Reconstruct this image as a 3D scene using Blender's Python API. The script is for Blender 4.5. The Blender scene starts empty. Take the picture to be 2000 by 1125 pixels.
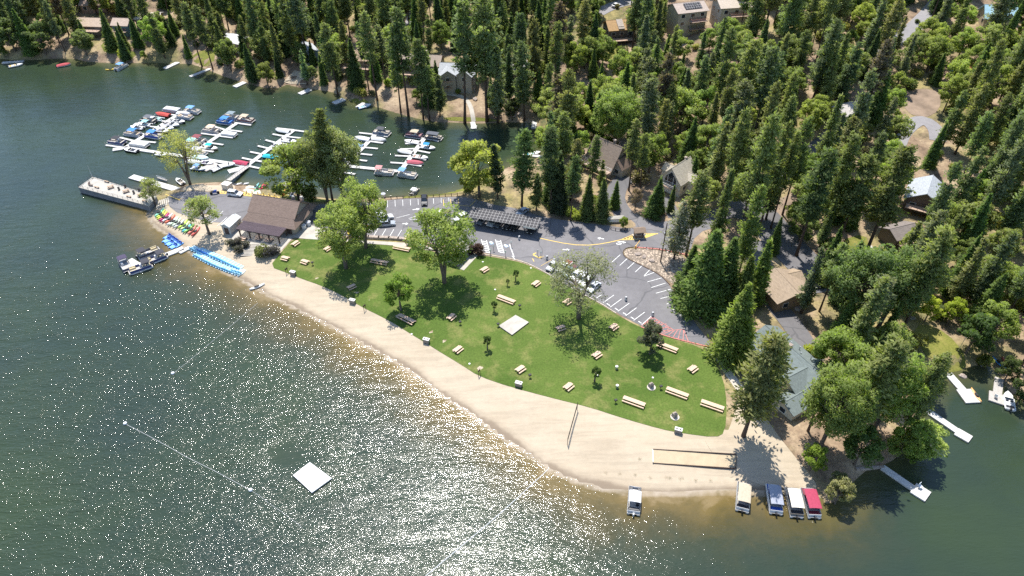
# Aerial view of a lakeside park, marina and pine forest -- everything is built here in code.
import bpy, bmesh, math, random
import numpy as np
from mathutils import Vector, Matrix
R = math.radians
random.seed(7)
RNG = np.random.default_rng(11)
SC = bpy.context.scene
COL = SC.collection

# ------------------------------------------------------------------ camera model
FPX, TILT, CAMH = 1370.0, R(40), 120.0
CT, ST = math.cos(TILT), math.sin(TILT)

def ray(px, py):
    dx, dy = (px - 1000) / FPX, -(py - 562.5) / FPX
    return Vector((dx, CT + dy * ST, -ST + dy * CT))

def at(px, py, z=0.0):
    d = ray(px, py)
    t = (CAMH - z) / -d.z
    return Vector((d.x * t, d.y * t, z))

def proj(x, y, z):
    f = y * CT - (z - CAMH) * ST
    u = y * ST + (z - CAMH) * CT
    return 1000 + FPX * x / f, 562.5 - FPX * u / f

# ------------------------------------------------------------------ shoreline and terrain
FAR = [(-60,108),(0,115),(50,118),(100,115),(150,115),(165,120),(200,122),(240,124),(300,122),(340,125),(370,124),(390,130),
       (415,140),(440,150),(465,158),(490,165),(520,172),(545,172),(560,165),(590,172),(620,175),(650,180),(680,195),
       (700,203),(740,210),(790,225),(830,235),(860,239),(940,241),(1000,239),(1040,240),(1055,250),(1065,270),(1060,300),(1040,315),
       (1010,318),(985,330),(960,337),(935,348),(910,367),(880,377),(830,382),(800,384),(745,387),(700,388),(640,388),
       (590,381),(565,375),(540,374),(505,366),(470,361),(452,359),(430,356),(385,358),(362,361),(340,370),(318,374),(302,384)]
BEACH = [(302,384),(289,402),(289,415),(292,430),(305,447),(335,462),(350,478),(365,490),(390,505),(420,520),(450,538),(475,550),
         (500,565),(540,585),(580,605),(620,625),(660,645),(700,668),(740,690),(780,712),(820,740),(850,765),(880,785),
         (920,810),(950,835),(980,855),(1010,875),(1040,895),(1065,912),(1090,928),(1120,940),(1160,953),(1200,960),
         (1250,965),(1320,966),(1380,963),(1430,960),(1480,965),(1540,962),(1590,966)]
BAY = [(1590,966),(1615,985),(1640,978),(1660,950),(1680,928),(1700,916),(1725,910),(1745,898),(1765,880),(1778,850),(1785,820),
       (1795,785),(1815,755),(1845,730),(1885,722),(1898,715),(1920,712),(1940,718),(1955,735),(1965,755),(1985,778),
       (2010,800),(2080,850),(2250,960)]

def w2(pts, z=0.0):
    return np.array([[p.x, p.y] for p in (at(a, b, z) for a, b in pts)])

def chaikin(p, n=2):
    p = np.asarray(p, float)
    for _ in range(n):
        q = np.empty((len(p) * 2 - 2, 2))
        q[0::2] = p[:-1] * .75 + p[1:] * .25
        q[1::2] = p[:-1] * .25 + p[1:] * .75
        p = np.vstack([p[:1], q, p[-1:]])
    return p

wf, wb, wy = w2(FAR), chaikin(w2(BEACH), 2), w2(BAY)
OTHER_A, OTHER_B = wf, wy
LAND = np.vstack([[[-1500, wf[0][1] + 30]], wf, wb[1:], wy[1:], [[1500, wy[-1][1] - 30]], [[1500, 2500]], [[-1500, 2500]]])

def inside(poly, x, y):
    x = np.asarray(x, float); y = np.asarray(y, float)
    r = np.zeros(x.shape, bool)
    n = len(poly)
    for i in range(n):
        x1, y1 = poly[i]; x2, y2 = poly[(i + 1) % n]
        if y1 == y2: continue
        c = ((y1 > y) != (y2 > y)) & (x < (x2 - x1) * (y - y1) / (y2 - y1) + x1)
        r ^= c
    return r

def dist(line, x, y):
    d = np.full(np.shape(x), 1e9)
    for i in range(len(line) - 1):
        ax, ay = line[i]; bx, by = line[i + 1]
        vx, vy = bx - ax, by - ay
        L = vx * vx + vy * vy + 1e-9
        t = np.clip(((x - ax) * vx + (y - ay) * vy) / L, 0, 1)
        d = np.minimum(d, (x - ax - t * vx) ** 2 + (y - ay - t * vy) ** 2)
    return np.sqrt(d)

def ss(t):
    t = np.clip(t, 0, 1)
    return t * t * (3 - 2 * t)

YLX = [-1500, -260, -135, -93, -54, -20, 12, 24, 55, 72, 90, 115, 200, 1500]
YLY = [300, 296, 291, 273, 257, 243, 236, 214, 205, 178, 158, 142, 126, 126]

def terrain(x, y):
    x = np.asarray(x, float); y = np.asarray(y, float)
    db = dist(wb, x, y)
    do = np.minimum(dist(OTHER_A, x, y), dist(OTHER_B, x, y))
    land = inside(LAND, x, y)
    bank = np.minimum(1.5 * ss(db / 13), 1.5 * ss(do / 3.5))
    yl = np.interp(x, YLX, YLY)
    s = y - yl
    hill = 0.155 * (np.sqrt(s * s + 144) + s) / 2
    hill = np.where(s < -45, 0, hill * ss((s + 45) / 45))
    und = (np.sin(x * .061 + 1.3) * np.sin(y * .053 + .4) + .5 * np.sin(x * .13 + y * .11)) * np.clip(hill / 6, 0, 1) * .9
    hill = np.minimum(hill, 60 + 0 * hill)
    z = np.where(land, bank + (hill + und) * ss(do / 10), np.maximum(-4, -.22 * np.minimum(db, do)))
    return z, db, do, land

def axis(lo, hi, step, out_lo, out_hi):
    a = list(np.arange(lo, hi + .01, step))
    s = step
    while a[-1] < out_hi: s *= 1.5; a.append(a[-1] + s)
    b = []; s = step; v = lo
    while v > out_lo: s *= 1.5; v -= s; b.append(v)
    return np.array(b[::-1] + a)

XS = axis(-330, 330, 1.5, -1300, 1300)
YS = axis(30, 470, 1.5, -200, 1600)
GX, GY = np.meshgrid(XS, YS)
HZ, DB, DO, LM = terrain(GX, GY)

def hz(x, y):
    i = min(max(np.searchsorted(XS, x) - 1, 0), len(XS) - 2)
    j = min(max(np.searchsorted(YS, y) - 1, 0), len(YS) - 2)
    u = (x - XS[i]) / (XS[i + 1] - XS[i]); v = (y - YS[j]) / (YS[j + 1] - YS[j])
    a, b, c, d = HZ[j, i], HZ[j, i + 1], HZ[j + 1, i], HZ[j + 1, i + 1]
    return float(a * (1 - u) * (1 - v) + b * u * (1 - v) + c * (1 - u) * v + d * u * v)

def P(px, py):
    """the ground (or the lake surface) seen at a pixel of the 2000 x 1125 photograph"""
    d = ray(px, py)
    t = 40.0
    prev = t
    while t < 900:
        x, y, z = d.x * t, d.y * t, CAMH + d.z * t
        if z <= max(hz(x, y), 0):
            lo, hi = prev, t
            for _ in range(14):
                m = (lo + hi) / 2
                if CAMH + d.z * m <= max(hz(d.x * m, d.y * m), 0): hi = m
                else: lo = m
            t = hi
            return Vector((d.x * t, d.y * t, max(hz(d.x * t, d.y * t), 0)))
        prev = t
        t += 3
    return Vector((d.x * t, d.y * t, 0))

# ------------------------------------------------------------------ materials
MATS = {}

def nt(name):
    m = bpy.data.materials.new(name); m.use_nodes = True
    t = m.node_tree; t.nodes.clear()
    out = t.nodes.new('ShaderNodeOutputMaterial')
    b = t.nodes.new('ShaderNodeBsdfPrincipled')
    t.links.new(b.outputs[0], out.inputs[0])
    MATS[name] = m
    return m, t, b, out

def N(t, kind, **kw):
    n = t.nodes.new('ShaderNode' + kind)
    for k, v in kw.items():
        if k in n.inputs: n.inputs[k].default_value = v
        else: setattr(n, k, v)
    return n

def L(t, a, b): t.links.new(a, b)

def noise(t, vec, scale, detail=4, rough=.55, dist_=0):
    n = N(t, 'TexNoise'); n.inputs['Scale'].default_value = scale; n.inputs['Detail'].default_value = detail
    n.inputs['Roughness'].default_value = rough; n.inputs['Distortion'].default_value = dist_
    if vec is not None: L(t, vec, n.inputs['Vector'])
    return n.outputs['Fac']

def ramp(t, fac, stops, interp='LINEAR'):
    r = N(t, 'ValToRGB'); r.color_ramp.interpolation = interp
    e = r.color_ramp.elements
    while len(e) < len(stops): e.new(.5)
    for i, (p, c) in enumerate(stops):
        e[i].position = p
        e[i].color = (c if len(c) == 4 else (*c, 1)) if isinstance(c, tuple) else (c, c, c, 1)
    L(t, fac, r.inputs[0])
    return r.outputs[0]

def mixc(t, fac, a, b, mode='MIX'):
    m = N(t, 'Mix', data_type='RGBA', blend_type=mode)
    for s, v in ((m.inputs[0], fac), (m.inputs[6], a), (m.inputs[7], b)):
        if isinstance(v, (int, float)): s.default_value = v
        elif isinstance(v, tuple): s.default_value = (*v, 1)[:4]
        else: L(t, v, s)
    return m.outputs[2]

def math_(t, op, a, b=0.0, clamp=False):
    m = N(t, 'Math', operation=op); m.use_clamp = clamp
    for s, v in ((m.inputs[0], a), (m.inputs[1], b)):
        if isinstance(v, (int, float)): s.default_value = v
        else: L(t, v, s)
    return m.outputs[0]

def pos(t): return N(t, 'NewGeometry').outputs['Position']
def objc(t): return N(t, 'TexCoord').outputs['Object']

def plain(name, col=None, rough=.6, metal=0.0, var=.14, scale=2.0, bump=0.0, spec=.4, streak=None):
    m, t, b, o = nt(name)
    base = N(t, 'ObjectInfo').outputs['Color'] if col is None else col
    v = objc(t)
    if streak:
        mp = N(t, 'Mapping'); L(t, v, mp.inputs[0]); mp.inputs['Scale'].default_value = streak; v = mp.outputs[0]
    n = noise(t, v, scale, 5, .6)
    f = ramp(t, n, [(.3, 1 - var), (.7, 1 + var)])
    c = mixc(t, 1.0, base, f, 'MULTIPLY')
    L(t, c, b.inputs['Base Color'])
    b.inputs['Roughness'].default_value = rough; b.inputs['Metallic'].default_value = metal
    b.inputs['Specular IOR Level'].default_value = spec
    if bump:
        bp = N(t, 'Bump'); bp.inputs['Strength'].default_value = bump; bp.inputs['Distance'].default_value = .05
        L(t, n, bp.inputs['Height']); L(t, bp.outputs[0], b.inputs['Normal'])
    return m

PAINT = plain('paint', None, .32, 0, .06, 1.5, spec=.5)
FABRIC = plain('fabric', None, .85, 0, .12, 3, .3)
HULL = plain('gelcoat', None, .3, 0, .05, 2, spec=.5)
METAL = plain('aluminium', (.55, .56, .58), .35, .8, .1)
BLACK = plain('black_rubber', (.018, .018, .02), .6)
GLASS = plain('dark_glass', (.02, .026, .034), .08, 0, .2, .5, spec=.8)
WOOD = plain('weathered_wood', (.42, .30, .21), .8, 0, .25, 2, .3, streak=(1, 9, 1))
PINKWOOD = plain('table_wood', (.60, .43, .32), .75, 0, .22, 2.5, .3, streak=(1, 8, 1))
BROWNWOOD = plain('brown_wood', (.085, .055, .045), .75, 0, .3, 3, .3)
PURPLEWOOD = plain('pergola_wood', (.098, .072, .085), .8, 0, .35, 1.2, .3, streak=(.3, 7, 1))
CONC = plain('concrete', (.50, .45, .38), .85, 0, .16, .7, .3)
WHITECONC = plain('pale_concrete', (.42, .39, .34), .8, 0, .16, .5, .2)
DOCKW = plain('dock_deck', (.54, .525, .50), .7, 0, .18, .9, .2)
DOCKG = plain('grey_dock_deck', (.42, .39, .36), .8, 0, .25, 1.5, .3, streak=(8, 1, 1))
STONE = plain('stone', (.34, .28, .24), .85, 0, .45, 2.2, .6)
ROOF = plain('roof_shingle', None, .85, 0, .22, 1.1, .4, streak=(1, 3, 3))
WALL = plain('wall_siding', None, .75, 0, .1, 1.2, .2, streak=(1, 1, 5))
TRIM = plain('white_trim', (.75, .74, .70), .6)
DECKW = plain('deck_boards', (.40, .29, .22), .8, 0, .22, 2, .2, streak=(6, 1, 1))
WHITEP = plain('white_road_paint', (.72, .72, .70), .7, 0, .3, 3)
YELLOWP = plain('yellow_road_paint', (.72, .50, .12), .7, 0, .25, 3)
REDP = plain('red_road_paint', (.56, .20, .17), .7, 0, .35, 3)
BLUEP = plain('blue_road_paint', (.25, .40, .58), .7, 0, .3, 3)
PLASTIC = plain('moulded_plastic', None, .4, 0, .06, 2, spec=.5)
BARK = plain('bark', (.085, .058, .045), .9, 0, .45, 3, .6, streak=(3, 3, .4))
BARKG = plain('grey_bark', (.13, .105, .085), .9, 0, .4, 3, .6, streak=(3, 3, .4))
ROPE = plain('rope', (.75, .75, .74), .7)

def leafmat(name, trans=.25, lo=.68, hi=1.36):
    m, t, b, o = nt(name)
    info = N(t, 'ObjectInfo'); g = N(t, 'NewGeometry')
    f = ramp(t, g.outputs['Random Per Island'], [(0, lo), (1, hi)])
    c = mixc(t, 1.0, info.outputs['Color'], f, 'MULTIPLY')
    n = noise(t, objc(t), .35, 2)
    c = mixc(t, ramp(t, n, [(.42, 0.0), (.62, .5)]), c, mixc(t, 1.0, c, (1.16, 1.08, .9), 'MULTIPLY'))
    L(t, c, b.inputs['Base Color'])
    b.inputs['Roughness'].default_value = .65; b.inputs['Specular IOR Level'].default_value = .25
    tr = N(t, 'BsdfTranslucent'); L(t, mixc(t, 1.0, c, (1.35, 1.5, .7), 'MULTIPLY'), tr.inputs[0])
    mx = N(t, 'MixShader'); mx.inputs[0].default_value = trans
    L(t, b.outputs[0], mx.inputs[1]); L(t, tr.outputs[0], mx.inputs[2]); L(t, mx.outputs[0], o.inputs[0])
    return m

NEEDLE = leafmat('needles', .48)
LEAF = leafmat('leaves', .5)

DIRT = plain('bare_dirt', (.25, .185, .135), .95, 0, .3, .25, .3)

def ground_mats():
    m, t, b, o = nt('forest_floor'); p = pos(t)
    n1 = noise(t, p, .035, 5, .6); n2 = noise(t, p, .16, 6, .65); n3 = noise(t, p, 1.4, 4, .7)
    c = ramp(t, n2, [(.30, (.11, .075, .05)), (.46, (.25, .175, .115)), (.60, (.36, .27, .175)), (.75, (.43, .335, .22))])
    g = ramp(t, n2, [(.35, (.085, .10, .035)), (.6, (.30, .25, .085))])
    c = mixc(t, ramp(t, n1, [(.48, 0.0), (.60, .8)]), c, g)
    c = mixc(t, .8, c, ramp(t, n3, [(.3, .62), (.7, 1.3)]), 'MULTIPLY')
    L(t, c, b.inputs['Base Color']); b.inputs['Roughness'].default_value = .95
    bp = N(t, 'Bump'); bp.inputs['Strength'].default_value = .5; bp.inputs['Distance'].default_value = .25
    L(t, n3, bp.inputs['Height']); L(t, bp.outputs[0], b.inputs['Normal'])
    # sand
    m, t, b, o = nt('sand'); p = pos(t)
    n1 = noise(t, p, .09, 5, .6); n2 = noise(t, p, 1.1, 5, .7)
    c = ramp(t, n1, [(.3, (.41, .335, .24)), (.7, (.455, .38, .28))])
    mp = N(t, 'Mapping'); L(t, p, mp.inputs[0]); mp.inputs['Rotation'].default_value = (0, 0, R(32)); mp.inputs['Scale'].default_value = (.10, 1.0, 1)
    c = mixc(t, .7, c, ramp(t, noise(t, mp.outputs[0], .9, 4, .6, .5), [(.38, .86), (.5, 1.0), (.65, 1.06)]), 'MULTIPLY')
    c = mixc(t, .8, c, ramp(t, n2, [(.3, .93), (.7, 1.06)]), 'MULTIPLY')
    z = N(t, 'SeparateXYZ'); L(t, p, z.inputs[0])
    zz = math_(t, 'ADD', z.outputs[2], math_(t, 'MULTIPLY', math_(t, 'SUBTRACT', n1, .5), .25))
    c = mixc(t, ramp(t, zz, [(.0, 1.0), (.03, .9), (.09, .25), (.2, 0.0)]), c, (.22, .17, .12))
    L(t, c, b.inputs['Base Color']); b.inputs['Roughness'].default_value = .95
    bp = N(t, 'Bump'); bp.inputs['Strength'].default_value = .35; bp.inputs['Distance'].default_value = .15
    L(t, n2, bp.inputs['Height']); L(t, bp.outputs[0], b.inputs['Normal'])
    # lawn
    for nm, a1, a2, dry in (('lawn_grass', (.064, .110, .017), (.108, .154, .030), (.27, .235, .09)),
                            ('rough_grass', (.10, .125, .022), (.20, .20, .045), (.34, .27, .10))):
        m, t, b, o = nt(nm); p = pos(t)
        n1 = noise(t, p, .055, 5, .6, .6); n2 = noise(t, p, .22, 6, .65); n3 = noise(t, p, 2.5, 4, .75)
        c = ramp(t, n1, [(.35, a1), (.68, a2)])
        c = mixc(t, ramp(t, n2, [(.50, 0.0), (.76, .72)]), c, dry)
        c = mixc(t, .9, c, ramp(t, n3, [(.28, .60), (.72, 1.35)]), 'MULTIPLY')
        L(t, c, b.inputs['Base Color']); b.inputs['Roughness'].default_value = .9
        b.inputs['Specular IOR Level'].default_value = .2
        bp = N(t, 'Bump'); bp.inputs['Strength'].default_value = .5; bp.inputs['Distance'].default_value = .1
        L(t, n3, bp.inputs['Height']); L(t, bp.outputs[0], b.inputs['Normal'])
    # asphalt with sealed cracks and patches
    for nm, k in (('asphalt', 1.0), ('old_asphalt', .8), ('gravel', 1.55)):
        m, t, b, o = nt(nm); p = pos(t)
        n1 = noise(t, p, .05, 5, .6, .4); n2 = noise(t, p, .6, 5, .7); n3 = noise(t, p, 6, 3, .8)
        c = ramp(t, n1, [(.3, (.144 * k, .138 * k, .144 * k)), (.7, (.192 * k, .184 * k, .190 * k))])
        c = mixc(t, .8, c, ramp(t, n2, [(.3, .86), (.7, 1.12)]), 'MULTIPLY')
        c = mixc(t, .7, c, ramp(t, n3, [(.3, .8), (.7, 1.2)]), 'MULTIPLY')
        if nm != 'gravel':
            vm = N(t, 'VectorMath', operation='ADD'); nn = N(t, 'TexNoise'); nn.inputs['Scale'].default_value = .12
            L(t, p, nn.inputs['Vector']); sc = N(t, 'VectorMath', operation='SCALE'); sc.inputs['Scale'].default_value = 7
            L(t, nn.outputs['Color'], sc.inputs[0]); L(t, p, vm.inputs[0]); L(t, sc.outputs[0], vm.inputs[1])
            v = N(t, 'TexVoronoi', feature='DISTANCE_TO_EDGE', voronoi_dimensions='2D'); v.inputs['Scale'].default_value = .075
            L(t, vm.outputs[0], v.inputs['Vector'])
            c = mixc(t, ramp(t, v.outputs['Distance'], [(0, .62), (.010, .5), (.020, 0.0)]), c, (.075, .075, .08))
            v2 = noise(t, p, .028, 2, .5)
            c = mixc(t, ramp(t, v2, [(.56, 0.0), (.60, .35)]), c, (.13 * k, .128 * k, .14 * k))
        L(t, c, b.inputs['Base Color']); b.inputs['Roughness'].default_value = .88
        bp = N(t, 'Bump'); bp.inputs['Strength'].default_value = .25; bp.inputs['Distance'].default_value = .04
        L(t, n3, bp.inputs['Height']); L(t, bp.outputs[0], b.inputs['Normal'])
    # cobbles of the planted island
    m, t, b, o = nt('cobbles'); p = pos(t)
    v = N(t, 'TexVoronoi'); v.inputs['Scale'].default_value = 1.9; L(t, p, v.inputs['Vector'])
    c = mixc(t, .8, (.50, .40, .31), ramp(t, v.outputs['Color'], [(.1, .5), (.9, 1.3)]), 'MULTIPLY')
    c = mixc(t, 1.0, c, ramp(t, v.outputs['Distance'], [(.2, 1.1), (.55, .45)]), 'MULTIPLY')
    L(t, c, b.inputs['Base Color']); b.inputs['Roughness'].default_value = .9
    bp = N(t, 'Bump'); bp.inputs['Strength'].default_value = .7; bp.inputs['Distance'].default_value = .15; bp.invert = True
    L(t, v.outputs['Distance'], bp.inputs['Height']); L(t, bp.outputs[0], b.inputs['Normal'])
    # solar panels: dark cells between pale frames
    m, t, b, o = nt('solar_cells'); v = objc(t)
    br = N(t, 'TexBrick', offset=0.0, squash=1.0)
    for k, val in (('Scale', 1.0), ('Mortar Size', .034), ('Mortar Smooth', 0.0), ('Brick Width', 1.0), ('Row Height', 1.12)):
        br.inputs[k].default_value = val
    br.inputs['Color1'].default_value = (.035, .035, .042, 1); br.inputs['Color2'].default_value = (.05, .048, .055, 1)
    br.inputs['Mortar'].default_value = (.46, .45, .44, 1)
    L(t, v, br.inputs['Vector']); L(t, br.outputs['Color'], b.inputs['Base Color']); b.inputs['Roughness'].default_value = .6; b.inputs['Specular IOR Level'].default_value = .2
ground_mats()
# ------------------------------------------------------------------ mesh builder and object helpers
class MB:
    def __init__(s): s.v = []; s.f = []; s.m = []; s.cur = 0
    def add(s, v, f):
        n = len(s.v); s.v += [tuple(p) for p in v]
        s.f += [tuple(i + n for i in q) for q in f]; s.m += [s.cur] * len(f); return s
    def box(s, cx, cy, cz, sx, sy, sz, rz=0.0, taper=1.0):
        c, n = math.cos(rz), math.sin(rz); v = []
        for z, k in ((-.5, 1), (.5, taper)):
            for x, y in ((-.5, -.5), (.5, -.5), (.5, .5), (-.5, .5)):
                X, Y = x * sx * k, y * sy * k
                v.append((cx + X * c - Y * n, cy + X * n + Y * c, cz + z * sz))
        return s.add(v, [(3, 2, 1, 0), (4, 5, 6, 7), (0, 1, 5, 4), (1, 2, 6, 5), (2, 3, 7, 6), (3, 0, 4, 7)])
    def prism(s, pts, z0, z1):
        n = len(pts)
        zz0 = z0 if isinstance(z0, (list, tuple)) else [z0] * n
        zz1 = z1 if isinstance(z1, (list, tuple)) else [z1] * n
        a = sum(pts[i][0] * pts[(i + 1) % n][1] - pts[(i + 1) % n][0] * pts[i][1] for i in range(n))
        if a < 0: pts = pts[::-1]; zz0 = zz0[::-1]; zz1 = zz1[::-1]
        v = [(p[0], p[1], zz0[i]) for i, p in enumerate(pts)] + [(p[0], p[1], zz1[i]) for i, p in enumerate(pts)]
        f = [tuple(range(n))[::-1], tuple(range(n, 2 * n))] + [(i, (i + 1) % n, n + (i + 1) % n, n + i) for i in range(n)]
        return s.add(v, f)
    def slab(s, q, th):
        """a quad (or polygon) in space given a thickness along its own normal, downwards"""
        p = [Vector(a) for a in q]; n = (p[1] - p[0]).cross(p[2] - p[0]).normalized()
        if n.z < 0: p = p[::-1]; n = -n
        k = len(p); v = [a - n * th for a in p] + p
        return s.add(v, [tuple(range(k))[::-1], tuple(range(k, 2 * k))] + [(i, (i + 1) % k, k + (i + 1) % k, k + i) for i in range(k)])
    def tube(s, pts, rad, n=6, cap=True):
        pts = [Vector(p) for p in pts]
        if not isinstance(rad, (list, tuple)): rad = [rad] * len(pts)
        v = []; f = []
        for i, p in enumerate(pts):
            d = (pts[min(i + 1, len(pts) - 1)] - pts[max(i - 1, 0)])
            d = d.normalized() if d.length > 1e-9 else Vector((0, 0, 1))
            a = d.cross(Vector((0, 0, 1)) if abs(d.z) < .95 else Vector((1, 0, 0))).normalized(); b = d.cross(a)
            for k in range(n):
                t = 2 * math.pi * k / n
                v.append(p + (a * math.cos(t) + b * math.sin(t)) * rad[i])
        for i in range(len(pts) - 1):
            for k in range(n):
                f.append((i * n + k, i * n + (k + 1) % n, (i + 1) * n + (k + 1) % n, (i + 1) * n + k))
        if cap: f.append(tuple(range(n))[::-1]); f.append(tuple(range((len(pts) - 1) * n, len(pts) * n)))
        return s.add(v, f)
    def loft(s, rings, cap=True, close=True):
        n = len(rings[0]); v = [p for r in rings for p in r]; f = []
        for i in range(len(rings) - 1):
            for k in range(n if close else n - 1):
                f.append((i * n + k, i * n + (k + 1) % n, (i + 1) * n + (k + 1) % n, (i + 1) * n + k))
        if cap: f.append(tuple(range(n))[::-1]); f.append(tuple(range((len(rings) - 1) * n, len(rings) * n)))
        return s.add(v, f)
    def build(s, name, mats, parent=None, smooth=False, color=None):
        me = bpy.data.meshes.new(name)
        me.from_pydata([tuple(p) for p in s.v], [], s.f)
        if not isinstance(mats, (list, tuple)): mats = [mats]
        for m in mats: me.materials.append(m)
        if len(mats) > 1: me.polygons.foreach_set('material_index', s.m)
        if smooth: me.polygons.foreach_set('use_smooth', [True] * len(me.polygons))
        me.update()
        o = bpy.data.objects.new(name, me); COL.objects.link(o)
        if parent: o.parent = parent
        if color: o.color = (*color, 1)
        return o

def tag(o, label=None, cat=None, group=None, kind=None):
    if label: o['label'] = label
    if cat: o['category'] = cat
    if group: o['group'] = group
    if kind: o['kind'] = kind
    return o

def thing(name, label, cat, loc=(0, 0, 0), rz=0.0, group=None, scale=1.0):
    o = bpy.data.objects.new(name, None); COL.objects.link(o)
    o.empty_display_size = .3
    o.location = loc; o.rotation_euler = (0, 0, rz)
    o.scale = (scale,) * 3 if isinstance(scale, (int, float)) else scale
    return tag(o, label, cat, group)

def stem_of(n): return n.split('.')[0]

FIRST = {}
def recolor(o, cols):
    for c in o.children:
        k = stem_of(c.name)
        if cols and k in cols: c.color = (*cols[k], 1)
        recolor(c, cols)

KIDS = {}
def copy_kids(src, dst):
    for c in KIDS.get(src.name) or list(src.children):
        d = c.copy(); COL.objects.link(d); d.parent = dst
        copy_kids(c, d)

def place(key, builder, name, label, cat, loc, rz=0.0, group=None, cols=None, scale=1.0):
    """first use builds the thing's parts; every later one copies them"""
    o = thing(name, label, cat, loc, rz, group, scale)
    if key not in FIRST:
        builder(o); FIRST[key] = o
        KIDS[o.name] = list(o.children)
        for c in o.children: KIDS[c.name] = list(c.children)
    else: copy_kids(FIRST[key], o)
    if cols: recolor(o, cols)
    return o

def yaw(a, b): return math.atan2(b.y - a.y, b.x - a.x)

# ------------------------------------------------------------------ terrain, beach, lake
BEACH_POLY = w2([(278,395),(330,400),(350,400),(425,430),(440,440),(480,460),(540,470),(560,495),(640,535),(700,570),(760,600),(850,655),(945,715),
                 (1020,735),(1160,775),(1300,815),(1380,830),(1430,840),(1490,850),(1540,900),(1590,950),(1600,975),(1560,1000),(1200,1000),(950,930),(700,760),
                 (300,520),(255,420)], 1.0)

def grid_object(name, m, mask_cells, z, attrs=None):
    ny, nx = GX.shape
    use = np.zeros((ny, nx), bool)
    use[:-1, :-1] |= mask_cells; use[1:, :-1] |= mask_cells; use[:-1, 1:] |= mask_cells; use[1:, 1:] |= mask_cells
    idx = np.full((ny, nx), -1); idx[use] = np.arange(use.sum())
    vs = np.stack([GX[use], GY[use], z[use]], 1)
    jj, ii = np.nonzero(mask_cells)
    fs = np.stack([idx[jj, ii], idx[jj, ii + 1], idx[jj + 1, ii + 1], idx[jj + 1, ii]], 1)
    me = bpy.data.meshes.new(name)
    me.vertices.add(len(vs)); me.vertices.foreach_set('co', vs.ravel())
    me.loops.add(fs.size); me.loops.foreach_set('vertex_index', fs.ravel())
    me.polygons.add(len(fs)); me.polygons.foreach_set('loop_start', np.arange(0, fs.size, 4)); me.polygons.foreach_set('loop_total', np.full(len(fs), 4))
    me.polygons.foreach_set('use_smooth', np.ones(len(fs), bool))
    me.update(calc_edges=True)
    for k, a in (attrs or {}).items():
        at_ = me.attributes.new(k, 'FLOAT', 'POINT'); at_.data.foreach_set('value', a[use].astype(np.float32).ravel())
    me.materials.append(m)
    o = bpy.data.objects.new(name, me); COL.objects.link(o)
    tag(o, kind='structure')
    return o

cx = (GX[:-1, :-1] + GX[1:, 1:]) / 2; cy = (GY[:-1, :-1] + GY[1:, 1:]) / 2
isb = inside(BEACH_POLY, cx, cy)
zmin = np.minimum(np.minimum(HZ[:-1, :-1], HZ[1:, 1:]), np.minimum(HZ[1:, :-1], HZ[:-1, 1:]))
zmax = np.maximum(np.maximum(HZ[:-1, :-1], HZ[1:, 1:]), np.maximum(HZ[1:, :-1], HZ[:-1, 1:]))
keep = zmax > -1.2
grid_object('beach', MATS['sand'], isb & keep, HZ)
grid_object('ground', MATS['forest_floor'], ~isb & keep, HZ)

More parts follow.
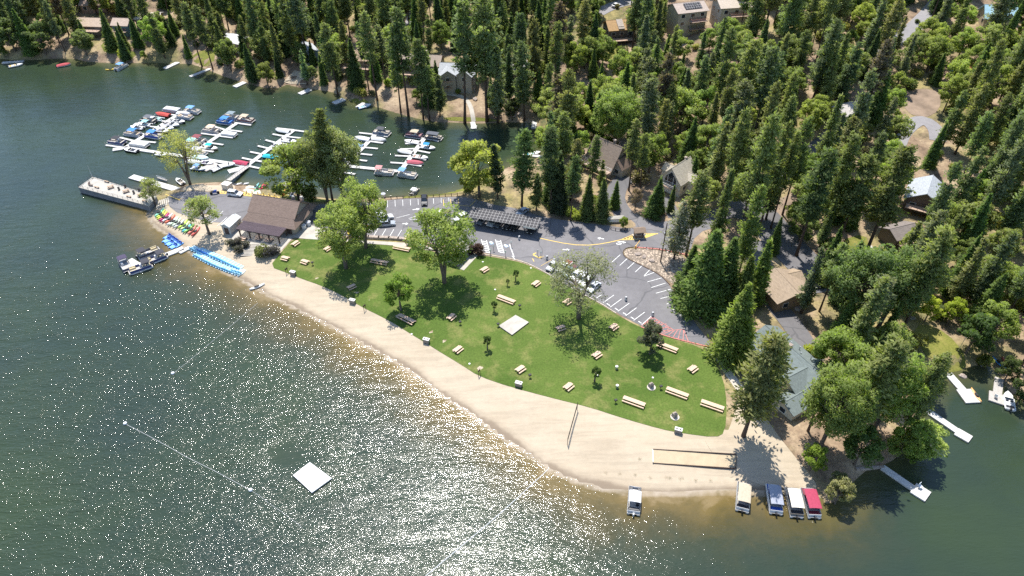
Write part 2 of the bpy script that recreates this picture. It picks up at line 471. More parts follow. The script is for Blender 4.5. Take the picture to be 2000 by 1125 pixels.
def water_mat():
    m, t, b, o = nt('lake_water'); p = pos(t)
    A = lambda k: N(t, 'Attribute', attribute_name=k).outputs['Fac']
    n1 = noise(t, p, .022, 4, .6); n2 = noise(t, p, .11, 5, .65, .5); nw = noise(t, p, .5, 4, .6)
    deep = ramp(t, n1, [(.35, (.023, .038, .028)), (.65, (.032, .051, .024))])
    sh = N(t, 'SeparateXYZ'); L(t, p, sh.inputs[0])
    # distance from the beach tints the water with the sand below it
    d = math_(t, 'ADD', A('beach_d'), math_(t, 'MULTIPLY', math_(t, 'SUBTRACT', n2, .5), 13.0))
    d = math_(t, 'ADD', d, math_(t, 'MULTIPLY', math_(t, 'SUBTRACT', nw, .5), 3.0))
    dn = math_(t, 'DIVIDE', d, 20.0, True)
    amb = ramp(t, dn, [(0.0, (.21, .155, .075)), (.08, (.14, .102, .036)), (.28, (.080, .066, .026)), (.55, (.044, .050, .027)), (1.0, (.026, .042, .030))])
    c = mixc(t, ramp(t, dn, [(.45, 1.0), (1.0, 0.0)]), deep, amb)
    d2 = math_(t, 'DIVIDE', math_(t, 'ADD', A('shore_d'), math_(t, 'MULTIPLY', math_(t, 'SUBTRACT', n2, .5), 4.0)), 6.0, True)
    c = mixc(t, ramp(t, d2, [(0, .75), (1, 0.0)]), c, (.105, .10, .042))
    fo = math_(t, 'ADD', A('beach_d'), math_(t, 'MULTIPLY', math_(t, 'SUBTRACT', nw, .5), 1.2))
    c = mixc(t, ramp(t, fo, [(0.0, .55), (.35, .3), (.8, 0.0)]), c, (.50, .43, .36))
    L(t, c, b.inputs['Base Color'])
    b.inputs['Roughness'].default_value = .085
    b.inputs['IOR'].default_value = 1.33
    b.inputs['Specular IOR Level'].default_value = .5
    b.inputs['Coat Weight'].default_value = .30; b.inputs['Coat Roughness'].default_value = .24; b.inputs['Coat IOR'].default_value = 1.33
    # wind ripples, long along the crests; sheltered water in the coves stays smoother
    mp = N(t, 'Mapping'); L(t, p, mp.inputs[0]); mp.inputs['Rotation'].default_value = (0, 0, R(-38)); mp.inputs['Scale'].default_value = (.32, 1.0, 1)
    h1 = noise(t, mp.outputs[0], 2.5, 2, .55, .5); h2 = noise(t, p, 4.6, 2, .6)
    mp2 = N(t, 'Mapping'); L(t, p, mp2.inputs[0]); mp2.inputs['Rotation'].default_value = (0, 0, R(-20)); mp2.inputs['Scale'].default_value = (.6, 1.0, 1)
    h3 = noise(t, mp2.outputs[0], .30, 2, .5)
    h = math_(t, 'ADD', math_(t, 'MULTIPLY', h1, 1.0), math_(t, 'ADD', math_(t, 'MULTIPLY', h2, .22), math_(t, 'MULTIPLY', h3, 1.1)))
    mk = N(t, 'MapRange', interpolation_type='SMOOTHSTEP'); L(t, sh.outputs[0], mk.inputs[0])
    for k, v in (('From Min', -60.0), ('From Max', 58.0), ('To Min', 1.38), ('To Max', .42)): mk.inputs[k].default_value = v
    my = N(t, 'MapRange', interpolation_type='SMOOTHSTEP'); L(t, sh.outputs[1], my.inputs[0])
    for k, v in (('From Min', 100.0), ('From Max', 200.0), ('To Min', 1.0), ('To Max', .36)): my.inputs[k].default_value = v
    gust = ramp(t, noise(t, p, .045, 4, .6, .8), [(.3, .7), (.5, 1.0), (.7, 1.1)])
    amp = math_(t, 'MULTIPLY', math_(t, 'MULTIPLY', mk.outputs[0], my.outputs[0]), gust)
    lee = N(t, 'MapRange', interpolation_type='SMOOTHSTEP'); L(t, A('raft_d'), lee.inputs[0])
    for k, v in (('From Min', 1.5), ('From Max', 6.5), ('To Min', .3), ('To Max', 1.0)): lee.inputs[k].default_value = v
    amp = math_(t, 'MULTIPLY', amp, lee.outputs[0])
    mp3 = N(t, 'Mapping'); L(t, p, mp3.inputs[0]); mp3.inputs['Rotation'].default_value = (0, 0, R(-38)); mp3.inputs['Scale'].default_value = (.30, 1.0, 1)
    amp = math_(t, 'MULTIPLY', amp, ramp(t, noise(t, mp3.outputs[0], .42, 4, .65, .4), [(.36, .62), (.52, 1.0), (.68, 1.38)]))
    nb = N(t, 'MapRange', interpolation_type='SMOOTHSTEP'); L(t, A('beach_d'), nb.inputs[0])
    for k, v in (('From Min', 0.0), ('From Max', 9.0), ('To Min', .55), ('To Max', 1.0)): nb.inputs[k].default_value = v
    amp = math_(t, 'MULTIPLY', amp, nb.outputs[0])
    bp = N(t, 'Bump'); bp.inputs['Strength'].default_value = 1.0; bp.inputs['Distance'].default_value = WAVE
    L(t, math_(t, 'MULTIPLY', h, amp), bp.inputs['Height']); L(t, bp.outputs[0], b.inputs['Normal'])
    bq = N(t, 'Bump'); bq.inputs['Strength'].default_value = .5; bq.inputs['Distance'].default_value = WAVE
    L(t, math_(t, 'MULTIPLY', h, amp), bq.inputs['Height']); L(t, bq.outputs[0], b.inputs['Coat Normal'])
    return m
WAVE = .165
RAFTLEE = at(560, 888)
grid_object('lake', water_mat(), zmin < .25, HZ * 0,
            {'beach_d': np.where(LM, 0, DB), 'shore_d': np.where(LM, 0, DO),
             'raft_d': np.hypot((GX - RAFTLEE.x) * .8, (GY - RAFTLEE.y))})

def pxpoly(pts, smooth=0, closed=True):
    q = np.array([[p.x, p.y] for p in (P(a, b) for a, b in pts)])
    if smooth:
        for _ in range(smooth):
            r = []
            n = len(q)
            for i in range(n if closed else n - 1):
                a, b = q[i], q[(i + 1) % n]
                r += [a * .75 + b * .25, a * .25 + b * .75]
            if not closed: r = [q[0]] + r + [q[-1]]
            q = np.array(r)
    return q

def drape(name, poly, m, off=.02, cell=3.0, kind='structure', smooth_shade=True):
    bm = bmesh.new()
    vs = [bm.verts.new((p[0], p[1], 0)) for p in poly]
    f = bm.faces.new(vs); bm.normal_update()
    if f.normal.z < 0: f.normal_flip()
    bmesh.ops.triangulate(bm, faces=bm.faces[:])
    x0, y0 = poly.min(0); x1, y1 = poly.max(0)
    for ax, lo, hi in ((0, x0, x1), (1, y0, y1)):
        k = math.ceil(lo / cell) * cell
        while k < hi:
            co = [0, 0, 0]; co[ax] = k; no = [0, 0, 0]; no[ax] = 1
            bmesh.ops.bisect_plane(bm, geom=bm.verts[:] + bm.edges[:] + bm.faces[:], plane_co=co, plane_no=no, dist=1e-5)
            k += cell
    for v in bm.verts: v.co.z = hz(v.co.x, v.co.y) + off
    me = bpy.data.meshes.new(name); bm.to_mesh(me); bm.free()
    me.materials.append(m)
    o = bpy.data.objects.new(name, me); COL.objects.link(o)
    if kind: tag(o, kind=kind)
    return o

def ribbon_poly(pts, width, smooth=2):
    c = pxpoly(pts, smooth, False)
    l, r = [], []
    for i in range(len(c)):
        d = c[min(i + 1, len(c) - 1)] - c[max(i - 1, 0)]
        n = np.array([-d[1], d[0]]) / (np.hypot(*d) + 1e-9)
        l.append(c[i] + n * width / 2); r.append(c[i] - n * width / 2)
    return np.array(l + r[::-1])

LAWN_PX = [(527,521),(546,497),(572,466),(600,467),(640,469),(700,475),(800,483),(850,492),(884,502),(882,520),(906,524),(918,503),(945,499),(985,506),(1020,513),(1050,526),
           (1080,542),(1130,572),(1170,593),(1200,612),(1250,640),(1300,658),(1372,679),(1392,700),(1413,740),(1420,790),(1416,845),(1398,855),
           (1330,846),(1290,838),(1220,818),(1150,795),(1080,778),(1000,757),(935,735),(900,712),(865,691),(830,669),(800,651),(770,632),
           (740,616),(715,604),(690,590),(660,573),(625,557),(590,545),(560,533)]
LOT_PX = [(323,384),(348,376),(385,373),(440,378),(500,386),(560,395),(600,400),(660,398),(745,393),(775,389),(850,386),(905,384),(940,392),(965,400),(1010,407),(1060,424),
          (1120,433),(1190,441),(1228,447),(1246,441),(1226,424),(1190,412),(1194,405),(1240,416),(1262,428),(1285,436),(1318,428),(1345,420),(1400,418),(1410,440),(1360,455),
          (1345,498),(1290,486),(1245,482),(1228,483),(1216,491),(1219,501),(1232,509),(1262,523),(1290,538),(1310,560),(1325,585),(1345,612),(1370,648),(1388,668),(1384,676),
          (1340,665),(1300,655),(1252,637),(1203,610),(1172,590),(1132,570),(1082,540),(1052,523),(1024,510),(990,502),(950,495),(930,490),(905,487),(875,480),(840,474),(800,468),(700,462),(650,459),(620,440),(540,436),(450,432),(424,436),(380,427),(335,412)]
lawn_poly = pxpoly(LAWN_PX, 1); lot_poly = pxpoly(LOT_PX, 1)
drape('lawn', lawn_poly, MATS['lawn_grass'], .05)
drape('parking_lot', lot_poly, MATS['asphalt'], .03)

def strip(name, px, width, h, m, off=0.0, smooth=1, closed=False, struct=True):
    """a raised kerb or wall following a line of pixels"""
    c = pxpoly(px, smooth, closed)
    b = MB()
    n = len(c)
    for i in range(n if closed else n - 1):
        p, q = c[i], c[(i + 1) % n]
        L_ = np.hypot(*(q - p)); a = math.atan2(q[1] - p[1], q[0] - p[0])
        z = hz(*((p + q) / 2))
        b.box((p[0] + q[0]) / 2, (p[1] + q[1]) / 2, z + off + (h - .15) / 2, L_ + width * .35, width, h + .15, a)
    o = b.build(name, m)
    if struct: tag(o, kind='structure')
    return o

strip('kerb', [(945,497),(990,504),(1024,512),(1052,525),(1082,542),(1132,572),(1172,592),(1203,612)], .22, .16, CONC)
strip('red_kerb', [(1252,639),(1300,657),(1340,667),(1384,678)], .25, .16, REDP)
strip('red_kerb', [(1240,483),(1262,485),(1290,487),(1345,499)], .3, .17, REDP)
strip('kerb', [(1237,483),(1224,484),(1216,491),(1219,501),(1232,509),(1262,523),(1290,538),(1308,556)], .22, .16, BROWNWOOD)
drape('planted_island', pxpoly([(1240,485),(1224,486),(1218,491),(1221,500),(1234,508),(1262,521),(1290,536),(1303,548),(1325,560),(1340,540),(1346,503),(1290,489)], 1), MATS['cobbles'], .06)
drape('walkway', pxpoly([(572,464),(612,462),(640,464),(700,469),(800,475),(855,486),(884,500),(850,491),(800,482),(700,474.5),(640,469),(600,467)], 0), WHITECONC, .07)
drape('walkway', pxpoly([(1372,679),(1388,676),(1402,695),(1420,712),(1440,740),(1480,790),(1500,840),(1490,848),(1468,800),(1425,745),(1400,705)], 1), CONC, .045)
drape('patio', pxpoly([(444,452),(476,436),(560,452),(576,450),(610,440),(640,452),(612,463),(572,465),(547,492),(536,490),(500,478),(470,474),(440,464)], 0), WHITECONC, .06)
drape('boat_ramp', pxpoly([(474,372),(486,361),(505,363),(510,378),(495,382)], 0), CONC, .05)
drape('shore_path', pxpoly([(385,360),(430,357),(455,360),(462,370),(440,377),(385,372),(352,374),(362,364)], 1), MATS['sand'], .05)
drape('beach', pxpoly([(1370,852),(1402,857),(1422,846),(1436,800),(1446,755),(1462,758),(1484,795),(1508,835),(1538,875),(1572,915),(1598,948),(1590,962),(1540,955),(1480,950),(1400,900)], 2), MATS['sand'], .05)
# forest roads and drives
def road(name, px, w, m='old_asphalt', off=.10): return drape(name, ribbon_poly(px, w), MATS[m], off, 2.0)
road('road', [(1330,428),(1400,424),(1450,398),(1500,368),(1545,330),(1600,285),(1660,230),(1720,180)], 6)
road('driveway', [(1440,405),(1478,415),(1510,450),(1545,490),(1590,535),(1618,570)], 11)
road('driveway', [(1478,470),(1490,520),(1496,565),(1510,590),(1540,625),(1562,655),(1580,690),(1588,705)], 5.5)
road('driveway', [(1228,430),(1200,395),(1205,365),(1225,345)], 6)
road('driveway', [(1318,425),(1305,400),(1300,385)], 4)
road('gravel_road', [(1745,320),(1752,285),(1765,255),(1800,230),(1828,250),(1832,275)], 5, 'gravel')
road('gravel_road', [(1700,110),(1740,85),(1790,50),(1815,25),(1830,5)], 6, 'gravel')
road('road', [(1170,25),(1200,10),(1235,2),(1262,-6)], 6, 'gravel')
road('gravel_road', [(790,75),(800,60),(806,40),(812,20)], 6, 'gravel')
drape('clearing', pxpoly([(1755,180),(1800,172),(1838,180),(1836,215),(1805,232),(1770,220)], 1), DIRT, .06)
drape('clearing', pxpoly([(1510,395),(1560,370),(1600,395),(1580,430),(1540,470),(1520,440)], 1), DIRT, .07)
# patches of garden grass
for px in ([(1706,500),(1728,480),(1765,475),(1772,505),(1745,528),(1718,530)], [(1782,650),(1800,630),(1850,650),(1886,700),(1886,722),(1850,729),(1818,712)],
           [(372,115),(390,98),(420,100),(418,125),(400,132)], [(195,85),(225,80),(245,90),(240,105),(205,105)], [(225,105),(262,98),(268,112),(235,118)],
           [(683,192),(720,196),(718,205),(690,202)], [(860,228),(960,232),(990,238),(880,238)], [(800,375),(905,369),(940,352),(936,362),(905,380),(830,384),(780,388)],
           [(530,375),(585,386),(640,390),(700,392),(640,397),(560,390)], [(1130,70),(1200,80),(1220,110),(1170,120)], [(1640,470),(1690,455),(1700,490),(1660,510)]):
    drape('grass', pxpoly(px, 1), MATS['rough_grass'], .05, kind='stuff')
drape('garden_path', ribbon_poly([(871,184),(895,186),(912,195),(920,210),(923,225),(925,238)], 1.6), WHITECONC, .08, 1.0)
drape('garden_path', ribbon_poly([(1697,480),(1704,500),(1716,522)], 1.6), WHITECONC, .12, 1.0)
drape('garden_path', ribbon_poly([(1755,590),(1768,608),(1785,625)], 1.6), WHITECONC, .12, 1.0)
drape('lodge_terrace', pxpoly([(553,160),(575,138),(605,143),(600,165)], 0), MATS['sand'], .08)

# ------------------------------------------------------------------ painted markings
def paint_lines(name, segs, m, w=.16, off=.055):
    b = MB()
    for s in segs:
        ww = s[4] if len(s) > 4 else w
        p, q = P(s[0], s[1]), P(s[2], s[3])
        d = (q - p); d.z = 0
        n = Vector((-d.y, d.x, 0)).normalized() * ww / 2
        z = max(p.z, q.z) + off
        b.add([(p.x - n.x, p.y - n.y, z), (q.x - n.x, q.y - n.y, z), (q.x + n.x, q.y + n.y, z), (p.x + n.x, p.y + n.y, z)], [(0, 1, 2, 3)])
    return tag(b.build(name, m), kind='structure')

S = []
for i in range(5): S.append((1195 + i * 15.2, 512.5 + i * 6.4, 1211.5 + i * 14.8, 497.5 + i * 6.6))
S[-1] = (1257, 540, 1271, 525)
S += [(1257,540,1278,532), (1264,551,1292.5,543), (1272,562,1300,553), (1281,573,1310,565), (1290,583.5,1322,575), (1302,594,1340,583), (1312,606,1350,595), (1323,617,1358,608), (1334,629,1368,620)]
S += [(1178,591.5,1199,576.5), (1192,600,1214,584), (1207,608,1229,592.5), (1222,617,1243,601.5), (1237.5,626,1259,610), (1253,635,1274.5,615.5), (1165,582,1175,576), (1150,574,1168,561), (1134,566,1152,553)]
for x in (1185, 1201, 1217, 1232, 1247): S.append((x, 593 + (x - 1185) * .56, x + 6, 597 + (x - 1185) * .56, .25))
for k in range(6):
    x = 714 + k * 15.4; S.append((x, 461 + k * .8, x + 9, 445.5 + k * .9))
    S.append((x + 4, 461.5 + k * .8, x + 13, 462 + k * .8, .14))
for k in range(9): S.append((757 + k * 15, 405 - k * 1.2, 756.5 + k * 15, 392 - k * .7, .12))
S += [(774,426,801,419,.14), (800,428.5,830,429,.14), (798,427,820,420,.14), (425,442,443,425), (412,436,424,428), (430,418,436,412)]
paint_lines('parking_markings', S, WHITEP)
A = []
for x0 in (940, 967.5):   # hatched access aisles
    dx = .6
    A += [(x0, 468, x0 + 7, 492, .22), (x0 + 10, 469.5, x0 + 17, 495, .22)]
    for k in range(7): A.append((x0 + 1 + k * 1.1, 471 + k * 3.5, x0 + 10 + k * 1.1, 472.5 + k * 3.6, .3))
A += [(995,477,1004,502,.25), (957,472,962,475,.6), (985,478,991,482,.6), (1000,500,1006,507,.2)]
paint_lines('access_aisle_markings', A, WHITEP)
paint_lines('access_symbols', [(957,476,963,474,1.1), (986,482,992,479.5,1.1)], BLUEP, 1.0, .05)
def arrow(px, py, qx, qy):
    p, q = P(px, py), P(qx, qy); d = (q - p); d.z = 0; L_ = d.length; d.normalize(); n = Vector((-d.y, d.x, 0))
    b = MB(); z = p.z + .056
    pt = lambda a, c: tuple((p + d * a + n * c).xy) + (z,)
    b.add([pt(0, -.18), pt(L_ * .6, -.18), pt(L_ * .6, .18), pt(0, .18)], [(0, 1, 2, 3)])
    b.add([pt(L_ * .55, -.6), pt(L_, 0), pt(L_ * .55, .6)], [(0, 1, 2)])
    tag(b.build('road_arrow_marking', WHITEP), kind='structure')
for a in ((1179.5,467,1166.5,465), (1099,487.5,1113,488.5), (1262,486,1273,492), (806,410,820,408), (786,437,798,437.5), (1296,493,1308,493)): arrow(*a)
# SLOW-like worn lettering patch by the booth: reads as blocky strokes on the road
paint_lines('road_lettering', [(1205,477,1212,478.5,.3),(1204.5,475,1206,478.5,.3),(1213,476,1211,479,.3),(1216,475,1222,473.5,.3),(1206,473,1219,472,.3),(1208,475,1214,475.5,.25)], WHITEP)
yl = [(1053,465),(1075,470),(1100,475),(1125,478.5),(1150,479),(1170,477),(1190,473.5),(1212,468.5),(1230,463),(1243,459)]
paint_lines('centre_line_marking', [(*yl[i], *yl[i + 1]) for i in range(len(yl) - 1)], YELLOWP, .26)
H_ = [(1212,468.5,1240,456.5), (1214,469,1248,468), (1258,456,1283,456.5), (1258,466,1283,456.5)]
for k in range(6): H_.append((1217 + k * 5.2, 468.5 - k * .1, 1222 + k * 5.0, 465 - k * 1.6, .35))
for k in range(6): H_.append((1258 + k * 4.2, 465.6 - k * 1.7, 1264 + k * 4.2, 457 - k * .1, .35))
H_ += [(1041,497,1047,494,.35), (1041,497.5,1053,504,.4), (1052,504.5,1057,501,.35), (1056,520,1078,507,.1), (1040,505,1043,511,.2), (1054,507,1062,500,.1)]
H_ += [(895,388,896,401), (880,389,881,402), (866,390,866.5,402.5), (896,401,917,403), (917,403,929,392), (325,384,351,391,.3)]
paint_lines('yellow_markings', H_, YELLOWP)
Z = [(474,376,486,378,.35), (486,378,545,385,.35), (474,381,545,389.5,.35)]
for k in range(12): Z.append((476 + k * 6, 380.5 + k * .75, 480 + k * 6, 377 + k * .7, .4))
for k in range(5): Z.append((430 + k * 5, 377 + k * .2, 433 + k * 5, 373 + k * .2, .4))
Z += [(428,373,455,374,.3), (428,378,452,379,.3)]
paint_lines('loading_zone_markings', Z, YELLOWP)
RD = [(1274,619,1316,645), (1253,636,1274,619)]
for k in range(6):
    u = k / 5.5
    RD.append((1256 + 44 * u * .9, 636 + 17 * u, 1276 + 36 * u, 621 + 22 * u, .14))
RD += [(1258,632,1290,629), (1262,628,1286,626), (1256,635.5,1302,633), (1268,641,1310,640), (1285,647,1316,645)]
RD += [(1316,645,1335,643), (1335,643,1345,669)]
for k in range(5): RD.append((1296 + k * 9.5, 652 + k * 3.2, 1311 + k * 6, 646 - k * .4, .14))
paint_lines('red_zone_markings', RD, REDP, .16)
# ------------------------------------------------------------------ trees
def leaf_mesh(name, ctr, a, b, mat_, nrm=None):
    """many small leaf-spray faces: centre +- half-axes a, b; shaded with the soft normal of the clump they belong to"""
    n = len(ctr)
    if nrm is not None:
        nrm = unit(nrm)
        b = b * np.where(np.sum(np.cross(a, b) * nrm, 1, keepdims=True) < 0, -1, 1)
    v = np.empty((n, 4, 3), np.float32)
    v[:, 0] = ctr - a; v[:, 1] = ctr - b * .9; v[:, 2] = ctr + a; v[:, 3] = ctr + b * .9
    me = bpy.data.meshes.new(name)
    me.vertices.add(n * 4); me.vertices.foreach_set('co', v.ravel())
    me.loops.add(n * 4); me.loops.foreach_set('vertex_index', np.arange(n * 4))
    me.polygons.add(n); me.polygons.foreach_set('loop_start', np.arange(0, n * 4, 4)); me.polygons.foreach_set('loop_total', np.full(n, 4))
    me.update(calc_edges=True); me.materials.append(mat_)
    if nrm is not None:
        me.polygons.foreach_set('use_smooth', np.ones(n, bool))
        ng = unit(np.cross(a, b))
        vn = unit(nrm + ng * .35)
        me.normals_split_custom_set_from_vertices(np.repeat(vn, 4, 0).tolist())
    o = bpy.data.objects.new(name, me); COL.objects.link(o)
    return o

def unit(v): return v / (np.linalg.norm(v, axis=-1, keepdims=True) + 1e-9)

def sprays(rng, ctr, outward, size, aspect=.5, jitter=.8):
    n = len(ctr)
    d = unit(outward + rng.normal(0, jitter, (n, 3)))
    s = unit(np.cross(d, unit(rng.normal(0, 1, (n, 3)))))
    L_ = size * rng.uniform(.65, 1.3, (n, 1))
    return d * L_, s * L_ * aspect

def conifer(seed, h, r, bare, dens, size, power=1.0, sag=-.12, sparse=0.0, tip=.12, limbs=True):
    """open whorled pine (bare > 0) or dense cone (bare ~ 0)"""
    def build(root):
        rng = np.random.default_rng(seed)
        t = MB()
        lean = rng.normal(0, .012, 2) * h
        def ax(z): u = z / h; return np.array([lean[0] * u * u, lean[1] * u * u, z])
        rad = .011 * h + .06
        zs = np.linspace(-.6, h, 9)
        t.tube([ax(z) for z in zs], [rad * (1.25 if i == 0 else 1) * (1 - .93 * max(0, z) / h) for i, z in enumerate(zs)], 7)
        C_, O_ = [], []
        nb = int(dens * h)
        ph = rng.uniform(0, 6.28)
        gaps = rng.uniform(0, 1, 12)
        for i in range(nb):
            u = (i + rng.uniform(0, 1)) / nb
            z = h * (bare + (1 - bare) * u)
            if sparse and gaps[int(u * 11.99)] < sparse * .5 and rng.uniform() < .6: continue
            env = (1 - u) ** power
            if bare > .1: env *= min(1.0, .45 + u * 3.2)
            rr = r * max(env, tip * (1 - u) + .02) * rng.uniform(.62, 1.18)
            ph += 2.4 + rng.normal(0, .35)
            d = np.array([math.cos(ph), math.sin(ph), 0])
            p0 = ax(z)
            rise = (.25 if u > .7 else sag) + rng.normal(0, .08)
            tipp = p0 + d * rr + np.array([0, 0, rr * rise])
            if limbs and rr > .9 and i % 2 == 0: t.tube([p0, (p0 + tipp) / 2 + [0, 0, rr * .06], tipp], [.075, .05, .02], 3, False)
            m = max(2, int(rr / size * (.9 if bare > .1 else 2.6)))
            for k in range(m):
                f = .22 + .78 * (k + rng.uniform(0, 1)) / m
                c = p0 + (tipp - p0) * f
                w = (.15 * rr * f + .20) if bare > .1 else (.16 * rr * f + .12)
                q = 13 if bare > .1 else 6
                C_.append(c + rng.normal(0, 1, (q, 3)) * [w, w, w * .55 + .06]); O_.append(np.tile(d + [0, 0, .25], (q, 1)))
        top = ax(h)
        C_.append(top + rng.normal(0, 1, (14, 3)) * [.16, .16, .5] - [0, 0, .5]); O_.append(np.tile([0, 0, 1.0], (14, 1)))
        c = np.vstack(C_); o_ = np.vstack(O_)
        a, b = sprays(rng, c, o_, size, .46, .55)
        t.build('trunk', BARK, root, True)
        leaf_mesh('crown', c, a, b, NEEDLE, o_ + [0, 0, .55]).parent = root
    return build

def broadleaf(seed, h, r, base, clumps, per, size, squash=.8, up=.25, forks=1, thin=1.0, bark=None, vert=1.0):
    """rounded, clumpy crown on a forking trunk"""
    def build(root):
        rng = np.random.default_rng(seed)
        t = MB(); C_, O_ = [], []
        cz = h * (base + (1 - base) * .55); rz = h * (1 - base) * .5
        tr = .018 * h + .08
        fork = h * base * .62
        stems = []
        for k in range(forks):
            a = k * 6.28 / forks + rng.uniform(0, 1.5)
            sp = 0 if forks == 1 else r * .28
            q = np.array([math.cos(a) * sp, math.sin(a) * sp, cz - rz * .2])
            t.tube([(0, 0, -.5), (0, 0, fork * .6), tuple(q * [.45, .45, 1] * [1, 1, .62]), tuple(q)], [tr * 1.2, tr, tr * .72, tr * .4], 6)
            stems.append(q)
        lob = rng.normal(0, 1, (5, 3)); lob = unit(lob)
        for i in range(clumps):
            d = unit(rng.normal(0, 1, 3) + [0, 0, up])
            k = rng.uniform(.35, 1.0) ** .5
            bump = 1 + .28 * max(np.dot(lob, d)) - .14 * rng.uniform()
            c = np.array([d[0] * r, d[1] * r, d[2] * rz * vert]) * k * bump * .88 + [0, 0, cz]
            c[2] = max(c[2], h * base * .75)
            q = stems[int(np.argmin([np.hypot(*(s[:2] - c[:2])) for s in stems]))]
            if i % 2 == 0:
                mid = (q + c) / 2 + [0, 0, -.06 * h * rng.uniform()]
                t.tube([tuple(q * [.8, .8, .85]), tuple(mid), tuple(c)], [tr * .30, tr * .17, .02], 4, False)
            cr = r * rng.uniform(.20, .36)
            n = int(per * rng.uniform(.6, 1.3))
            g = unit(rng.normal(0, 1, (n, 3))) * rng.uniform(.25, 1, (n, 1)) ** .45
            pts = c + g * [cr, cr, cr * squash]
            C_.append(pts); O_.append(g + [0, 0, .35])
        c = np.vstack(C_); o_ = np.vstack(O_)
        if thin < 1: s = rng.uniform(0, 1, len(c)) < thin; c, o_ = c[s], o_[s]
        a, b = sprays(rng, c, o_, size, .62, .9)
        t.build('trunk', bark or BARKG, root, True)
        leaf_mesh('crown', c, a, b, LEAF, o_ + [0, 0, .25]).parent = root
    return build

def shrub_build(seed, h, r, n, size):
    def build(root):
        rng = np.random.default_rng(seed)
        t = MB()
        for k in range(5):
            a = k * 1.26; t.tube([(0, 0, -.1), (math.cos(a) * r * .35, math.sin(a) * r * .35, h * .5), (math.cos(a) * r * .6, math.sin(a) * r * .6, h * .8)], [.05, .035, .015], 4, False)
        t.build('stem', BARKG, root)
        ctr = unit(rng.normal(0, 1, (9, 3))) * [r * .5, r * .5, h * .25] + [0, 0, h * .55]
        g = unit(rng.normal(0, 1, (n, 3))) * rng.uniform(.3, 1, (n, 1)) ** .4
        c = ctr[rng.integers(0, 9, n)] + g * [r * .52, r * .52, h * .38]
        c[:, 2] = np.abs(c[:, 2]) + .03
        a, b = sprays(rng, c, g + [0, 0, .4], size, .6, .9)
        leaf_mesh('foliage', c, a, b, LEAF, g + [0, 0, .5]).parent = root
    return build

SPEC = {}   # key -> (height, builder)
for i in range(5):
    SPEC['pine%d' % i] = (26, conifer(100 + i, 26, 3.1 + .35 * (i % 3), (.30, .38, .25, .46, .36)[i], 3.4, .40, (.30, .24, .36, .26, .30)[i], -.06, sparse=(.5, .8, .4, .9, .7)[i], tip=.2))
for i in range(3):
    SPEC['fir%d' % i] = (24, conifer(120 + i, 24, 2.4 + .3 * i, .13, 4.8, .38, (.45, .6, .40)[i], -.10, sparse=.4, tip=.18))
for i in range(3):
    SPEC['ypine%d' % i] = (15, conifer(130 + i, 15, 2.5, .16, 6.0, .34, .62, .02, sparse=.2, tip=.18))
for i in range(3):
    SPEC['cedar%d' % i] = (16, conifer(150 + i, 16, 2.6 + .35 * i, .03, 15, .33, .85, -.22, tip=.1, limbs=False))
SPEC['thincone'] = (14, conifer(170, 14, 1.8, .05, 12, .32, .85, -.15, limbs=False))
SPEC['greypine'] = (18, conifer(171, 18, 3.6, .13, 3.6, .34, .45, .3, sparse=.25))
for i in range(5):
    SPEC['oak%d' % i] = (12, broadleaf(200 + i, 12, 4.5, .20, 50, 150, .27))
for i in range(2):
    SPEC['bigoak%d' % i] = (20, broadleaf(220 + i, 20, 6.0, .20, 110, 190, .25, forks=2, thin=.85))
SPEC['willow'] = (15, broadleaf(240, 15, 4.3, .26, 74, 190, .185, .95, .15, 2, .85))
SPEC['willow2'] = (15, broadleaf(241, 15, 4.3, .26, 70, 190, .185, .95, .15, 2, .85))
SPEC['wispy'] = (15, broadleaf(245, 15, 4.8, .25, 60, 170, .15, 1.3, .2, 3, .62))
SPEC['airy'] = (9, broadleaf(247, 9, 3.0, .30, 42, 90, .19, .9, .2, 2, .8))
SPEC['small'] = (8, broadleaf(250, 8, 2.7, .14, 40, 120, .2, .9, .2, 1))
SPEC['sapling'] = (3.2, broadleaf(255, 3.2, .75, .30, 22, 30, .13, 1.0, .2, 1))
for i in range(3): SPEC['bush%d' % i] = (2.2, shrub_build(260 + i, 2.2, 1.7, 700, .23))
SPEC['ballbush'] = (1.7, shrub_build(270, 1.7, 1.0, 700, .16))

PINEC = [(0.101, 0.135, 0.047), (0.117, 0.148, 0.047), (0.138, 0.156, 0.047), (0.088, 0.122, 0.052), (0.127, 0.135, 0.047), (0.114, 0.135, 0.068)]
CEDARC = [(0.085, 0.140, 0.033), (0.070, 0.112, 0.035), (0.100, 0.152, 0.033)]
OAKC = [(0.163, 0.208, 0.039), (0.137, 0.185, 0.036), (0.189, 0.231, 0.044), (0.117, 0.151, 0.039), (0.156, 0.185, 0.052)]
TREES = []   # (kind, px, py, object, height)

def tree(key, name, px, py, topy=None, h=None, col=None, label=None, cat='tree', group=None, loc=None, wide=1.0, gain=1.0):
    p = loc if loc is not None else P(px, py)
    if h is None:
        lo, hi = .5, 60
        for _ in range(22):
            m = (lo + hi) / 2
            if proj(p.x, p.y, p.z + m)[1] > topy: lo = m
            else: hi = m
        h = lo
    s = h / SPEC[key][0]
    o = place(key, SPEC[key][1], name, label, cat, p, random.uniform(0, 6.28), group, None, (s * wide, s * wide, s))
    o.rotation_euler.x = random.gauss(0, .03)
    c = col or random.choice(PINEC)
    k = random.uniform(.86, 1.18) * gain * 1.6
    g_ = (c[0] + c[1] + c[2]) / 3; c = tuple(v * .86 + g_ * .14 for v in c)
    for ch in o.children:
        if stem_of(ch.name) in ('crown', 'foliage'): ch.color = (c[0] * k * random.uniform(.93, 1.07), c[1] * k, c[2] * k, 1)
    TREES.append([name, px, py, o, h, p])
    return o

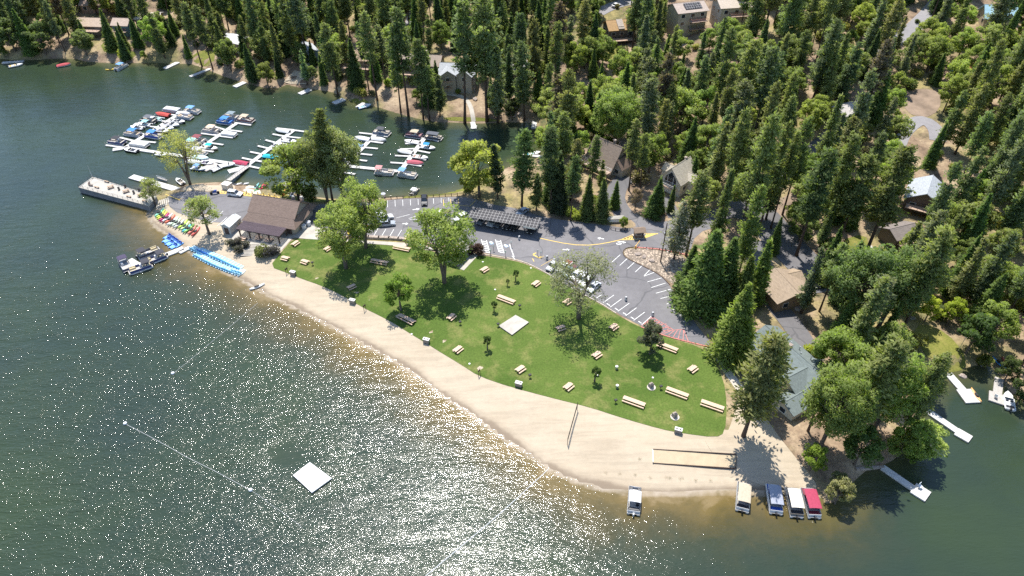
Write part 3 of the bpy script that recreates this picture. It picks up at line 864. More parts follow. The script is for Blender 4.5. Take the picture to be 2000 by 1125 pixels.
LIME = (.205, .255, .058); OLIVE = (.190, .205, .075); YEL = (.19, .22, .02)
# --- trees one can single out in the photograph: key, name, base px, base py, crown-top py, colour, label
NAMED = [
 ('willow', 'shade_tree', 676, 524, 408, LIME, 'broad light-green tree with forked trunk on the lawn by the clubhouse', 1.15),
 ('willow2', 'shade_tree', 715, 484, 362, LIME, 'light-green tree with V-forked trunk on the lawn edge beside the stone planter wall', 1.1),
 ('willow2', 'shade_tree', 868, 552, 414, LIME, 'largest light-green lawn tree, standing beside the small restroom building', 1.2),
 ('small', 'shade_tree', 783, 606, 545, (.085, .13, .015), 'small bushy bright-green tree in the middle of the lawn above a long table', 1.0),
 ('wispy', 'shade_tree', 1130, 622, 508, (.105, .118, .068), 'tall thin-leaved grey-green tree overhanging the parked trucks', 1.35),
 ('small', 'shade_tree', 1269, 692, 638, (.046, .050, .030), 'compact dark purplish tree near the red striped kerb', 1.0),
 ('airy', 'shade_tree', 409, 458, 388, OLIVE, 'olive-green tree on the sand between the kayaks and the clubhouse', 1.1),
 ('airy', 'shade_tree', 305, 402, 354, OLIVE, 'small olive tree at the landward end of the concrete pier', 1.1),
 ('wispy', 'shade_tree', 372, 361, 266, (.18, .185, .05), 'pale twin-trunked tree on the shore beside the long floating dock', 1.1),
 ('oak1', 'shade_tree', 585, 392, 292, (.105, .13, .028), 'spreading shore tree with arching limbs behind the clubhouse', 1.25),
 ('bigoak0', 'shade_tree', 672, 391, 262, (.105, .115, .045), 'big multi-trunked grey-green tree on the shore behind the car park', 1.0),
 ('bigoak1', 'shade_tree', 640, 394, 268, (.085, .10, .038), 'dark-trunked broad tree in the shore clump behind the clubhouse roof', .9),
 ('pine2', 'pine_tree', 650, 394, 214, (.085, .095, .03), 'pine with pointed top rising above the shore clump at the marina', .9),
 ('oak3', 'shade_tree', 612, 402, 365, (.075, .10, .024), 'low round tree close to the clubhouse end gable', .9),
 ('oak0', 'shade_tree', 936, 384, 282, (.125, .145, .026), 'yellow-green tree on the cove bank above the solar canopy', 1.1),
 ('ypine0', 'pine_tree', 972, 389, 282, (.035, .052, .025), 'slim dark pine beside the yellow-green tree on the cove bank', .85),
 ('pine2', 'pine_tree', 1019, 402, 248, (.050, .075, .022), 'dense dark pine behind the middle of the solar canopy', 1.05),
 ('ypine1', 'pine_tree', 1048, 411, 340, (.085, .11, .03), 'short light-green pine behind the solar canopy', 1.1),
 ('pine0', 'pine_tree', 1077, 416, 252, (.058, .078, .028), 'tall pine with bare reddish trunk beyond the right end of the solar canopy', 1.0),
 ('cedar1', 'cedar_tree', 1090, 412, 300, (.030, .050, .020), 'very dark narrow cedar beside the tall bare-trunked pine', .85),
 ('pine3', 'pine_tree', 1114, 431, 305, (.060, .08, .028), 'thin pine at the kerb left of the twin dark cedars', .85),
 ('cedar0', 'cedar_tree', 1146, 428, 346, (.050, .085, .02), 'dark-green conical cedar, left of the twin cedars by the white sign', 1.0),
 ('cedar2', 'cedar_tree', 1175, 430, 350, (.045, .075, .02), 'dark-green conical cedar, right of the twin cedars by the white sign', .9),
 ('cedar0', 'cedar_tree', 1200, 407, 354, (.055, .10, .018), 'small rounded cedar standing alone in dry ground below the A-frame house', 1.05),
 ('cedar1', 'cedar_tree', 1274, 424, 350, (.048, .09, .018), 'bright conical cedar below the cream gabled house', 1.1),
 ('cedar0', 'cedar_tree', 1286, 416, 346, (.045, .08, .018), 'slightly taller cedar just behind the conical cedar below the cream house', .9),
 ('thincone', 'cedar_tree', 1308, 415, 362, (.045, .075, .02), 'slim young cedar beside the cream house driveway', .95),
 ('airy', 'shade_tree', 1240, 410, 372, (.07, .052, .038), 'small bare-looking brownish tree in the dry ground by the driveway', .8),
 ('greypine', 'pine_tree', 1316, 506, 392, (.135, .145, .105), 'pale grey-green pine beside the telephone pole on the stony island', 1.0),
 ('pine1', 'pine_tree', 1340, 500, 338, (.075, .09, .03), 'tall green pine just behind the grey-green pine on the stony island', 1.0),
 ('cedar2', 'cedar_tree', 1365, 604, 448, (.058, .098, .018), 'huge bushy cedar shading the right-hand parking bays', 1.25),
 ('cedar1', 'cedar_tree', 1338, 580, 478, (.050, .085, .018), 'bushy cedar at the edge of the parking bays, left of the huge one', 1.15),
 ('cedar2', 'cedar_tree', 1402, 598, 464, (.058, .098, .018), 'tall dense cedar to the right of the huge cedar by the parking bays', 1.05),
 ('cedar0', 'cedar_tree', 1440, 612, 500, (.06, .10, .016), 'bushy bright cedar between the parking bays and the brown house', 1.1),
 ('cedar2', 'cedar_tree', 1425, 698, 558, (.080, .125, .018), 'bright-green pointed cedar at the corner of the lawn by the walkway', 1.12),
 ('thincone', 'cedar_tree', 1470, 590, 470, (.058, .105, .016), 'narrow bright cedar in front of the brown square house', 1.1),
 ('pine2', 'pine_tree', 1452, 852, 648, (.105, .108, .036), 'large olive pine on the sand at the end of the bocce court', 1.12),
 ('ypine1', 'pine_tree', 1487, 790, 664, (.085, .095, .032), 'olive pine between the lawn and the teal-roofed house', 1.3),
 ('bigoak1', 'oak_tree', 1602, 872, 735, (.098, .128, .030), 'huge broad oak over the shore to the right of the teal-roofed house', .86),
 ('pine1', 'pine_tree', 1660, 862, 664, (.085, .105, .03), 'tall bushy pine rising out of the oaks beside the teal-roofed house', 1.12),
 ('bigoak0', 'oak_tree', 1702, 848, 706, (.115, .145, .03), 'broad light-green oak in the shore grove below the garden lawn', .78),
 ('pine0', 'pine_tree', 1752, 858, 700, (.080, .098, .03), 'leafy pine at the waterside right end of the shore grove', .95),
 ('oak2', 'oak_tree', 1784, 886, 836, (.115, .150, .035), 'light-green tree leaning over the water beside the hidden white dock', 1.5),
 ('pine4', 'pine_tree', 1578, 842, 716, (.085, .11, .03), 'bushy pine overlapping the lower roofs of the teal-roofed house', 1.1),
 ('oak4', 'oak_tree', 1655, 775, 690, (.115, .14, .03), 'yellowish oak at the back of the shore grove', 1.0),
 ('oak1', 'oak_tree', 1725, 775, 706, (.125, .155, .03), 'light oak at the back of the shore grove beside the garden lawn', 1.0),
 ('ypine2', 'pine_tree', 1806, 780, 696, (.09, .11, .034), 'waterside pine at the corner of the garden lawn', 1.2),
 ('pine1', 'pine_tree', 1154, 374, 268, (.08, .10, .03), 'pine in front of the left corner of the A-frame house', .85),
 ('fir2', 'fir_tree', 1172, 372, 312, (.075, .095, .028), 'small fir in front of the A-frame house', 1.0),
 ('pine3', 'pine_tree', 1228, 372, 238, (.085, .10, .032), 'tall thin pine between the A-frame house and the cream gabled house', .9),
 ('pine4', 'pine_tree', 1250, 366, 262, (.08, .10, .032), 'pine just left of the cream gabled house', .9),
 ('oak0', 'oak_tree', 1752, 893, 832, (.115, .16, .028), 'bright tree at the foot of the small jetty with the chair', .9),
 ('oak3', 'oak_tree', 1668, 908, 850, (.055, .085, .018), 'dark round tree on the bank between the red-covered boat and the jetty', 1.1),
 ('bigoak0', 'oak_tree', 1655, 655, 505, (.062, .085, .026), 'massive dark oak between the brown square house and the garden steps', 1.05),
 ('bigoak1', 'oak_tree', 1715, 640, 500, (.066, .088, .028), 'massive dark oak beside the leaning pine', .95),
 ('pine3', 'pine_tree', 1757, 658, 440, (.080, .095, .026), 'leaning tall pine with bare trunk by the garden stone path', 1.0),
 ('pine0', 'pine_tree', 1690, 497, 285, (.075, .092, .026), 'very tall thick-trunked pine above the lawn with the stone path', 1.15),
 ('pine4', 'pine_tree', 1632, 487, 300, (.070, .09, .026), 'thick dark-trunked pine above the wide driveway', 1.15),
 ('pine1', 'pine_tree', 1555, 500, 300, (.06, .082, .026), 'tall pine with three trunks at the driveway edge above the brown house', 1.0),
 ('pine3', 'pine_tree', 1415, 432, 214, (.088, .105, .032), 'tall pine with a long bare trunk beside the entrance road', 0.72),
 ('pine1', 'pine_tree', 1450, 466, 226, (.084, .10, .03), 'tall full pine at the lower end of the forest road', 0.76),
 ('pine0', 'pine_tree', 1482, 452, 240, (.08, .098, .03), 'tall pine at the near edge of the wide driveway, left of a leaning pair', 0.68),
 ('pine3', 'pine_tree', 1505, 447, 262, (.09, .105, .03), 'leaning bare-trunked pine at the near edge of the wide driveway', 0.65),
 ('pine4', 'pine_tree', 1528, 420, 230, (.084, .102, .03), 'tall pine beside the bare earth patch by the wide driveway', 0.72),
 ('pine1', 'pine_tree', 1600, 470, 262, (.086, .104, .03), 'tall dense pine on the far side of the wide driveway', 0.76),
 ('fir1', 'fir_tree', 1390, 500, 330, (.08, .10, .03), 'slender fir behind the bushy cedars by the entrance road', 0.79),
 ('pine2', 'pine_tree', 1440, 545, 362, (.09, .112, .028), 'full pine rising behind the huge cedars and the brown house', 0.72),
 ('pine3', 'pine_tree', 395, 131, 6, (.072, .086, .032), 'leaning bare-trunked pine by the grassy strip on the far shore, left one', .95),
 ('pine3', 'pine_tree', 416, 136, 12, (.072, .086, .032), 'leaning bare-trunked pine by the grassy strip on the far shore, right one', .9),
 ('pine4', 'pine_tree', 660, 186, 40, (.08, .098, .034), 'tall pine beside the white dock on the far shore', .9),
 ('pine3', 'pine_tree', 737, 196, 22, (.08, .098, .034), 'tall pine standing left of the lodge garden on the far shore', .9),
 ('pine0', 'pine_tree', 783, 220, 64, (.084, .10, .034), 'waterside pine below the lodge, left one', .85),
 ('pine3', 'pine_tree', 798, 227, 20, (.08, .098, .034), 'very tall waterside pine below the lodge', .95),
 ('pine1', 'pine_tree', 827, 232, 78, (.084, .10, .034), 'waterside pine on the dry bank, left of a close pair', .85),
 ('pine4', 'pine_tree', 839, 236, 92, (.084, .10, .034), 'waterside pine on the dry bank, right of a close pair', .85),
 ('pine3', 'pine_tree', 908, 241, 2, (.076, .094, .034), 'very tall bare-trunked pine left of the small stone-path jetty', .95),
 ('pine4', 'pine_tree', 951, 237, -12, (.08, .098, .034), 'very tall thick-trunked pine right of the small stone-path jetty', 1.0),
 ('fir1', 'fir_tree', 972, 240, 92, (.085, .105, .05), 'pale fir at the waterside right of the stone path', 1.1),
 ('pine2', 'pine_tree', 1024, 236, 84, (.08, .10, .04), 'pale pine at the waterside below the grey-gabled house', .95),
 ('fir0', 'fir_tree', 600, 165, 98, (.10, .13, .06), 'pale bluish small fir on the sandy far terrace', 1.2),
 ('cedar1', 'cedar_tree', 222, 96, 18, (.055, .095, .02), 'big leaning cedar on the far left lawn, left one', .9),
 ('cedar2', 'cedar_tree', 248, 98, 44, (.055, .09, .02), 'cedar on the far left lawn, right one', .7),
 ('oak0', 'oak_tree', 312, 100, 38, (.11, .15, .024), 'light-green tree on the far left shore', 1.0),
 ('oak4', 'oak_tree', 30, 100, 40, (.07, .09, .03), 'dark oak at the far left end of the shore', 1.2),
 ('oak1', 'oak_tree', 90, 106, 48, (.055, .075, .025), 'dark oak on the far left bank between two boats', 1.2),
 ('oak3', 'oak_tree', 170, 108, 62, (.065, .085, .03), 'dark oak overhanging the far left shore', 1.2),
 ('bigoak1', 'oak_tree', 1199, 292, 182, (.105, .132, .030), 'large bright-green oak behind the A-frame house', 1.2),
 ('bigoak0', 'oak_tree', 1190, 255, 168, (.098, .122, .030), 'bright-green oak up the bank above the A-frame house', 1.0),
 ('oak2', 'oak_tree', 1325, 262, 180, (.108, .132, .032), 'yellow-green oak in the forest behind the cream gabled house', 1.3),
 ('oak4', 'oak_tree', 1080, 252, 180, (.10, .125, .03), 'bright oak at the head of the cove', 1.2),
]
for key, name, bx, by, ty, col, lab, wd in NAMED:
    if 'cedar' in name: col = (col[0] * 1.22, col[1] * 1.0, col[2] * 1.15)
    tree(key, name, bx, by, ty, None, col, lab, 'pine' if 'pine' in name else 'cedar' if 'cedar' in name else 'oak' if 'oak' in name else 'fir' if 'fir' in name else 'tree', None, None, wd, 1.0 if col in (LIME, OLIVE) else 1.62)
N_NAMED = len(TREES)
SAP = [((1007, 548), 527, 'thin sapling near the top edge of the lawn beside the marked bays'), ((965, 608), 588, 'sapling between the pale platform and the long table'),
       ((952, 682), 656, 'leafy sapling on the lawn below the pale platform'), ((1161, 745), 716, 'sapling beside a white lid on the lower lawn'),
       ((991, 558), 545, 'small yellowish sapling near the picnic table by the restroom')]
for (bx, by), ty, lab in SAP: tree('sapling', 'young_tree', bx, by, ty, None, (.05, .085, .015), lab, 'sapling', 'saplings on the lawn')
BUSH = [('ballbush', 909, 494, 479, (.040, .024, .022), 'dark maroon ball shrub, left of the three beside the restroom'), ('ballbush', 921, 496, 480, (.040, .024, .022), 'dark maroon ball shrub, middle of the three beside the restroom'),
        ('ballbush', 936, 497.5, 480, (.045, .026, .024), 'largest dark maroon ball shrub, beside the white hatched parking aisle'),
        ('bush0', 1217, 446, 425, (.13, .17, .015), 'round bright yellow-green shrub beside the white entrance sign'), ('bush1', 1127, 427, 412, (.20, .22, .02), 'bright yellow shrub under the cedars beside the kerb'),
        ('bush1', 1163, 405, 384, (.22, .22, .03), 'golden shrub between the two cedar groups'), ('bush2', 1112, 420, 405, (.14, .17, .02), 'green-yellow shrub left of the bright yellow shrub'),
        ('bush0', 451, 482, 470, (.058, .056, .050), 'grey-green shrub at the left of the round planter'), ('bush1', 465, 476, 465, (.058, .056, .050), 'grey-green shrub at the back of the round planter'), ('bush2', 480, 482, 472, (.058, .056, .050), 'grey-green shrub at the right of the round planter'),
        ('bush0', 466, 495, 483, (.06, .058, .052), 'grey-green shrub at the front of the round planter'),
        ('bush1', 512, 498, 480, (.105, .11, .03), 'taller greenish shrub at the foot of the pergola steps'), ('bush2', 524, 502, 487, (.07, .066, .07), 'mauve-grey shrub at the lawn corner by the pergola'), ('bush0', 538, 495, 482, (.07, .066, .07), 'mauve-grey shrub under the pergola corner post'),
        ('bush0', 1580, 918, 876, (.12, .175, .015), 'bright lime shrub on the sand near the covered pontoon boats'), ('bush1', 1630, 984, 944, (.19, .20, .085), 'silvery-green shrub overhanging the water beside the red boat'),
        ('bush2', 1632, 962, 930, (.10, .12, .05), 'grey-green shrub on the bank behind the silvery one'),
        ('bush2', 1805, 628, 585, (.24, .28, .015), 'brilliant yellow-green maple shrub, left one above the garden lawn'), ('bush0', 1850, 632, 590, (.22, .27, .015), 'brilliant yellow-green maple shrub, right one above the garden lawn'),
        ('bush1', 1886, 690, 622, (.045, .08, .02), 'tall dark shrub beside the garden lamp post'), ('bush1', 1582, 697, 680, (.19, .22, .015), 'lime shrub beside the teal-roofed house'),
        ('bush2', 1560, 350, 330, (.24, .26, .02), 'bright yellow-green shrub by the forest road'), ('bush0', 760, 168, 155, (.16, .21, .02), 'bright shrub below the far shore lodge'),
        ('bush1', 814, 202, 175, (.10, .15, .02), 'round green shrub on the dry far bank'), ('bush0', 895, 183, 175, (.13, .17, .02), 'low green shrub below the curved decks'),
        ('bush2', 525, 172, 125, (.14, .15, .03), 'tall yellow-green shrub on the far shore beside the sandy terrace'), ('bush1', 612, 160, 130, (.11, .14, .04), 'pale green shrub on the far shore terrace'),
        ('bush0', 245, 112, 96, (.22, .24, .03), 'yellow-green shrub on the far left shore lawn'), ('bush1', 283, 118, 100, (.12, .17, .02), 'small green shrub near the far left dock'),
        ('bush2', 10, 112, 90, (.12, .17, .03), 'green shrub at the far left end of the shore'),
        ('bush0', 1775, 900, 862, (.12, .17, .015), 'lime shrub at the foot of the chair jetty'), ('bush1', 1960, 745, 705, (.05, .075, .02), 'dark bush on the bank by the grey dock'),
        ('bush2', 1985, 790, 742, (.042, .065, .018), 'dark bush beside the moored motorboat'), ('bush0', 1920, 716, 700, (.13, .16, .03), 'low light-green bush on the bank between the two right docks'),
        ('bush0', 915, 371, 358, (.15, .18, .02), 'yellow-green bush on the cove bank at the end of the guard rail'), ('bush2', 965, 222, 180, (.10, .14, .03), 'round shrub on the far bank right of the stone path'),
        ('bush1', 1000, 235, 196, (.06, .08, .03), 'dark shrub on the far bank at the foot of the pines')]
for key, bx, by, ty, col, lab in BUSH:
    b_ = P(bx, by)
    if key != 'ballbush' and proj(b_.x, b_.y, b_.z + 3.6)[1] > ty: key = 'small'
    tree(key, 'shrub', bx, by, ty, None, col, lab, 'shrub', None)

# --- the forest itself
KEEP = [(1138,288,1226,350),(1286,314,1348,376),(1486,508,1578,588),(1490,640,1600,775),(1768,330,1842,402),(1186,24,1240,70),(1306,-5,1375,48),(1365,-5,1435,26),
        (1908,0,1968,46),(1762,184,1830,222),(1240,480,1345,560),(1702,470,1768,528),(1795,640,1890,730),(1790,8,1836,38),(1195,340,1265,440),
        (445,60,490,100),(160,12,212,46),(234,28,262,66),(676,84,730,122),(775,96,868,128),(870,90,924,170),(985,104,1030,150),(555,138,605,165),(868,178,930,250),(785,60,812,92),(270,8,318,30),(1170,0,1225,24),
        (170,38,206,48),(640,168,720,205),(520,140,560,172),(595,95,615,110)]
OPEN = [LAWN_PX, LOT_PX, [(296,380),(640,395),(640,470),(560,540),(300,450)], [(1060,412),(1240,440),(1240,470),(1060,440)],
        [(1135,290),(1228,300),(1232,350),(1205,372),(1140,352)], [(1280,320),(1350,330),(1350,390),(1280,385)], [(1480,500),(1590,500),(1600,600),(1500,600)],
        [(1480,630),(1600,660),(1610,790),(1490,790)], [(1755,330),(1850,345),(1850,420),(1760,420)],
        [(1180,20),(1245,20),(1245,85),(1185,85)], [(1295,-20),(1440,-20),(1440,75),(1310,90)], [(1900,-10),(1975,-10),(1975,60),(1910,60)],
        [(1752,178),(1840,172),(1838,262),(1765,285)], [(1490,500),(1530,560),(1600,700),(1570,720),(1490,590)],
        [(1780,640),(1900,640),(1900,735),(1800,735)], [(1700,470),(1775,470),(1775,535),(1705,535)], [(1165,365),(1260,380),(1265,440),(1190,440)],
        [(860,178),(930,178),(985,238),(870,238)], [(180,80),(270,80),(275,118),(185,118)], [(370,95),(425,95),(425,140),(375,128)], [(550,136),(608,136),(610,172),(550,172)],
        [(150,20),(270,40),(260,90),(160,75)], [(265,5),(325,10),(325,50),(270,50)], [(435,60),(500,65),(495,115),(440,110)], [(670,90),(740,95),(740,150),(675,145)], [(765,100),(875,110),(870,168),(770,160)],
        [(868,100),(935,110),(935,185),(870,178)], [(985,105),(1035,112),(1035,165),(990,160)], [(1690,115),(1850,0),(1800,0),(1680,90)], [(1740,320),(1765,325),(1850,230),(1760,240)],
        [(1380,690),(1470,700),(1560,830),(1600,960),(1420,1000),(1400,800)], [(740,165),(850,165),(850,205),(740,205)], [(1895,700),(1960,700),(1960,740),(1895,740)]]
OPENW = [pxpoly(q) for q in OPEN]
roads_w = [ribbon_poly([(1330,428),(1400,424),(1450,398),(1500,368),(1545,330),(1600,285),(1660,230),(1720,180)], 8.5)]
ALLX = OPENW + roads_w

pts = []
def try_tree(x, y, rmin):
    for (a, b, r0) in pts:
        if abs(a - x) > 6: continue
        if (a - x) ** 2 + (b - y) ** 2 < (min(rmin, r0) * .5 + rmin * .5) ** 2: return False
    return True
for T in TREES:
    if T[4] > 5: pts.append((T[5].x, T[5].y, 5.5))
rr = random.Random(5)
HERE = {'pine_tree': sum(t[0] == 'pine_tree' for t in TREES), 'oak_tree': sum(t[0] == 'oak_tree' for t in TREES), 'cedar_tree': sum(t[0] == 'cedar_tree' for t in TREES), 'fir_tree': 0}
accepted = []
CN = np.random.default_rng(5)
QX, QY = CN.uniform(-285, 300, 60000), CN.uniform(85, 425, 60000)
ok = np.ones(60000, bool)
for o in ALLX: ok &= ~inside(o, QX, QY)
ok &= ((QX < 12) & (QY > 235)) | ((QX >= 10) & ((QY > 172) | (QX > 68)))
for x, y in zip(QX[ok], QY[ok]):
    if len(accepted) >= 1240: break
    z = hz(x, y)
    if z < .8: continue
    q = proj(x, y, z)
    if not (-70 < q[0] < 2070 and -75 < q[1] < 900): continue
    far_shore = x < 12 and y > 235
    big = math.sin(x * .045 + 1) * math.sin(y * .05 + 2) + .6 * math.sin(x * .11 - y * .09)
    u = rr.random()
    pk = .68 if far_shore else (.56 if q[1] < 330 else .62)
    if not far_shore and big > .5: pk -= .28
    if u < pk: kind = 'pine_tree'
    elif u < pk + (.14 if far_shore else .06): kind = 'cedar_tree'
    else: kind = 'oak_tree'
    if kind == 'pine_tree' and rr.random() < .30: kind = 'fir_tree'
    h = {'pine_tree': rr.uniform(20, 31) if far_shore else rr.uniform(19, 32), 'fir_tree': rr.uniform(15, 27), 'cedar_tree': rr.uniform(9, 20), 'oak_tree': rr.uniform(7, 13.5)}[kind]
    rad = {'pine_tree': 4.5, 'fir_tree': 4.0, 'cedar_tree': 4.4, 'oak_tree': 5.2}[kind]
    if not try_tree(x, y, rad): continue
    # keep the houses, roads and clearings that the photo shows free of trunks right in front of them
    w = h * .13 * 1370 / (y * CT + (CAMH - z) * ST)
    tx, ty = proj(x, y, z + h)
    bad = 0
    for (x0, y0, x1, y1) in KEEP:
        if tx + w * .6 > x0 and tx - w * .6 < x1 and ty < y1 and q[1] > y0 + 2 and (q[1] > y1 - 14 or True):
            ov = (min(tx + w, x1) - max(tx - w, x0))
            if ov > 0 and not (far_shore and rr.random() < .52): bad = 1; break
    if bad: continue
    if HERE.setdefault(kind, 0) >= 300: continue
    pts.append((x, y, rad)); HERE[kind] += 1
    accepted.append((kind, q, h, Vector((x, y, z)), far_shore, big))
for kind, q, h, p, fs, big in accepted:
    if kind == 'pine_tree':
        key = 'pine%d' % rr.randrange(5) if h > 17 else 'ypine%d' % rr.randrange(3)
        c = rr.choice(PINEC)
        if not fs: c = (c[0] * 1.22, c[1] * 1.18, c[2] * 1.15)
        wd = rr.uniform(.68, 1.08)
        if rr.random() < .025: c = (.13, .10, .065)
    elif kind == 'fir_tree':
        key = 'fir%d' % rr.randrange(3); c = rr.choice(PINEC); wd = rr.uniform(.9, 1.2)
        if not fs: c = (c[0] * 1.16, c[1] * 1.14, c[2] * 1.15)
    elif kind == 'cedar_tree': key = 'cedar%d' % rr.randrange(3); c = rr.choice(CEDARC); wd = rr.uniform(.75, 1.0)
    else: key = 'oak%d' % rr.randrange(5); c = rr.choice(OAKC); wd = rr.uniform(.85, 1.2)
    tree(key, kind, q[0], q[1], None, h, c, None, kind.split('_')[0], None, p, wd)
# low understorey shrubs in the gaps, mostly dry or yellowish
ns = 0
for _ in range(9000):
    if ns >= 255: break
    x, y = rr.uniform(-260, 270), rr.uniform(95, 380)
    z = hz(x, y)
    if z < .5: continue
    q = proj(x, y, z)
    if not (-20 < q[0] < 2020 and -20 < q[1] < 760): continue
    far_shore = x < 12 and y > 235
    if not (far_shore or (x >= 22 and (y > 175 or x > 78))): continue
    if any(inside(o, np.array([x]), np.array([y]))[0] for o in ALLX): continue
    if any((a - x) ** 2 + (b - y) ** 2 < 4 for a, b, r0 in pts): continue
    c = rr.choice([(.14, .155, .03), (.09, .115, .025), (.19, .18, .04), (.06, .085, .02), (.11, .10, .045)])
    tree('bush%d' % rr.randrange(3), 'shrub', q[0], q[1], None, rr.uniform(1.4, 4.2), c, None, 'shrub', None, Vector((x, y, z)), rr.uniform(.8, 1.3))
    pts.append((x, y, 2)); ns += 1

# --- labels for the unnamed ones: by the nearest landmark, and counted across the picture
MARKS = [(60,80,'the far left end of the shore'),(185,60,'the brown lakeside house with the long deck'),(245,70,'the small tan-roofed lakeside house'),(300,60,'the pale-roofed house above the far left shore'),
         (390,110,'the grassy strip on the far left shore'),(465,110,'the white-roofed lakeside house'),(560,150,'the sandy terrace on the far shore'),(620,90,'the grey-blue house behind the far shore'),(700,140,'the tan-roofed lodge wing'),
         (820,150,'the long brown lodge'),(800,210,'the dry bank below the lodge'),(895,170,'the house with curved decks'),(925,215,'the stone path to the small jetty'),(1005,180,'the grey-gabled far shore house'),(800,60,'the gravel lane behind the lodge'),
         (940,60,'the slope above the house with curved decks'),(560,60,'the slope above the sandy terrace'),(390,40,'the upper far shore left of the lodge'),
         (1060,130,'the slope above the head of the cove'),(1090,260,'the head of the cove'),(1180,330,'the A-frame house'),(1310,370,'the cream gabled house'),(1205,80,'the orange-roofed house'),(1335,80,'the tall tan house with roof panels'),
         (1420,60,'the second tall tan house'),(1200,200,'the big bright oaks above the A-frame house'),(1330,220,'the forest behind the cream gabled house'),(1430,180,'the middle of the forest slope'),(1430,300,'the forest road above the car park'),
         (1400,440,'the entrance road'),(1540,420,'the wide forest driveway'),(1560,300,'the upper forest road bend'),(1540,130,'the upper forest left of the rocky lane'),(1680,130,'the rocky lane'),(1800,60,'the gravel lane by the blue-roofed house'),
         (1937,70,'the blue-roofed house'),(1795,210,'the bare dirt clearing'),(1900,180,'the houses beyond the dirt clearing'),(1690,240,'the forest left of the dirt clearing'),(1805,400,'the house with the grey-blue roof'),(1700,420,'the garden steps lawn'),
         (1930,400,'the right-hand slope beside the grey-blue roof'),(1640,350,'the forest below the upper road'),(1900,560,'the woods above the garden lawn'),(1960,680,'the bank by the grey dock'),(1600,620,'the brown square house'),(1780,560,'the leaning pine'),
         (1850,300,'the slope below the dirt clearing'),(1960,300,'the far right slope'),(1620,200,'the slope above the upper forest road'),(1760,120,'the thicket right of the rocky lane'),(1500,40,'the upper edge of the forest'),(1640,40,'the top edge above the rocky lane'),
         (1270,140,'the grove below the orange-roofed house'),(1110,50,'the pines left of the orange-roofed house'),(1960,480,'the woods at the right edge')]
ORD = 'first second third fourth fifth sixth seventh eighth ninth tenth eleventh twelfth thirteenth fourteenth fifteenth sixteenth seventeenth eighteenth nineteenth twentieth'.split()
ORD += ['twenty-' + o for o in ORD[:9]] + ['thirtieth']
def ordinal(i, n):
    if n == 1: return 'only'
    if i == 0: return 'leftmost'
    if i == n - 1: return 'rightmost'
    return ORD[i] + '-from-left'
by = {}
for T in TREES:
    if T[3].get('label'): continue
    m = min(MARKS, key=lambda q: (q[0] - T[1]) ** 2 + ((q[1] - T[2]) * 1.4) ** 2)
    by.setdefault((T[0], m[2]), []).append(T)
LOOK = {'pine_tree': 'pine', 'cedar_tree': 'conical cedar', 'fir_tree': 'slender fir', 'oak_tree': 'leafy oak', 'shrub': 'low shrub'}
for (nm, mark), lst in by.items():
    lst.sort(key=lambda T: -T[2])
    mean = np.mean([T[4] for T in lst])
    nrow = max(1, math.ceil(len(lst) / 7)); per = math.ceil(len(lst) / nrow)
    for r in range(nrow):
        row = sorted(lst[r * per:(r + 1) * per], key=lambda T: T[1])
        rt = '' if nrow == 1 else ' front-row' if r == 0 else ' rearmost' if r == nrow - 1 else ' %s-row' % ORD[r]
        for i, T in enumerate(row):
            size = 'tall' if T[4] > mean * 1.08 else 'short' if T[4] < mean * .92 else 'medium'
            T[3]['label'] = '%s%s %s near %s' % (ordinal(i, len(row)), rt, LOOK[nm], mark) if len(row) > 1 else '%s%s %s near %s' % (size, rt, LOOK[nm], mark)
            T[3]['group'] = '%ss near %s' % (LOOK[nm], mark)
# ------------------------------------------------------------------ boats (x forward)
def ellipse_hull(L_, W, bow=.42, n=9):
    """half-breadths along the hull: transom square, bow pointed"""
    return [(-L_ / 2 + L_ * i / (n - 1), W / 2 * min(1, (1 - max(0, (i / (n - 1) - (1 - bow)) / bow) ** 2.2) * 1.0)) for i in range(n)]

def outboard(root, x, y=0.0, z=.45, col=(.03, .03, .035), par=None):
    b = MB(); b.box(x - .22, y, z + .35, .5, .34, .42, taper=.8); b.box(x - .18, y, z - .15, .2, .14, .75); b.box(x + .12, y, z + .1, .3, .26, .2)
    b.build('outboard_motor', PAINT, root, color=col)

def canopy(root, x0, x1, w, z, arch=.16, col=(.05, .15, .4), legs=True, name='canopy'):
    n = 7; rings = []
    for x in np.linspace(x0, x1, 5):
        e = .06 * (1 - abs((x - (x0 + x1) / 2) / ((x1 - x0) / 2)) ** 2)
        top = [(x, w / 2 * math.sin(-math.pi / 2 + math.pi * k / (n - 1)), z + e + arch * math.cos(-math.pi / 2 + math.pi * k / (n - 1))) for k in range(n)]
        rings.append(top + [(p[0], p[1] * .98, p[2] - .05) for p in top[::-1]])
    c = MB().loft(rings).build(name, FABRIC, root, color=col)
    if legs:
        f = MB()
        for s in (-1, 1):
            xm = (x0 + x1) / 2
            f.tube([(xm, s * w * .48, .75), (x0 + .1, s * w * .5, z)], .025, 4); f.tube([(xm, s * w * .48, .75), (x1 - .1, s * w * .5, z)], .025, 4)
        f.build('frame', METAL, c)

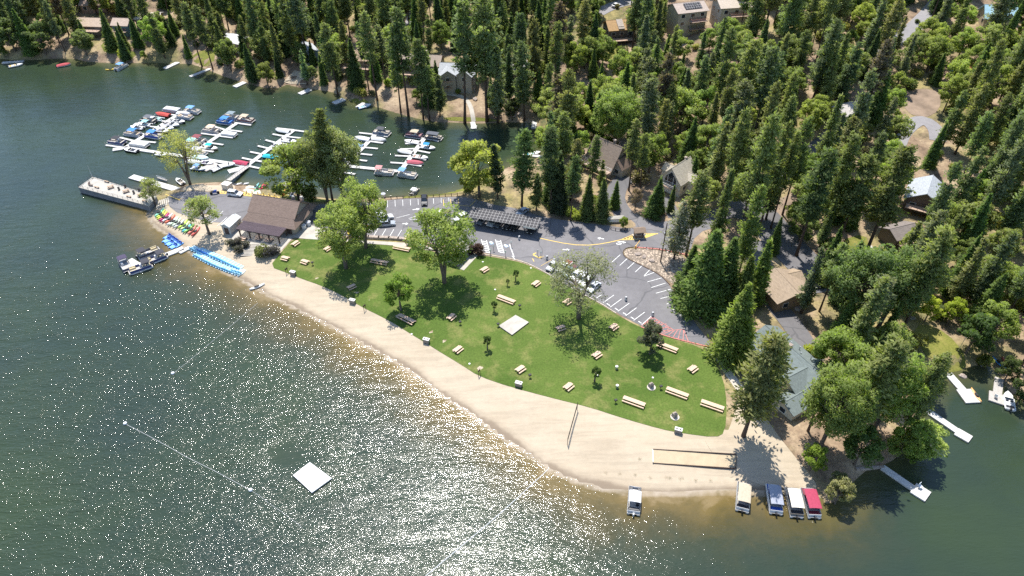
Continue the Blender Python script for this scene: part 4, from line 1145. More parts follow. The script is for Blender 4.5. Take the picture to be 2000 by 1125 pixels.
def pontoon(L_=6.2, W=2.45, can=(-1.6, 1.0), cover=None, motor=True, enclosed=False):
    def build(root):
        for s in (-1, 1):
            rings = []
            for x, r in ((-L_ / 2, .26), (-L_ / 2 + .1, .32), (L_ / 2 - .9, .32), (L_ / 2 - .3, .22), (L_ / 2 + .1, .05)):
                rings.append([(x, s * W * .38 + r * math.cos(a), .12 + (.32 - r) * .6 + r * math.sin(a)) for a in np.linspace(0, 2 * math.pi, 9)[:-1]])
            MB().loft(rings).build('pontoon', METAL, root, True)
        MB().box(0, 0, .5, L_, W, .1).build('deck', PLASTIC, root, color=(.42, .40, .37))
        b = MB(); h = .58
        for s in (-1, 1): b.box(-.05, s * (W / 2 - .05), .55 + h / 2, L_ - .7, .05, h)
        b.box(L_ / 2 - .4, 0, .55 + h / 2, .05, W - .1, h); b.box(-L_ / 2 + .32, 0, .55 + h / 2, .05, W - .1, h)
        b.build('fence', PAINT, root, color=(.8, .8, .8))
        t = MB()
        for s in (-1, 1): t.tube([(-L_ / 2 + .3, s * (W / 2 - .05), 1.17), (L_ / 2 - .4, s * (W / 2 - .05), 1.17)], .035, 4)
        t.build('rail', METAL, root)
        if cover is None:
            for (x, y, sx, sy) in ((L_ / 2 - 1.3, W / 2 - .45, 1.7, .6), (L_ / 2 - 1.3, -W / 2 + .45, 1.7, .6), (-L_ / 2 + .85, 0, .75, W - .4)):
                q = MB(); q.box(x, y, .78, sx, sy, .42, taper=.92)
                if sx > sy: q.box(x, y + math.copysign(sy * .42, y), 1.05, sx, .16, .35)
                else: q.box(x - sx * .42, y, 1.05, .16, sy, .35)
                q.build('seat', PLASTIC, root, color=(.62, .55, .46))
            q = MB(); q.box(-.35, -W / 2 + .6, .95, .6, .7, .8, taper=.8); q.build('console', PLASTIC, root, color=(.7, .7, .7))
            q = MB(); q.box(-1.1, -W / 2 + .6, .9, .5, .5, .5); q.box(-1.3, -W / 2 + .6, 1.25, .12, .5, .4); q.build('seat', PLASTIC, root, color=(.62, .55, .46))
        else:
            c0, c1 = cover
            rings = []
            for x, zz in ((c0, 1.12), (c0 + .12, 1.2), ((c0 + c1) / 2 - .3, 1.55), ((c0 + c1) / 2 + .5, 1.42), (c1 - .15, 1.2), (c1, 1.1)):
                rings.append([(x, W / 2 * 1.01, .72), (x, W / 2 * .98, 1.12), (x, W * .26, zz - .04), (x, 0, zz), (x, -W * .26, zz - .04), (x, -W / 2 * .98, 1.12), (x, -W / 2 * 1.01, .72)])
            MB().loft(rings).build('cover', FABRIC, root, color=(.8, .78, .74))
        if can: canopy(root, can[0], can[1], W * .96, 2.25)
        if motor: outboard(root, -L_ / 2)
    return build

def runabout(L_=5.4, W=2.1, cover=False, can=False, tower=False):
    def build(root):
        hb = ellipse_hull(L_, W); rings = []
        for i, (x, w) in enumerate(hb):
            u = i / (len(hb) - 1); w = max(w, .03)
            zt = .62 + .22 * u ** 2; zb = -.18 + .42 * max(0, u - .6) ** 1.5 * 2
            rings.append([(x, w, zt), (x, w * .86, .2), (x, 0, zb), (x, -w * .86, .2), (x, -w, zt)])
        MB().loft(rings).build('hull', HULL, root, True, color=(.78, .78, .77))
        if cover:
            rings = []
            for i, (x, w) in enumerate(hb):
                u = i / (len(hb) - 1); w = max(w * 1.03, .03); zt = .64 + .22 * u ** 2
                k = math.sin(math.pi * min(1, u * .86 + .12)) ** .7
                rings.append([(x, w, zt - .14), (x, w, zt + .02), (x, w * .5, zt + .05 + .42 * k), (x, 0, zt + .05 + .52 * k), (x, -w * .5, zt + .05 + .42 * k), (x, -w, zt + .02), (x, -w, zt - .14)])
            MB().loft(rings).build('cover', FABRIC, root, color=(.8, .8, .8))
        else:
            d = MB()   # gunwale and foredeck
            n = len(hb)
            for i in range(n - 1):
                (x0, w0), (x1, w1) = hb[i], hb[i + 1]; u0, u1 = i / (n - 1), (i + 1) / (n - 1); z0, z1 = .63 + .22 * u0 ** 2, .63 + .22 * u1 ** 2
                if u0 > .58: d.slab([(x0, w0, z0), (x0, -w0, z0), (x1, -max(w1, .02), z1), (x1, max(w1, .02), z1)], .05)
                else:
                    for s in (-1, 1): d.slab([(x0, s * w0, z0), (x0, s * (w0 - .22), z0), (x1, s * (w1 - .22), z1), (x1, s * w1, z1)], .05)
            d.build('foredeck', HULL, root, color=(.8, .8, .79))
            MB().box(-.5, 0, .3, L_ * .62, W * .78, .06).build('cockpit_floor', PLASTIC, root, color=(.20, .18, .17))
            for x, y in ((-.1, .45), (-.1, -.45)):
                q = MB(); q.box(x, y, .5, .5, .5, .35); q.box(x - .24, y, .78, .12, .5, .4); q.build('seat', PLASTIC, root, color=(.6, .58, .55))
            q = MB(); q.box(-L_ / 2 + .75, 0, .5, .6, W * .72, .4); q.build('seat', PLASTIC, root, color=(.6, .58, .55))
            q = MB()
            q.slab([(.55, W * .40, .72), (.55, -W * .40, .72), (.25, -W * .36, 1.12), (.25, W * .36, 1.12)], .04)
            q.build('windscreen', GLASS, root)
        if can: canopy(root, -1.5, .5, W * .85, 1.75, .12)
        if tower:
            q = MB()
            for s in (-1, 1): q.tube([(.5, s * W * .44, .7), (-.1, s * W * .4, 1.95), (-.9, s * W * .44, .7)], .04, 5)
            q.tube([(-.1, W * .4, 1.95), (-.1, -W * .4, 1.95)], .05, 5); q.build('tower', METAL, root)
        outboard(root, -L_ / 2, 0, .5)
    return build

BK = {'pon': pontoon(), 'pon_long': pontoon(6.6, 2.5, (-2.4, 1.9)), 'pon_cov': pontoon(6.2, 2.45, None, (-2.9, 2.8)), 'pon_fwd': pontoon(6.2, 2.45, (-2.7, -.6)), 'pon_open': pontoon(5.8, 2.4, None),
      'run': runabout(), 'run_cov': runabout(5.4, 2.1, True), 'run_can': runabout(5.2, 2.05, False, True), 'run_tow': runabout(6.0, 2.3, False, False, True), 'skiff': runabout(4.2, 1.6)}
WH = (.58, .58, .575); GRY = (.36, .36, .38); DK = (.04, .042, .05); TAN = (.62, .50, .36); BLU = (.06, .22, .55); SKY = (.16, .33, .62); AQU = (.28, .58, .62); TUR = (.03, .42, .50); REDC = (.50, .075, .06); MAR = (.20, .028, .045); CRM = (.46, .39, .29)
NAVY = (.025, .045, .16); LAV = (.60, .60, .72)

def boat(kind, a, b, main, hull, label, group=None, seat=None, cat='boat', sc=1.0, motor=None, fl=None):
    """a = stern pixel, b = bow pixel, at the waterline"""
    p, q = at(*a, .3), at(*b, .3)
    c = (p + q) / 2
    name = 'pontoon_boat' if kind.startswith('pon') else 'motorboat'
    cols = {'canopy': main, 'cover': main, 'fence': hull, 'hull': hull}
    if seat: cols['seat'] = seat
    if motor: cols['outboard_motor'] = motor
    return place(kind, BK[kind], name, label, 'pontoon boat' if name == 'pontoon_boat' else 'motorboat', (c.x, c.y, 0), yaw(p, q), group, cols, sc)

# in the marina a finger berth runs about 56 px across and 8 px down; boats are centred and pointed along it
def mb(kind, x, y, main, hull, label, flip=False, seat=None, sc=1.06, d=(24, 3.4)):
    a, b = (x - d[0] / 2, y - d[1] / 2), (x + d[0] / 2, y + d[1] / 2)
    if flip: a, b = b, a
    return boat(kind, a, b, main, hull, label, 'boats moored in the marina', seat, sc=sc)

D1 = 'leftmost marina dock'
mb('pon', 229, 279, DK, NAVY, 'navy pontoon boat with white-edged dark roof, nearest the left end of the ' + D1, True)
mb('pon', 260, 263, BLU, (.5, .5, .52), 'pontoon boat with bright blue canopy on the left side of the ' + D1, True, TAN)
mb('run_can', 268, 250, WH, WH, 'small white motorboat with white canopy on the left side of the ' + D1, True)
mb('run_can', 283, 243.5, AQU, WH, 'motorboat with pale aqua canopy on the left side of the ' + D1, True)
mb('pon', 291, 237, (.12, .13, .15), DK, 'dark pontoon boat with charcoal canopy on the left side of the ' + D1, True)
mb('run_tow', 304, 232.5, WH, (.35, .55, .52), 'teal and white wakeboard boat with tower on the ' + D1, True, DK)
mb('run_cov', 318, 225, REDC, REDC, 'boat wrapped in a faded red cover on the ' + D1, True, sc=1.1)
mb('pon_cov', 336, 216, WH, GRY, 'large white-covered pontoon boat at the far tip of the ' + D1, True, sc=1.1)
mb('pon', 376, 219, SKY, WH, 'pontoon boat with light blue canopy, farthest right on the ' + D1)
mb('run_cov', 360, 223, WH, (.55, .5, .5), 'white-covered motorboat beside the light blue canopy on the ' + D1)
mb('pon_open', 362, 230, GRY, (.50, .50, .54), 'grey open pontoon boat on the right side of the ' + D1, False, TAN)
mb('run', 349, 238, DK, DK, 'dark navy open motorboat on the right side of the ' + D1)
mb('run_tow', 336, 244, DK, (.5, .48, .45), 'tan and dark wakeboard boat with tower on the right side of the ' + D1)
mb('run', 327, 250.5, WH, WH, 'white open motorboat on the right side of the ' + D1)
mb('run', 318, 256.5, WH, (.16, .15, .19), 'dark open motorboat next to the blue-hulled pontoon on the ' + D1)
mb('pon', 301, 267, BLU, (.05, .09, .42), 'blue-hulled pontoon boat with bright blue canopy on the right side of the ' + D1)
mb('pon_cov', 273, 284, (.72, .69, .66), (.6, .58, .55), 'large pale grey covered pontoon boat in the first right berth of the ' + D1, sc=1.12)
mb('run', 256, 294, WH, DK, 'black and white speedboat tied outside the walkway of the ' + D1, True)
mb('skiff', 316, 303, WH, WH, 'small white open boat tied to the walkway near the pale shore tree', False)
D2 = 'second marina dock'
mb('pon', 452, 230, (.20, .25, .28), WH, 'pontoon boat with slate canopy at the far tip of the ' + D2, True)
mb('pon', 440, 239.5, BLU, (.04, .14, .45), 'pontoon boat with royal blue canopy and blue skirts on the ' + D2, True, BLU)
mb('pon', 481, 236, CRM, (.16, .07, .08), 'dark red pontoon boat with cream canopy on the ' + D2)
mb('pon', 413, 256.5, (.70, .50, .36), (.45, .42, .40), 'pontoon boat with peach canopy on the left side of the ' + D2, True)
mb('pon_cov', 448, 263.5, (.74, .73, .72), (.5, .5, .54), 'pontoon boat under a pale grey cover on the right side of the ' + D2, sc=.95)
mb('pon', 386, 276, (.22, .06, .07), (.5, .5, .5), 'pontoon boat with dark red canopy on the left side of the ' + D2, True)
mb('pon', 375, 283, AQU, WH, 'pontoon boat with pale aqua canopy on the left side of the ' + D2, True)
mb('run_can', 412, 290, TUR, TAN, 'tan motorboat with small turquoise canopy on the right side of the ' + D2)
mb('pon', 387, 301, LAV, WH, 'pontoon boat with pale lavender canopy near the foot of the ' + D2)
mb('run_cov', 394, 309.5, (.55, .70, .70), WH, 'motorboat under a pale aqua cover near the foot of the ' + D2)
mb('run_cov', 380, 318, WH, WH, 'white-covered boat just behind the pale twin-trunked tree')
mb('run', 404, 319, DK, (.10, .07, .12), 'dark purple open boat beside the grey dock slab', sc=.95)
mb('run_can', 388, 330, SKY, (.3, .38, .55), 'blue and white speedboat at the left of the grey dock slab', sc=1.0)
mb('run', 427, 329, WH, WH, 'white open motorboat at the right of the grey dock slab', d=(18, -8), sc=.9)
mb('run', 445, 323, WH, (.7, .7, .72), 'white runabout with rails between the walkway and the grey dock slab', d=(22, -4))
D3 = 'middle marina dock'
mb('run_cov', 552, 257, WH, WH, 'white-covered boat at the far tip of the ' + D3, True)
mb('run', 566, 276.5, WH, WH, 'white open bowrider on the right side of the ' + D3)
mb('run', 548, 286.5, WH, (.6, .6, .6), 'white boat with dark cockpit on the right side of the ' + D3, False, DK)
mb('run_cov', 530, 307.5, TUR, (.04, .35, .42), 'boat wrapped in a turquoise cover on the right side of the ' + D3)
mb('run_cov', 470, 319.5, (.42, .05, .10), (.35, .05, .08), 'boat wrapped in a crimson cover on the left side of the ' + D3, True)
D4 = 'fourth marina dock'
mb('pon', 746, 261, (.07, .075, .085), (.10, .14, .22), 'dark pontoon boat with black canopy at the far tip of the ' + D4)
mb('run_cov', 708, 272, (.70, .70, .74), WH, 'pale grey covered boat on the left side of the ' + D4, True)
mb('run_cov', 740, 273.5, WH, WH, 'white-covered runabout on the right side of the ' + D4)
mb('run_cov', 697, 284.5, (.22, .38, .62), WH, 'blue-covered boat on the left side of the ' + D4, True, sc=.85)
D5 = 'rightmost marina dock'
mb('pon', 809, 266, CRM, (.12, .07, .12), 'dark pontoon boat with cream canopy at the tip of the ' + D5, True, (.3, .15, .15))
mb('pon_long', 847, 270, (.10, .11, .13), (.05, .055, .075), 'black pontoon boat with long charcoal canopy at the tip of the ' + D5, sc=1.0)
mb('run', 805, 278, WH, (.72, .68, .64), 'white and tan open boat on the left side of the ' + D5, True)
mb('run_can', 836, 289, (.03, .25, .55), WH, 'white boat with small bright blue canopy on the right side of the ' + D5)
mb('run_cov', 791, 298, WH, WH, 'large white-covered boat on the left side of the ' + D5, True, sc=1.05)
mb('run', 821, 308, WH, WH, 'white open boat with brown seats on the right side of the ' + D5, False, (.35, .2, .14))
mb('run_cov', 812, 319, (.42, .10, .13), WH, 'boat under a faded red cover on the right side of the ' + D5)
mb('pon_fwd', 751, 338, (.50, .24, .24), (.62, .62, .66), 'pontoon boat with pink-red canopy tied to the walkway left of the ' + D5, d=(28, 2), sc=1.05)
mb('pon_fwd', 796, 343, SKY, (.5, .52, .58), 'pontoon boat with blue canopy at the foot of the ' + D5, d=(24, 4))
boat('pon', (805, 380), (813, 371), (.62, .62, .62), DK, 'small black pontoon boat with grey canopy beached below the guard rail', sc=.7)
boat('skiff', (358, 360), (346, 351), WH, (.25, .22, .2), 'small open fishing boat tied beside the long floating dock', None, CRM, sc=1.1)
# far shore boats
boat('run', (18, 131), (44, 126), WH, WH, 'white and yellow motorboat at the far left shore', None, (.6, .4, .05))
boat('run_cov', (113, 130), (137, 126), (.45, .08, .09), WH, 'white boat with red cover on the far left shore')
boat('pon', (226, 138), (248, 127), SKY, (.6, .6, .62), 'pontoon boat with blue canopy on the far left shore')
boat('run', (703, 211), (722, 206), WH, (.2, .4, .6), 'white and blue boat tied at the far shore below the lodge')
boat('run', (1030, 302), (1052, 299), WH, WH, 'white and teal boat at the cove beach behind the pines', None, TUR)
boat('run_cov', (1105, 268), (1120, 271), (.1, .25, .6), WH, 'blue-covered boat at the head of the cove')
# covered pontoon boats drawn up at the end of the beach (bow to the sand)
CB = 'covered pontoon boats at the beach'
boat('pon', (1237, 1003), (1240, 954), WH, (.7, .7, .72), 'pontoon boat with white and black canopy, alone on the beach edge', CB, DK, sc=(1.0), motor=WH)
boat('pon_long', (1449, 999), (1452, 945), CRM, (.74, .73, .72), 'cream-canopied pontoon boat nearest the tree shadow', CB, DK)
boat('pon_long', (1515, 1001), (1507, 951), (.30, .32, .38), (.75, .75, .76), 'pontoon boat with grey canopy and blue rear between two cream ones', CB, (.03, .10, .40))
boat('pon_long', (1556, 1011), (1543, 954), (.74, .68, .58), (.22, .20, .18), 'dark-sided pontoon boat with cream canopy beside the red one', CB, DK)
boat('pon_long', (1590, 1010), (1574, 957), (.36, .045, .09), (.72, .72, .72), 'pontoon boat with crimson canopy beside the silvery shrub', CB, MAR)
# rental pontoons round the T-shaped dock
RB = 'rental pontoon boats at the T dock'
boat('pon_fwd', (278, 500), (303, 490), (.05, .05, .06), (.08, .09, .12), 'rental pontoon with black canopy on the far side of the T dock', RB, (.6, .5, .3))
boat('pon_fwd', (318, 502), (290, 513), (.05, .05, .06), (.05, .07, .20), 'rental pontoon with black canopy on the near side of the T dock', RB, (.6, .5, .3))
boat('pon_fwd', (241, 511), (250, 528), (.06, .05, .09), (.08, .09, .12), 'rental pontoon with black canopy across the end of the T dock', RB, (.5, .5, .5))
boat('pon_fwd', (289, 520), (260, 530), (.05, .05, .06), (.05, .07, .22), 'rental pontoon with black canopy at the near corner of the T dock', RB, (.6, .5, .3))
boat('run', (1972, 799), (1967, 769), WH, WH, 'white motorboat moored at the grey wooden dock on the right', None, DK, sc=1.05)

# ------------------------------------------------------------------ docks
def plank_between(b, a, c, w, z=.42, th=.34, n=None, ext=0.0):
    p, q = at(*a, z), at(*c, z)
    L_ = (q - p).length + ext
    b.box((p.x + q.x) / 2, (p.y + q.y) / 2, z - th / 2, L_, w, th, yaw(p, q))
    return p, q

def dock(label, spine, fingers, w=1.6, wf=.85, mat_=None, name='floating_dock', cat='dock', extra=()):
    root = thing(name, label, cat, at(*spine[0], 0))
    off = Vector(root.location)
    def part(nm, a, c, ww, z=.42, th=.34):
        b = MB(); plank_between(b, a, c, ww, z, th)
        b.v = [(v[0] - off.x, v[1] - off.y, v[2]) for v in b.v]
        b.build(nm, mat_ or DOCKW, root)
    for i in range(len(spine) - 1): part('walkway', spine[i], spine[i + 1], w)
    for a, c in fingers: part('finger', a, c, wf, .40, .30)
    for a, c, ww in extra: part('platform', a, c, ww, .414, .32)
    for a, c in list(fingers)[::2]:
        p = at(*c, .4); b = MB(); b.tube([(p.x - off.x, p.y - off.y, -1), (p.x - off.x, p.y - off.y, 1.2)], .1, 6); b.build('mooring_pile', WHITECONC, root)
    return root

dock('leftmost white finger dock of the marina', [(243, 289), (350, 222)], [((262,275),(233,268)), ((262,274),(304,278)), ((243,288),(206,283)), ((285,262),(262,258.5)), ((284,261),(318,266)), ((305,248),(274,244)), ((305,248),(336,252)),
     ((325,237),(296,233)), ((325,236),(356,240)), ((345,225),(316,221)), ((345,225),(374,229))], extra=[((220,292),(240,289),2.0)])
dock('second white finger dock from the left', [(366, 306), (464, 239)], [((463,240),(491,244)), ((461,241),(440,238)), ((442,254),(419,247)), ((443,253),(473,257)), ((424,264),(392,260)), ((426,265),(455,268.5)), ((404,279),(374,275)), ((405,278),(436,282.5)), ((390,291),(360,287)), ((390,292),(417,296))])
dock('middle white finger dock of the marina, joined to the gangway', [(483, 323), (575, 253)], [((496,313),(472,308)), ((497,313),(530,318)), ((512,301),(488,296)), ((512,301),(543,306)), ((526,290),(503,284.5)), ((526,290),(557,294)), ((541,279),(518,273)), ((541,278),(568,283)),
     ((556,266),(532,261.5)), ((557,266),(588,269.5)), ((574,253.5),(540,250)), ((574,254),(601,257.5)), ((486,324),(514,330))], extra=[((478,326),(446,335),2.6)])
dock('fourth white finger dock half hidden by the big shore trees', [(639, 362), (733, 262)], [((730,262),(701,259)), ((730,262.5),(758,266.5)), ((718,275),(692,271)), ((718,275),(748,279)), ((706,287),(683,282)), ((706,287),(738,290)), ((694,299),(668,295)), ((694,299),(727,302.5)),
     ((684,310),(660,306)), ((684,310),(717,314)), ((666,334),(638,331)), ((666,335),(694,340)), ((654,347),(628,345)), ((654,348),(683,354))])
dock('rightmost white finger dock of the marina', [(782, 334), (832, 265)], [((831,266),(797,263.5)), ((831,267),(857,275.5)), ((824,279),(791,280)), ((822,281),(846,290)), ((814,290),(781,291)), ((812,293),(840,298.5)), ((803,305),(771,303.5)), ((804,305),(832,312)), ((793,319),(762,317)), ((794,319),(823,324)), ((783,334),(812,338))])
dock('long white walkway linking the left marina docks', [(243, 287.5), (484, 323.5)], [], 1.5)
dock('white walkway linking the right marina docks', [(600, 316), (783, 334.5)], [], 1.5)
dock('grey weathered dock slab by the speedboats', [(397, 331), (424, 319)], [], 3.4, mat_=DOCKG)
dock('long white floating dock beside the concrete pier', [(256, 344), (350, 371)], [], 2.4, name='floating_dock')
r_ = at(300, 352, 0)
def rack(root):
    b = MB()
    for k in range(7): b.box(-2 + k * .65, 0, .55, .08, .1, 1.1)
    b.box(0, 0, 1.05, 4.1, .08, .08); b.box(0, 0, .7, 4.1, .08, .08); b.build('rail', METAL, root)
    MB().box(0, .25, .12, 4.1, .5, .12).build('base', DOCKG, root)
place('dock_rail', rack, 'kayak_launch_rail', 'pale metal launch rail on the long floating dock', 'rail', at(316, 351, .42), yaw(at(305,348,.4), at(327,355,.4)))

def gangway(label, a, c, z0, z1, w=1.8):
    p, q = at(*a, z0), at(*c, z1); root = thing('gangway', label, 'gangway', p)
    off = Vector((p.x, p.y, p.z)); d = (q - p); n = Vector((-d.y, d.x, 0)).normalized() * w / 2
    b = MB(); b.slab([p - n - off, q - n - off, q + n - off, p + n - off], .15); b.build('ramp', DOCKG, root)
    for s in (-1, 1):
        b = MB()
        for k in range(9):
            e = p + d * k / 8 + n * s - off; b.tube([e, e + Vector((0, 0, 1.05))], .03, 4)
        b.tube([p + n * s - off + Vector((0, 0, 1.05)), q + n * s - off + Vector((0, 0, 1.05))], .04, 4)
        b.tube([p + n * s - off + Vector((0, 0, .55)), q + n * s - off + Vector((0, 0, .55))], .03, 4)
        b.build('railing', METAL, root)
gangway('railed gangway from the shore to the middle marina dock', (446, 352), (482, 325), 1.7, .55)
gangway('brown gangway behind the clubhouse to the half-hidden dock', (553, 362), (600, 322), 1.6, .55)
dock('T-shaped rental dock off the beach', [(358, 484), (268, 519)], [], 1.9, extra=[((250, 508), (282, 527), 2.4)])
dock('short white ramp dock on the sand beside the pedal boats', [(350, 493), (371, 482)], [], 1.4, name='floating_dock')
# private docks
dock('small white dock at the far left shore', [(322, 133), (348, 121)], [], 2.2)
dock('L-shaped grey dock under the tall shore pines', [(371, 149), (425, 128)], [], 1.6)
dock('small white dock right of the L-shaped far shore dock', [(458, 169), (478, 160)], [], 2.4)
dock('white T dock below the sandy far terrace', [(585, 183), (606, 174)], [], 2.4)
dock('white dock under the far shore trees beside the sandy terrace', [(652, 201), (672, 193)], [], 2.6)
dock('white dock with blue float at the far shore below the lodge', [(700, 210), (714, 201)], [], 3.0)
dock('white jetty at the foot of the far stone path', [(923, 238), (926, 251)], [], 1.8, extra=[((920, 247.5), (931, 248), 2.4)])
dock('white jetty at the head of the cove', [(1045, 234), (1042, 250)], [], 1.8)
dock('narrow white dock at the cove beach', [(1022, 300), (1060, 306)], [], 1.6)
dock('white dock along the far left shore bank', [(4, 122), (46, 119)], [], 1.6)
dock('white L-shaped dock below the garden lawn', [(1852, 729), (1886, 767)], [], 1.9, extra=[((1882, 760), (1901, 786), 3.4)])
dock('grey wooden dock beside the white motorboat', [(1952, 738), (1948, 770)], [], 1.8, mat_=DOCKG, extra=[((1950, 768), (1949, 787), 3.6)])
dock('white dock half hidden under the shore grove', [(1812, 802), (1880, 848)], [], 1.6, extra=[((1868, 842), (1896, 858), 2.4)])
dock('narrow jetty with a folding chair at its end', [(1724, 912), (1788, 956)], [], 1.5, extra=[((1784, 952), (1813, 970), 3.0)])
strip('seawall', [(1672, 917), (1700, 915.5), (1724, 914)], .5, .6, STONE)

# swim raft
p = [at(572, 928, .45), at(609, 962, .45), at(648, 934, .45), at(605, 902.5, .45)]
c = sum(p, Vector()) / 4
root = thing('swim_raft', 'square white swimming raft afloat on the sparkling lake', 'raft', (c.x, c.y, 0))
MB().prism([(q.x - c.x, q.y - c.y) for q in p], .18, .46).build('deck', plain('raft_deck', (.66, .655, .635), .7, 0, .12, .8, .2, streak=(1, 7, 1)), root)
MB().prism([((q.x - c.x) * .94, (q.y - c.y) * .94) for q in p], -.3, .18).build('float', BLACK, root)
# swim lines and buoys
def swim_line(label, pts, r=.03):
    q = [at(a, b, .03) for a, b in pts]; root = thing('swim_line', label, 'swim line', q[0])
    b = MB(); f = MB()
    for i in range(len(q) - 1):
        n = max(2, int((q[i + 1] - q[i]).length / 1.2))
        pp = []
        for k in range(n + 1):
            u = k / n; e = q[i].lerp(q[i + 1], u); s = math.sin(u * math.pi) * .12
            pp.append(e - q[0] + Vector((s, s * .6, 0)))
        b.tube(pp, r, 4)
        for e in pp[::2]: f.box(e.x, e.y, .04, .08, .08, .07)
    b.build('line', ROPE, root); f.build('float', ROPE, root)
swim_line('white swim line from the left beach out to the first buoy', [(503, 592), (420, 662), (340, 728)])
swim_line('white swim line between the two buoys left of the raft', [(245, 828), (365, 893), (490, 958)])
swim_line('white swim line running on from the right buoy below the raft', [(490, 958), (525, 983), (590, 1030)], .02)
swim_line('white swim line from the beach down to the picture edge', [(1070, 917), (980, 1000), (830, 1126)], .07)
def buoy(root):
    rings = []
    for k in range(7):
        a = -math.pi / 2 + math.pi * k / 6
        rings.append([(.42 * math.cos(a) * math.cos(t), .42 * math.cos(a) * math.sin(t), .2 + .36 * math.sin(a)) for t in np.linspace(0, 6.283, 11)[:-1]])
    MB().loft(rings).build('float', PLASTIC, root, True, color=(.85, .85, .85)); MB().tube([(0, 0, .5), (0, 0, .75)], .06, 6).build('handle', METAL, root)
for (x, y), lab in (((338, 730), 'white buoy at the outer end of the upper swim line'), ((245, 828), 'white buoy farthest left on the lake'), ((490, 958), 'white buoy left of the swimming raft')):
    place('buoy', buoy, 'buoy', lab, 'buoy', at(x, y, 0), 0, 'buoys on the swim lines')

# ------------------------------------------------------------------ pedal boats, kayaks, boards
def pedal(root):
    for s in (-1, 1):
        rings = [[(x, s * .5 + w * math.cos(a), .16 + r * math.sin(a)) for a in np.linspace(0, 6.283, 8)[:-1]] for x, w, r in ((-1.15, .18, .12), (-1, .28, .2), (.7, .28, .2), (1.1, .2, .16), (1.35, .05, .05))]
        MB().loft(rings).build('float', PLASTIC, root, True, color=(.35, .62, .8))
    MB().box(.1, 0, .3, 1.9, .75, .12).build('deck', PLASTIC, root, color=(.7, .8, .85))
    for s in (-1, 1):
        q = MB(); q.box(-.45, s * .36, .44, .5, .5, .16); q.box(-.72, s * .36, .68, .12, .5, .5); q.build('seat', PLASTIC, root, color=(.2, .5, .75))
PB = 'pedal boats on the beach'
def pedal_boat(px, py, label, ang, fl, seat, deck, group): place('pedal', pedal, 'pedal_boat', label, 'pedal boat', P(px, py) + Vector((0, 0, .02)), ang, group, {'float': fl, 'seat': seat, 'deck': deck}, .95)
up = yaw(at(385, 500, 1), at(398, 492, 1))
LB = ((.42, .70, .84), (.16, .48, .74), (.62, .78, .84))
rows = [('front', 385, 499, 455, 531, 15), ('back', 392, 490, 468, 524, 15)]
for rn, x0, y0, x1, y1, n in rows:
    for i in range(n):
        u = i / (n - 1)
        sag = math.sin(u * math.pi) * 2.0
        t = u ** 1.0
        dk = (.05, .22, .62) if (rn == 'back' and i < 4) else random.choice([(.18, .52, .76), (.30, .62, .80), (.12, .42, .70)])
        fl = random.choice([(.40, .70, .85), (.50, .76, .86), (.62, .80, .86)])
        lab = '%s light-blue pedal boat in the %s row on the beach, counted from the rental dock' % ({0: 'first', n - 1: 'last'}.get(i, ORD[i]), rn)
        if rn == 'back' and i < 4: lab = '%s dark-blue seated pedal boat in the back row, counted from the rental dock' % ORD[i]
        pedal_boat(x0 + (x1 - x0) * t, y0 + (y1 - y0) * t + (sag if rn == 'front' else -sag * .6), lab, up + random.uniform(-.12, .12), fl, dk, (.26, .50, .68), PB)
for i in range(4):
    pedal_boat(377 + i * 5, 486 + i * 2.4, '%s pale aqua pedal boat beside the white ramp dock' % ORD[i], up + random.uniform(-.1, .1), (.55, .78, .84), (.2, .5, .7), (.36, .6, .72), 'pale pedal boats by the ramp dock')
for i in range(5):
    pedal_boat(459 + i * 3.2, 529 + i * .8 + (i % 2) * 4, '%s whitish pedal boat at the right end of the row' % ORD[i], up + random.uniform(-.1, .1), (.70, .82, .84), (.25, .52, .66), (.45, .64, .72), 'whitish pedal boats at the row end')
for j, (x, y) in enumerate([(329, 464), (336, 469), (342.5, 473.5), (349, 478.5), (327, 470.5), (333, 476), (340, 482)]):
    p = at(x, y, 0)
    place('pedal', pedal, 'pedal_boat', '%s deep-blue pedal boat afloat beside the T dock, %s row' % (ORD[j % 4], 'shoreward' if j < 4 else 'outer'), 'pedal boat', (p.x, p.y, .0), up + math.pi + random.uniform(-.1, .1), 'blue pedal boats afloat', {'float': (.12, .36, .78), 'seat': (.03, .10, .38), 'deck': (.2, .42, .8)}, 1.1)
def kayak(root):
    L_, W = 3.3, .76
    rings = []
    for i in range(11):
        u = i / 10; x = -L_ / 2 + L_ * u; w = W / 2 * math.sin(math.pi * (.04 + .92 * u)) ** .75; r = .16 + .10 * abs(2 * u - 1) ** 2
        rings.append([(x, w * math.cos(a), .2 + r * math.sin(a) + .06 * abs(2 * u - 1) ** 2) for a in np.linspace(0, 6.283, 9)[:-1]])
    MB().loft(rings).build('hull', PLASTIC, root, True, color=(.7, .2, .1))
    rings = [[(x + .62 * math.cos(a) * k, .27 * math.sin(a) * k, z) for a in np.linspace(0, 6.283, 11)[:-1]] for x, k, z in ((-.1, 1.0, .36), (-.1, 1.0, .43), (-.1, .8, .40))]
    MB().loft(rings).build('cockpit', BLACK, root)
    q = MB(); q.box(-.38, 0, .42, .1, .36, .3); q.build('seat', BLACK, root)
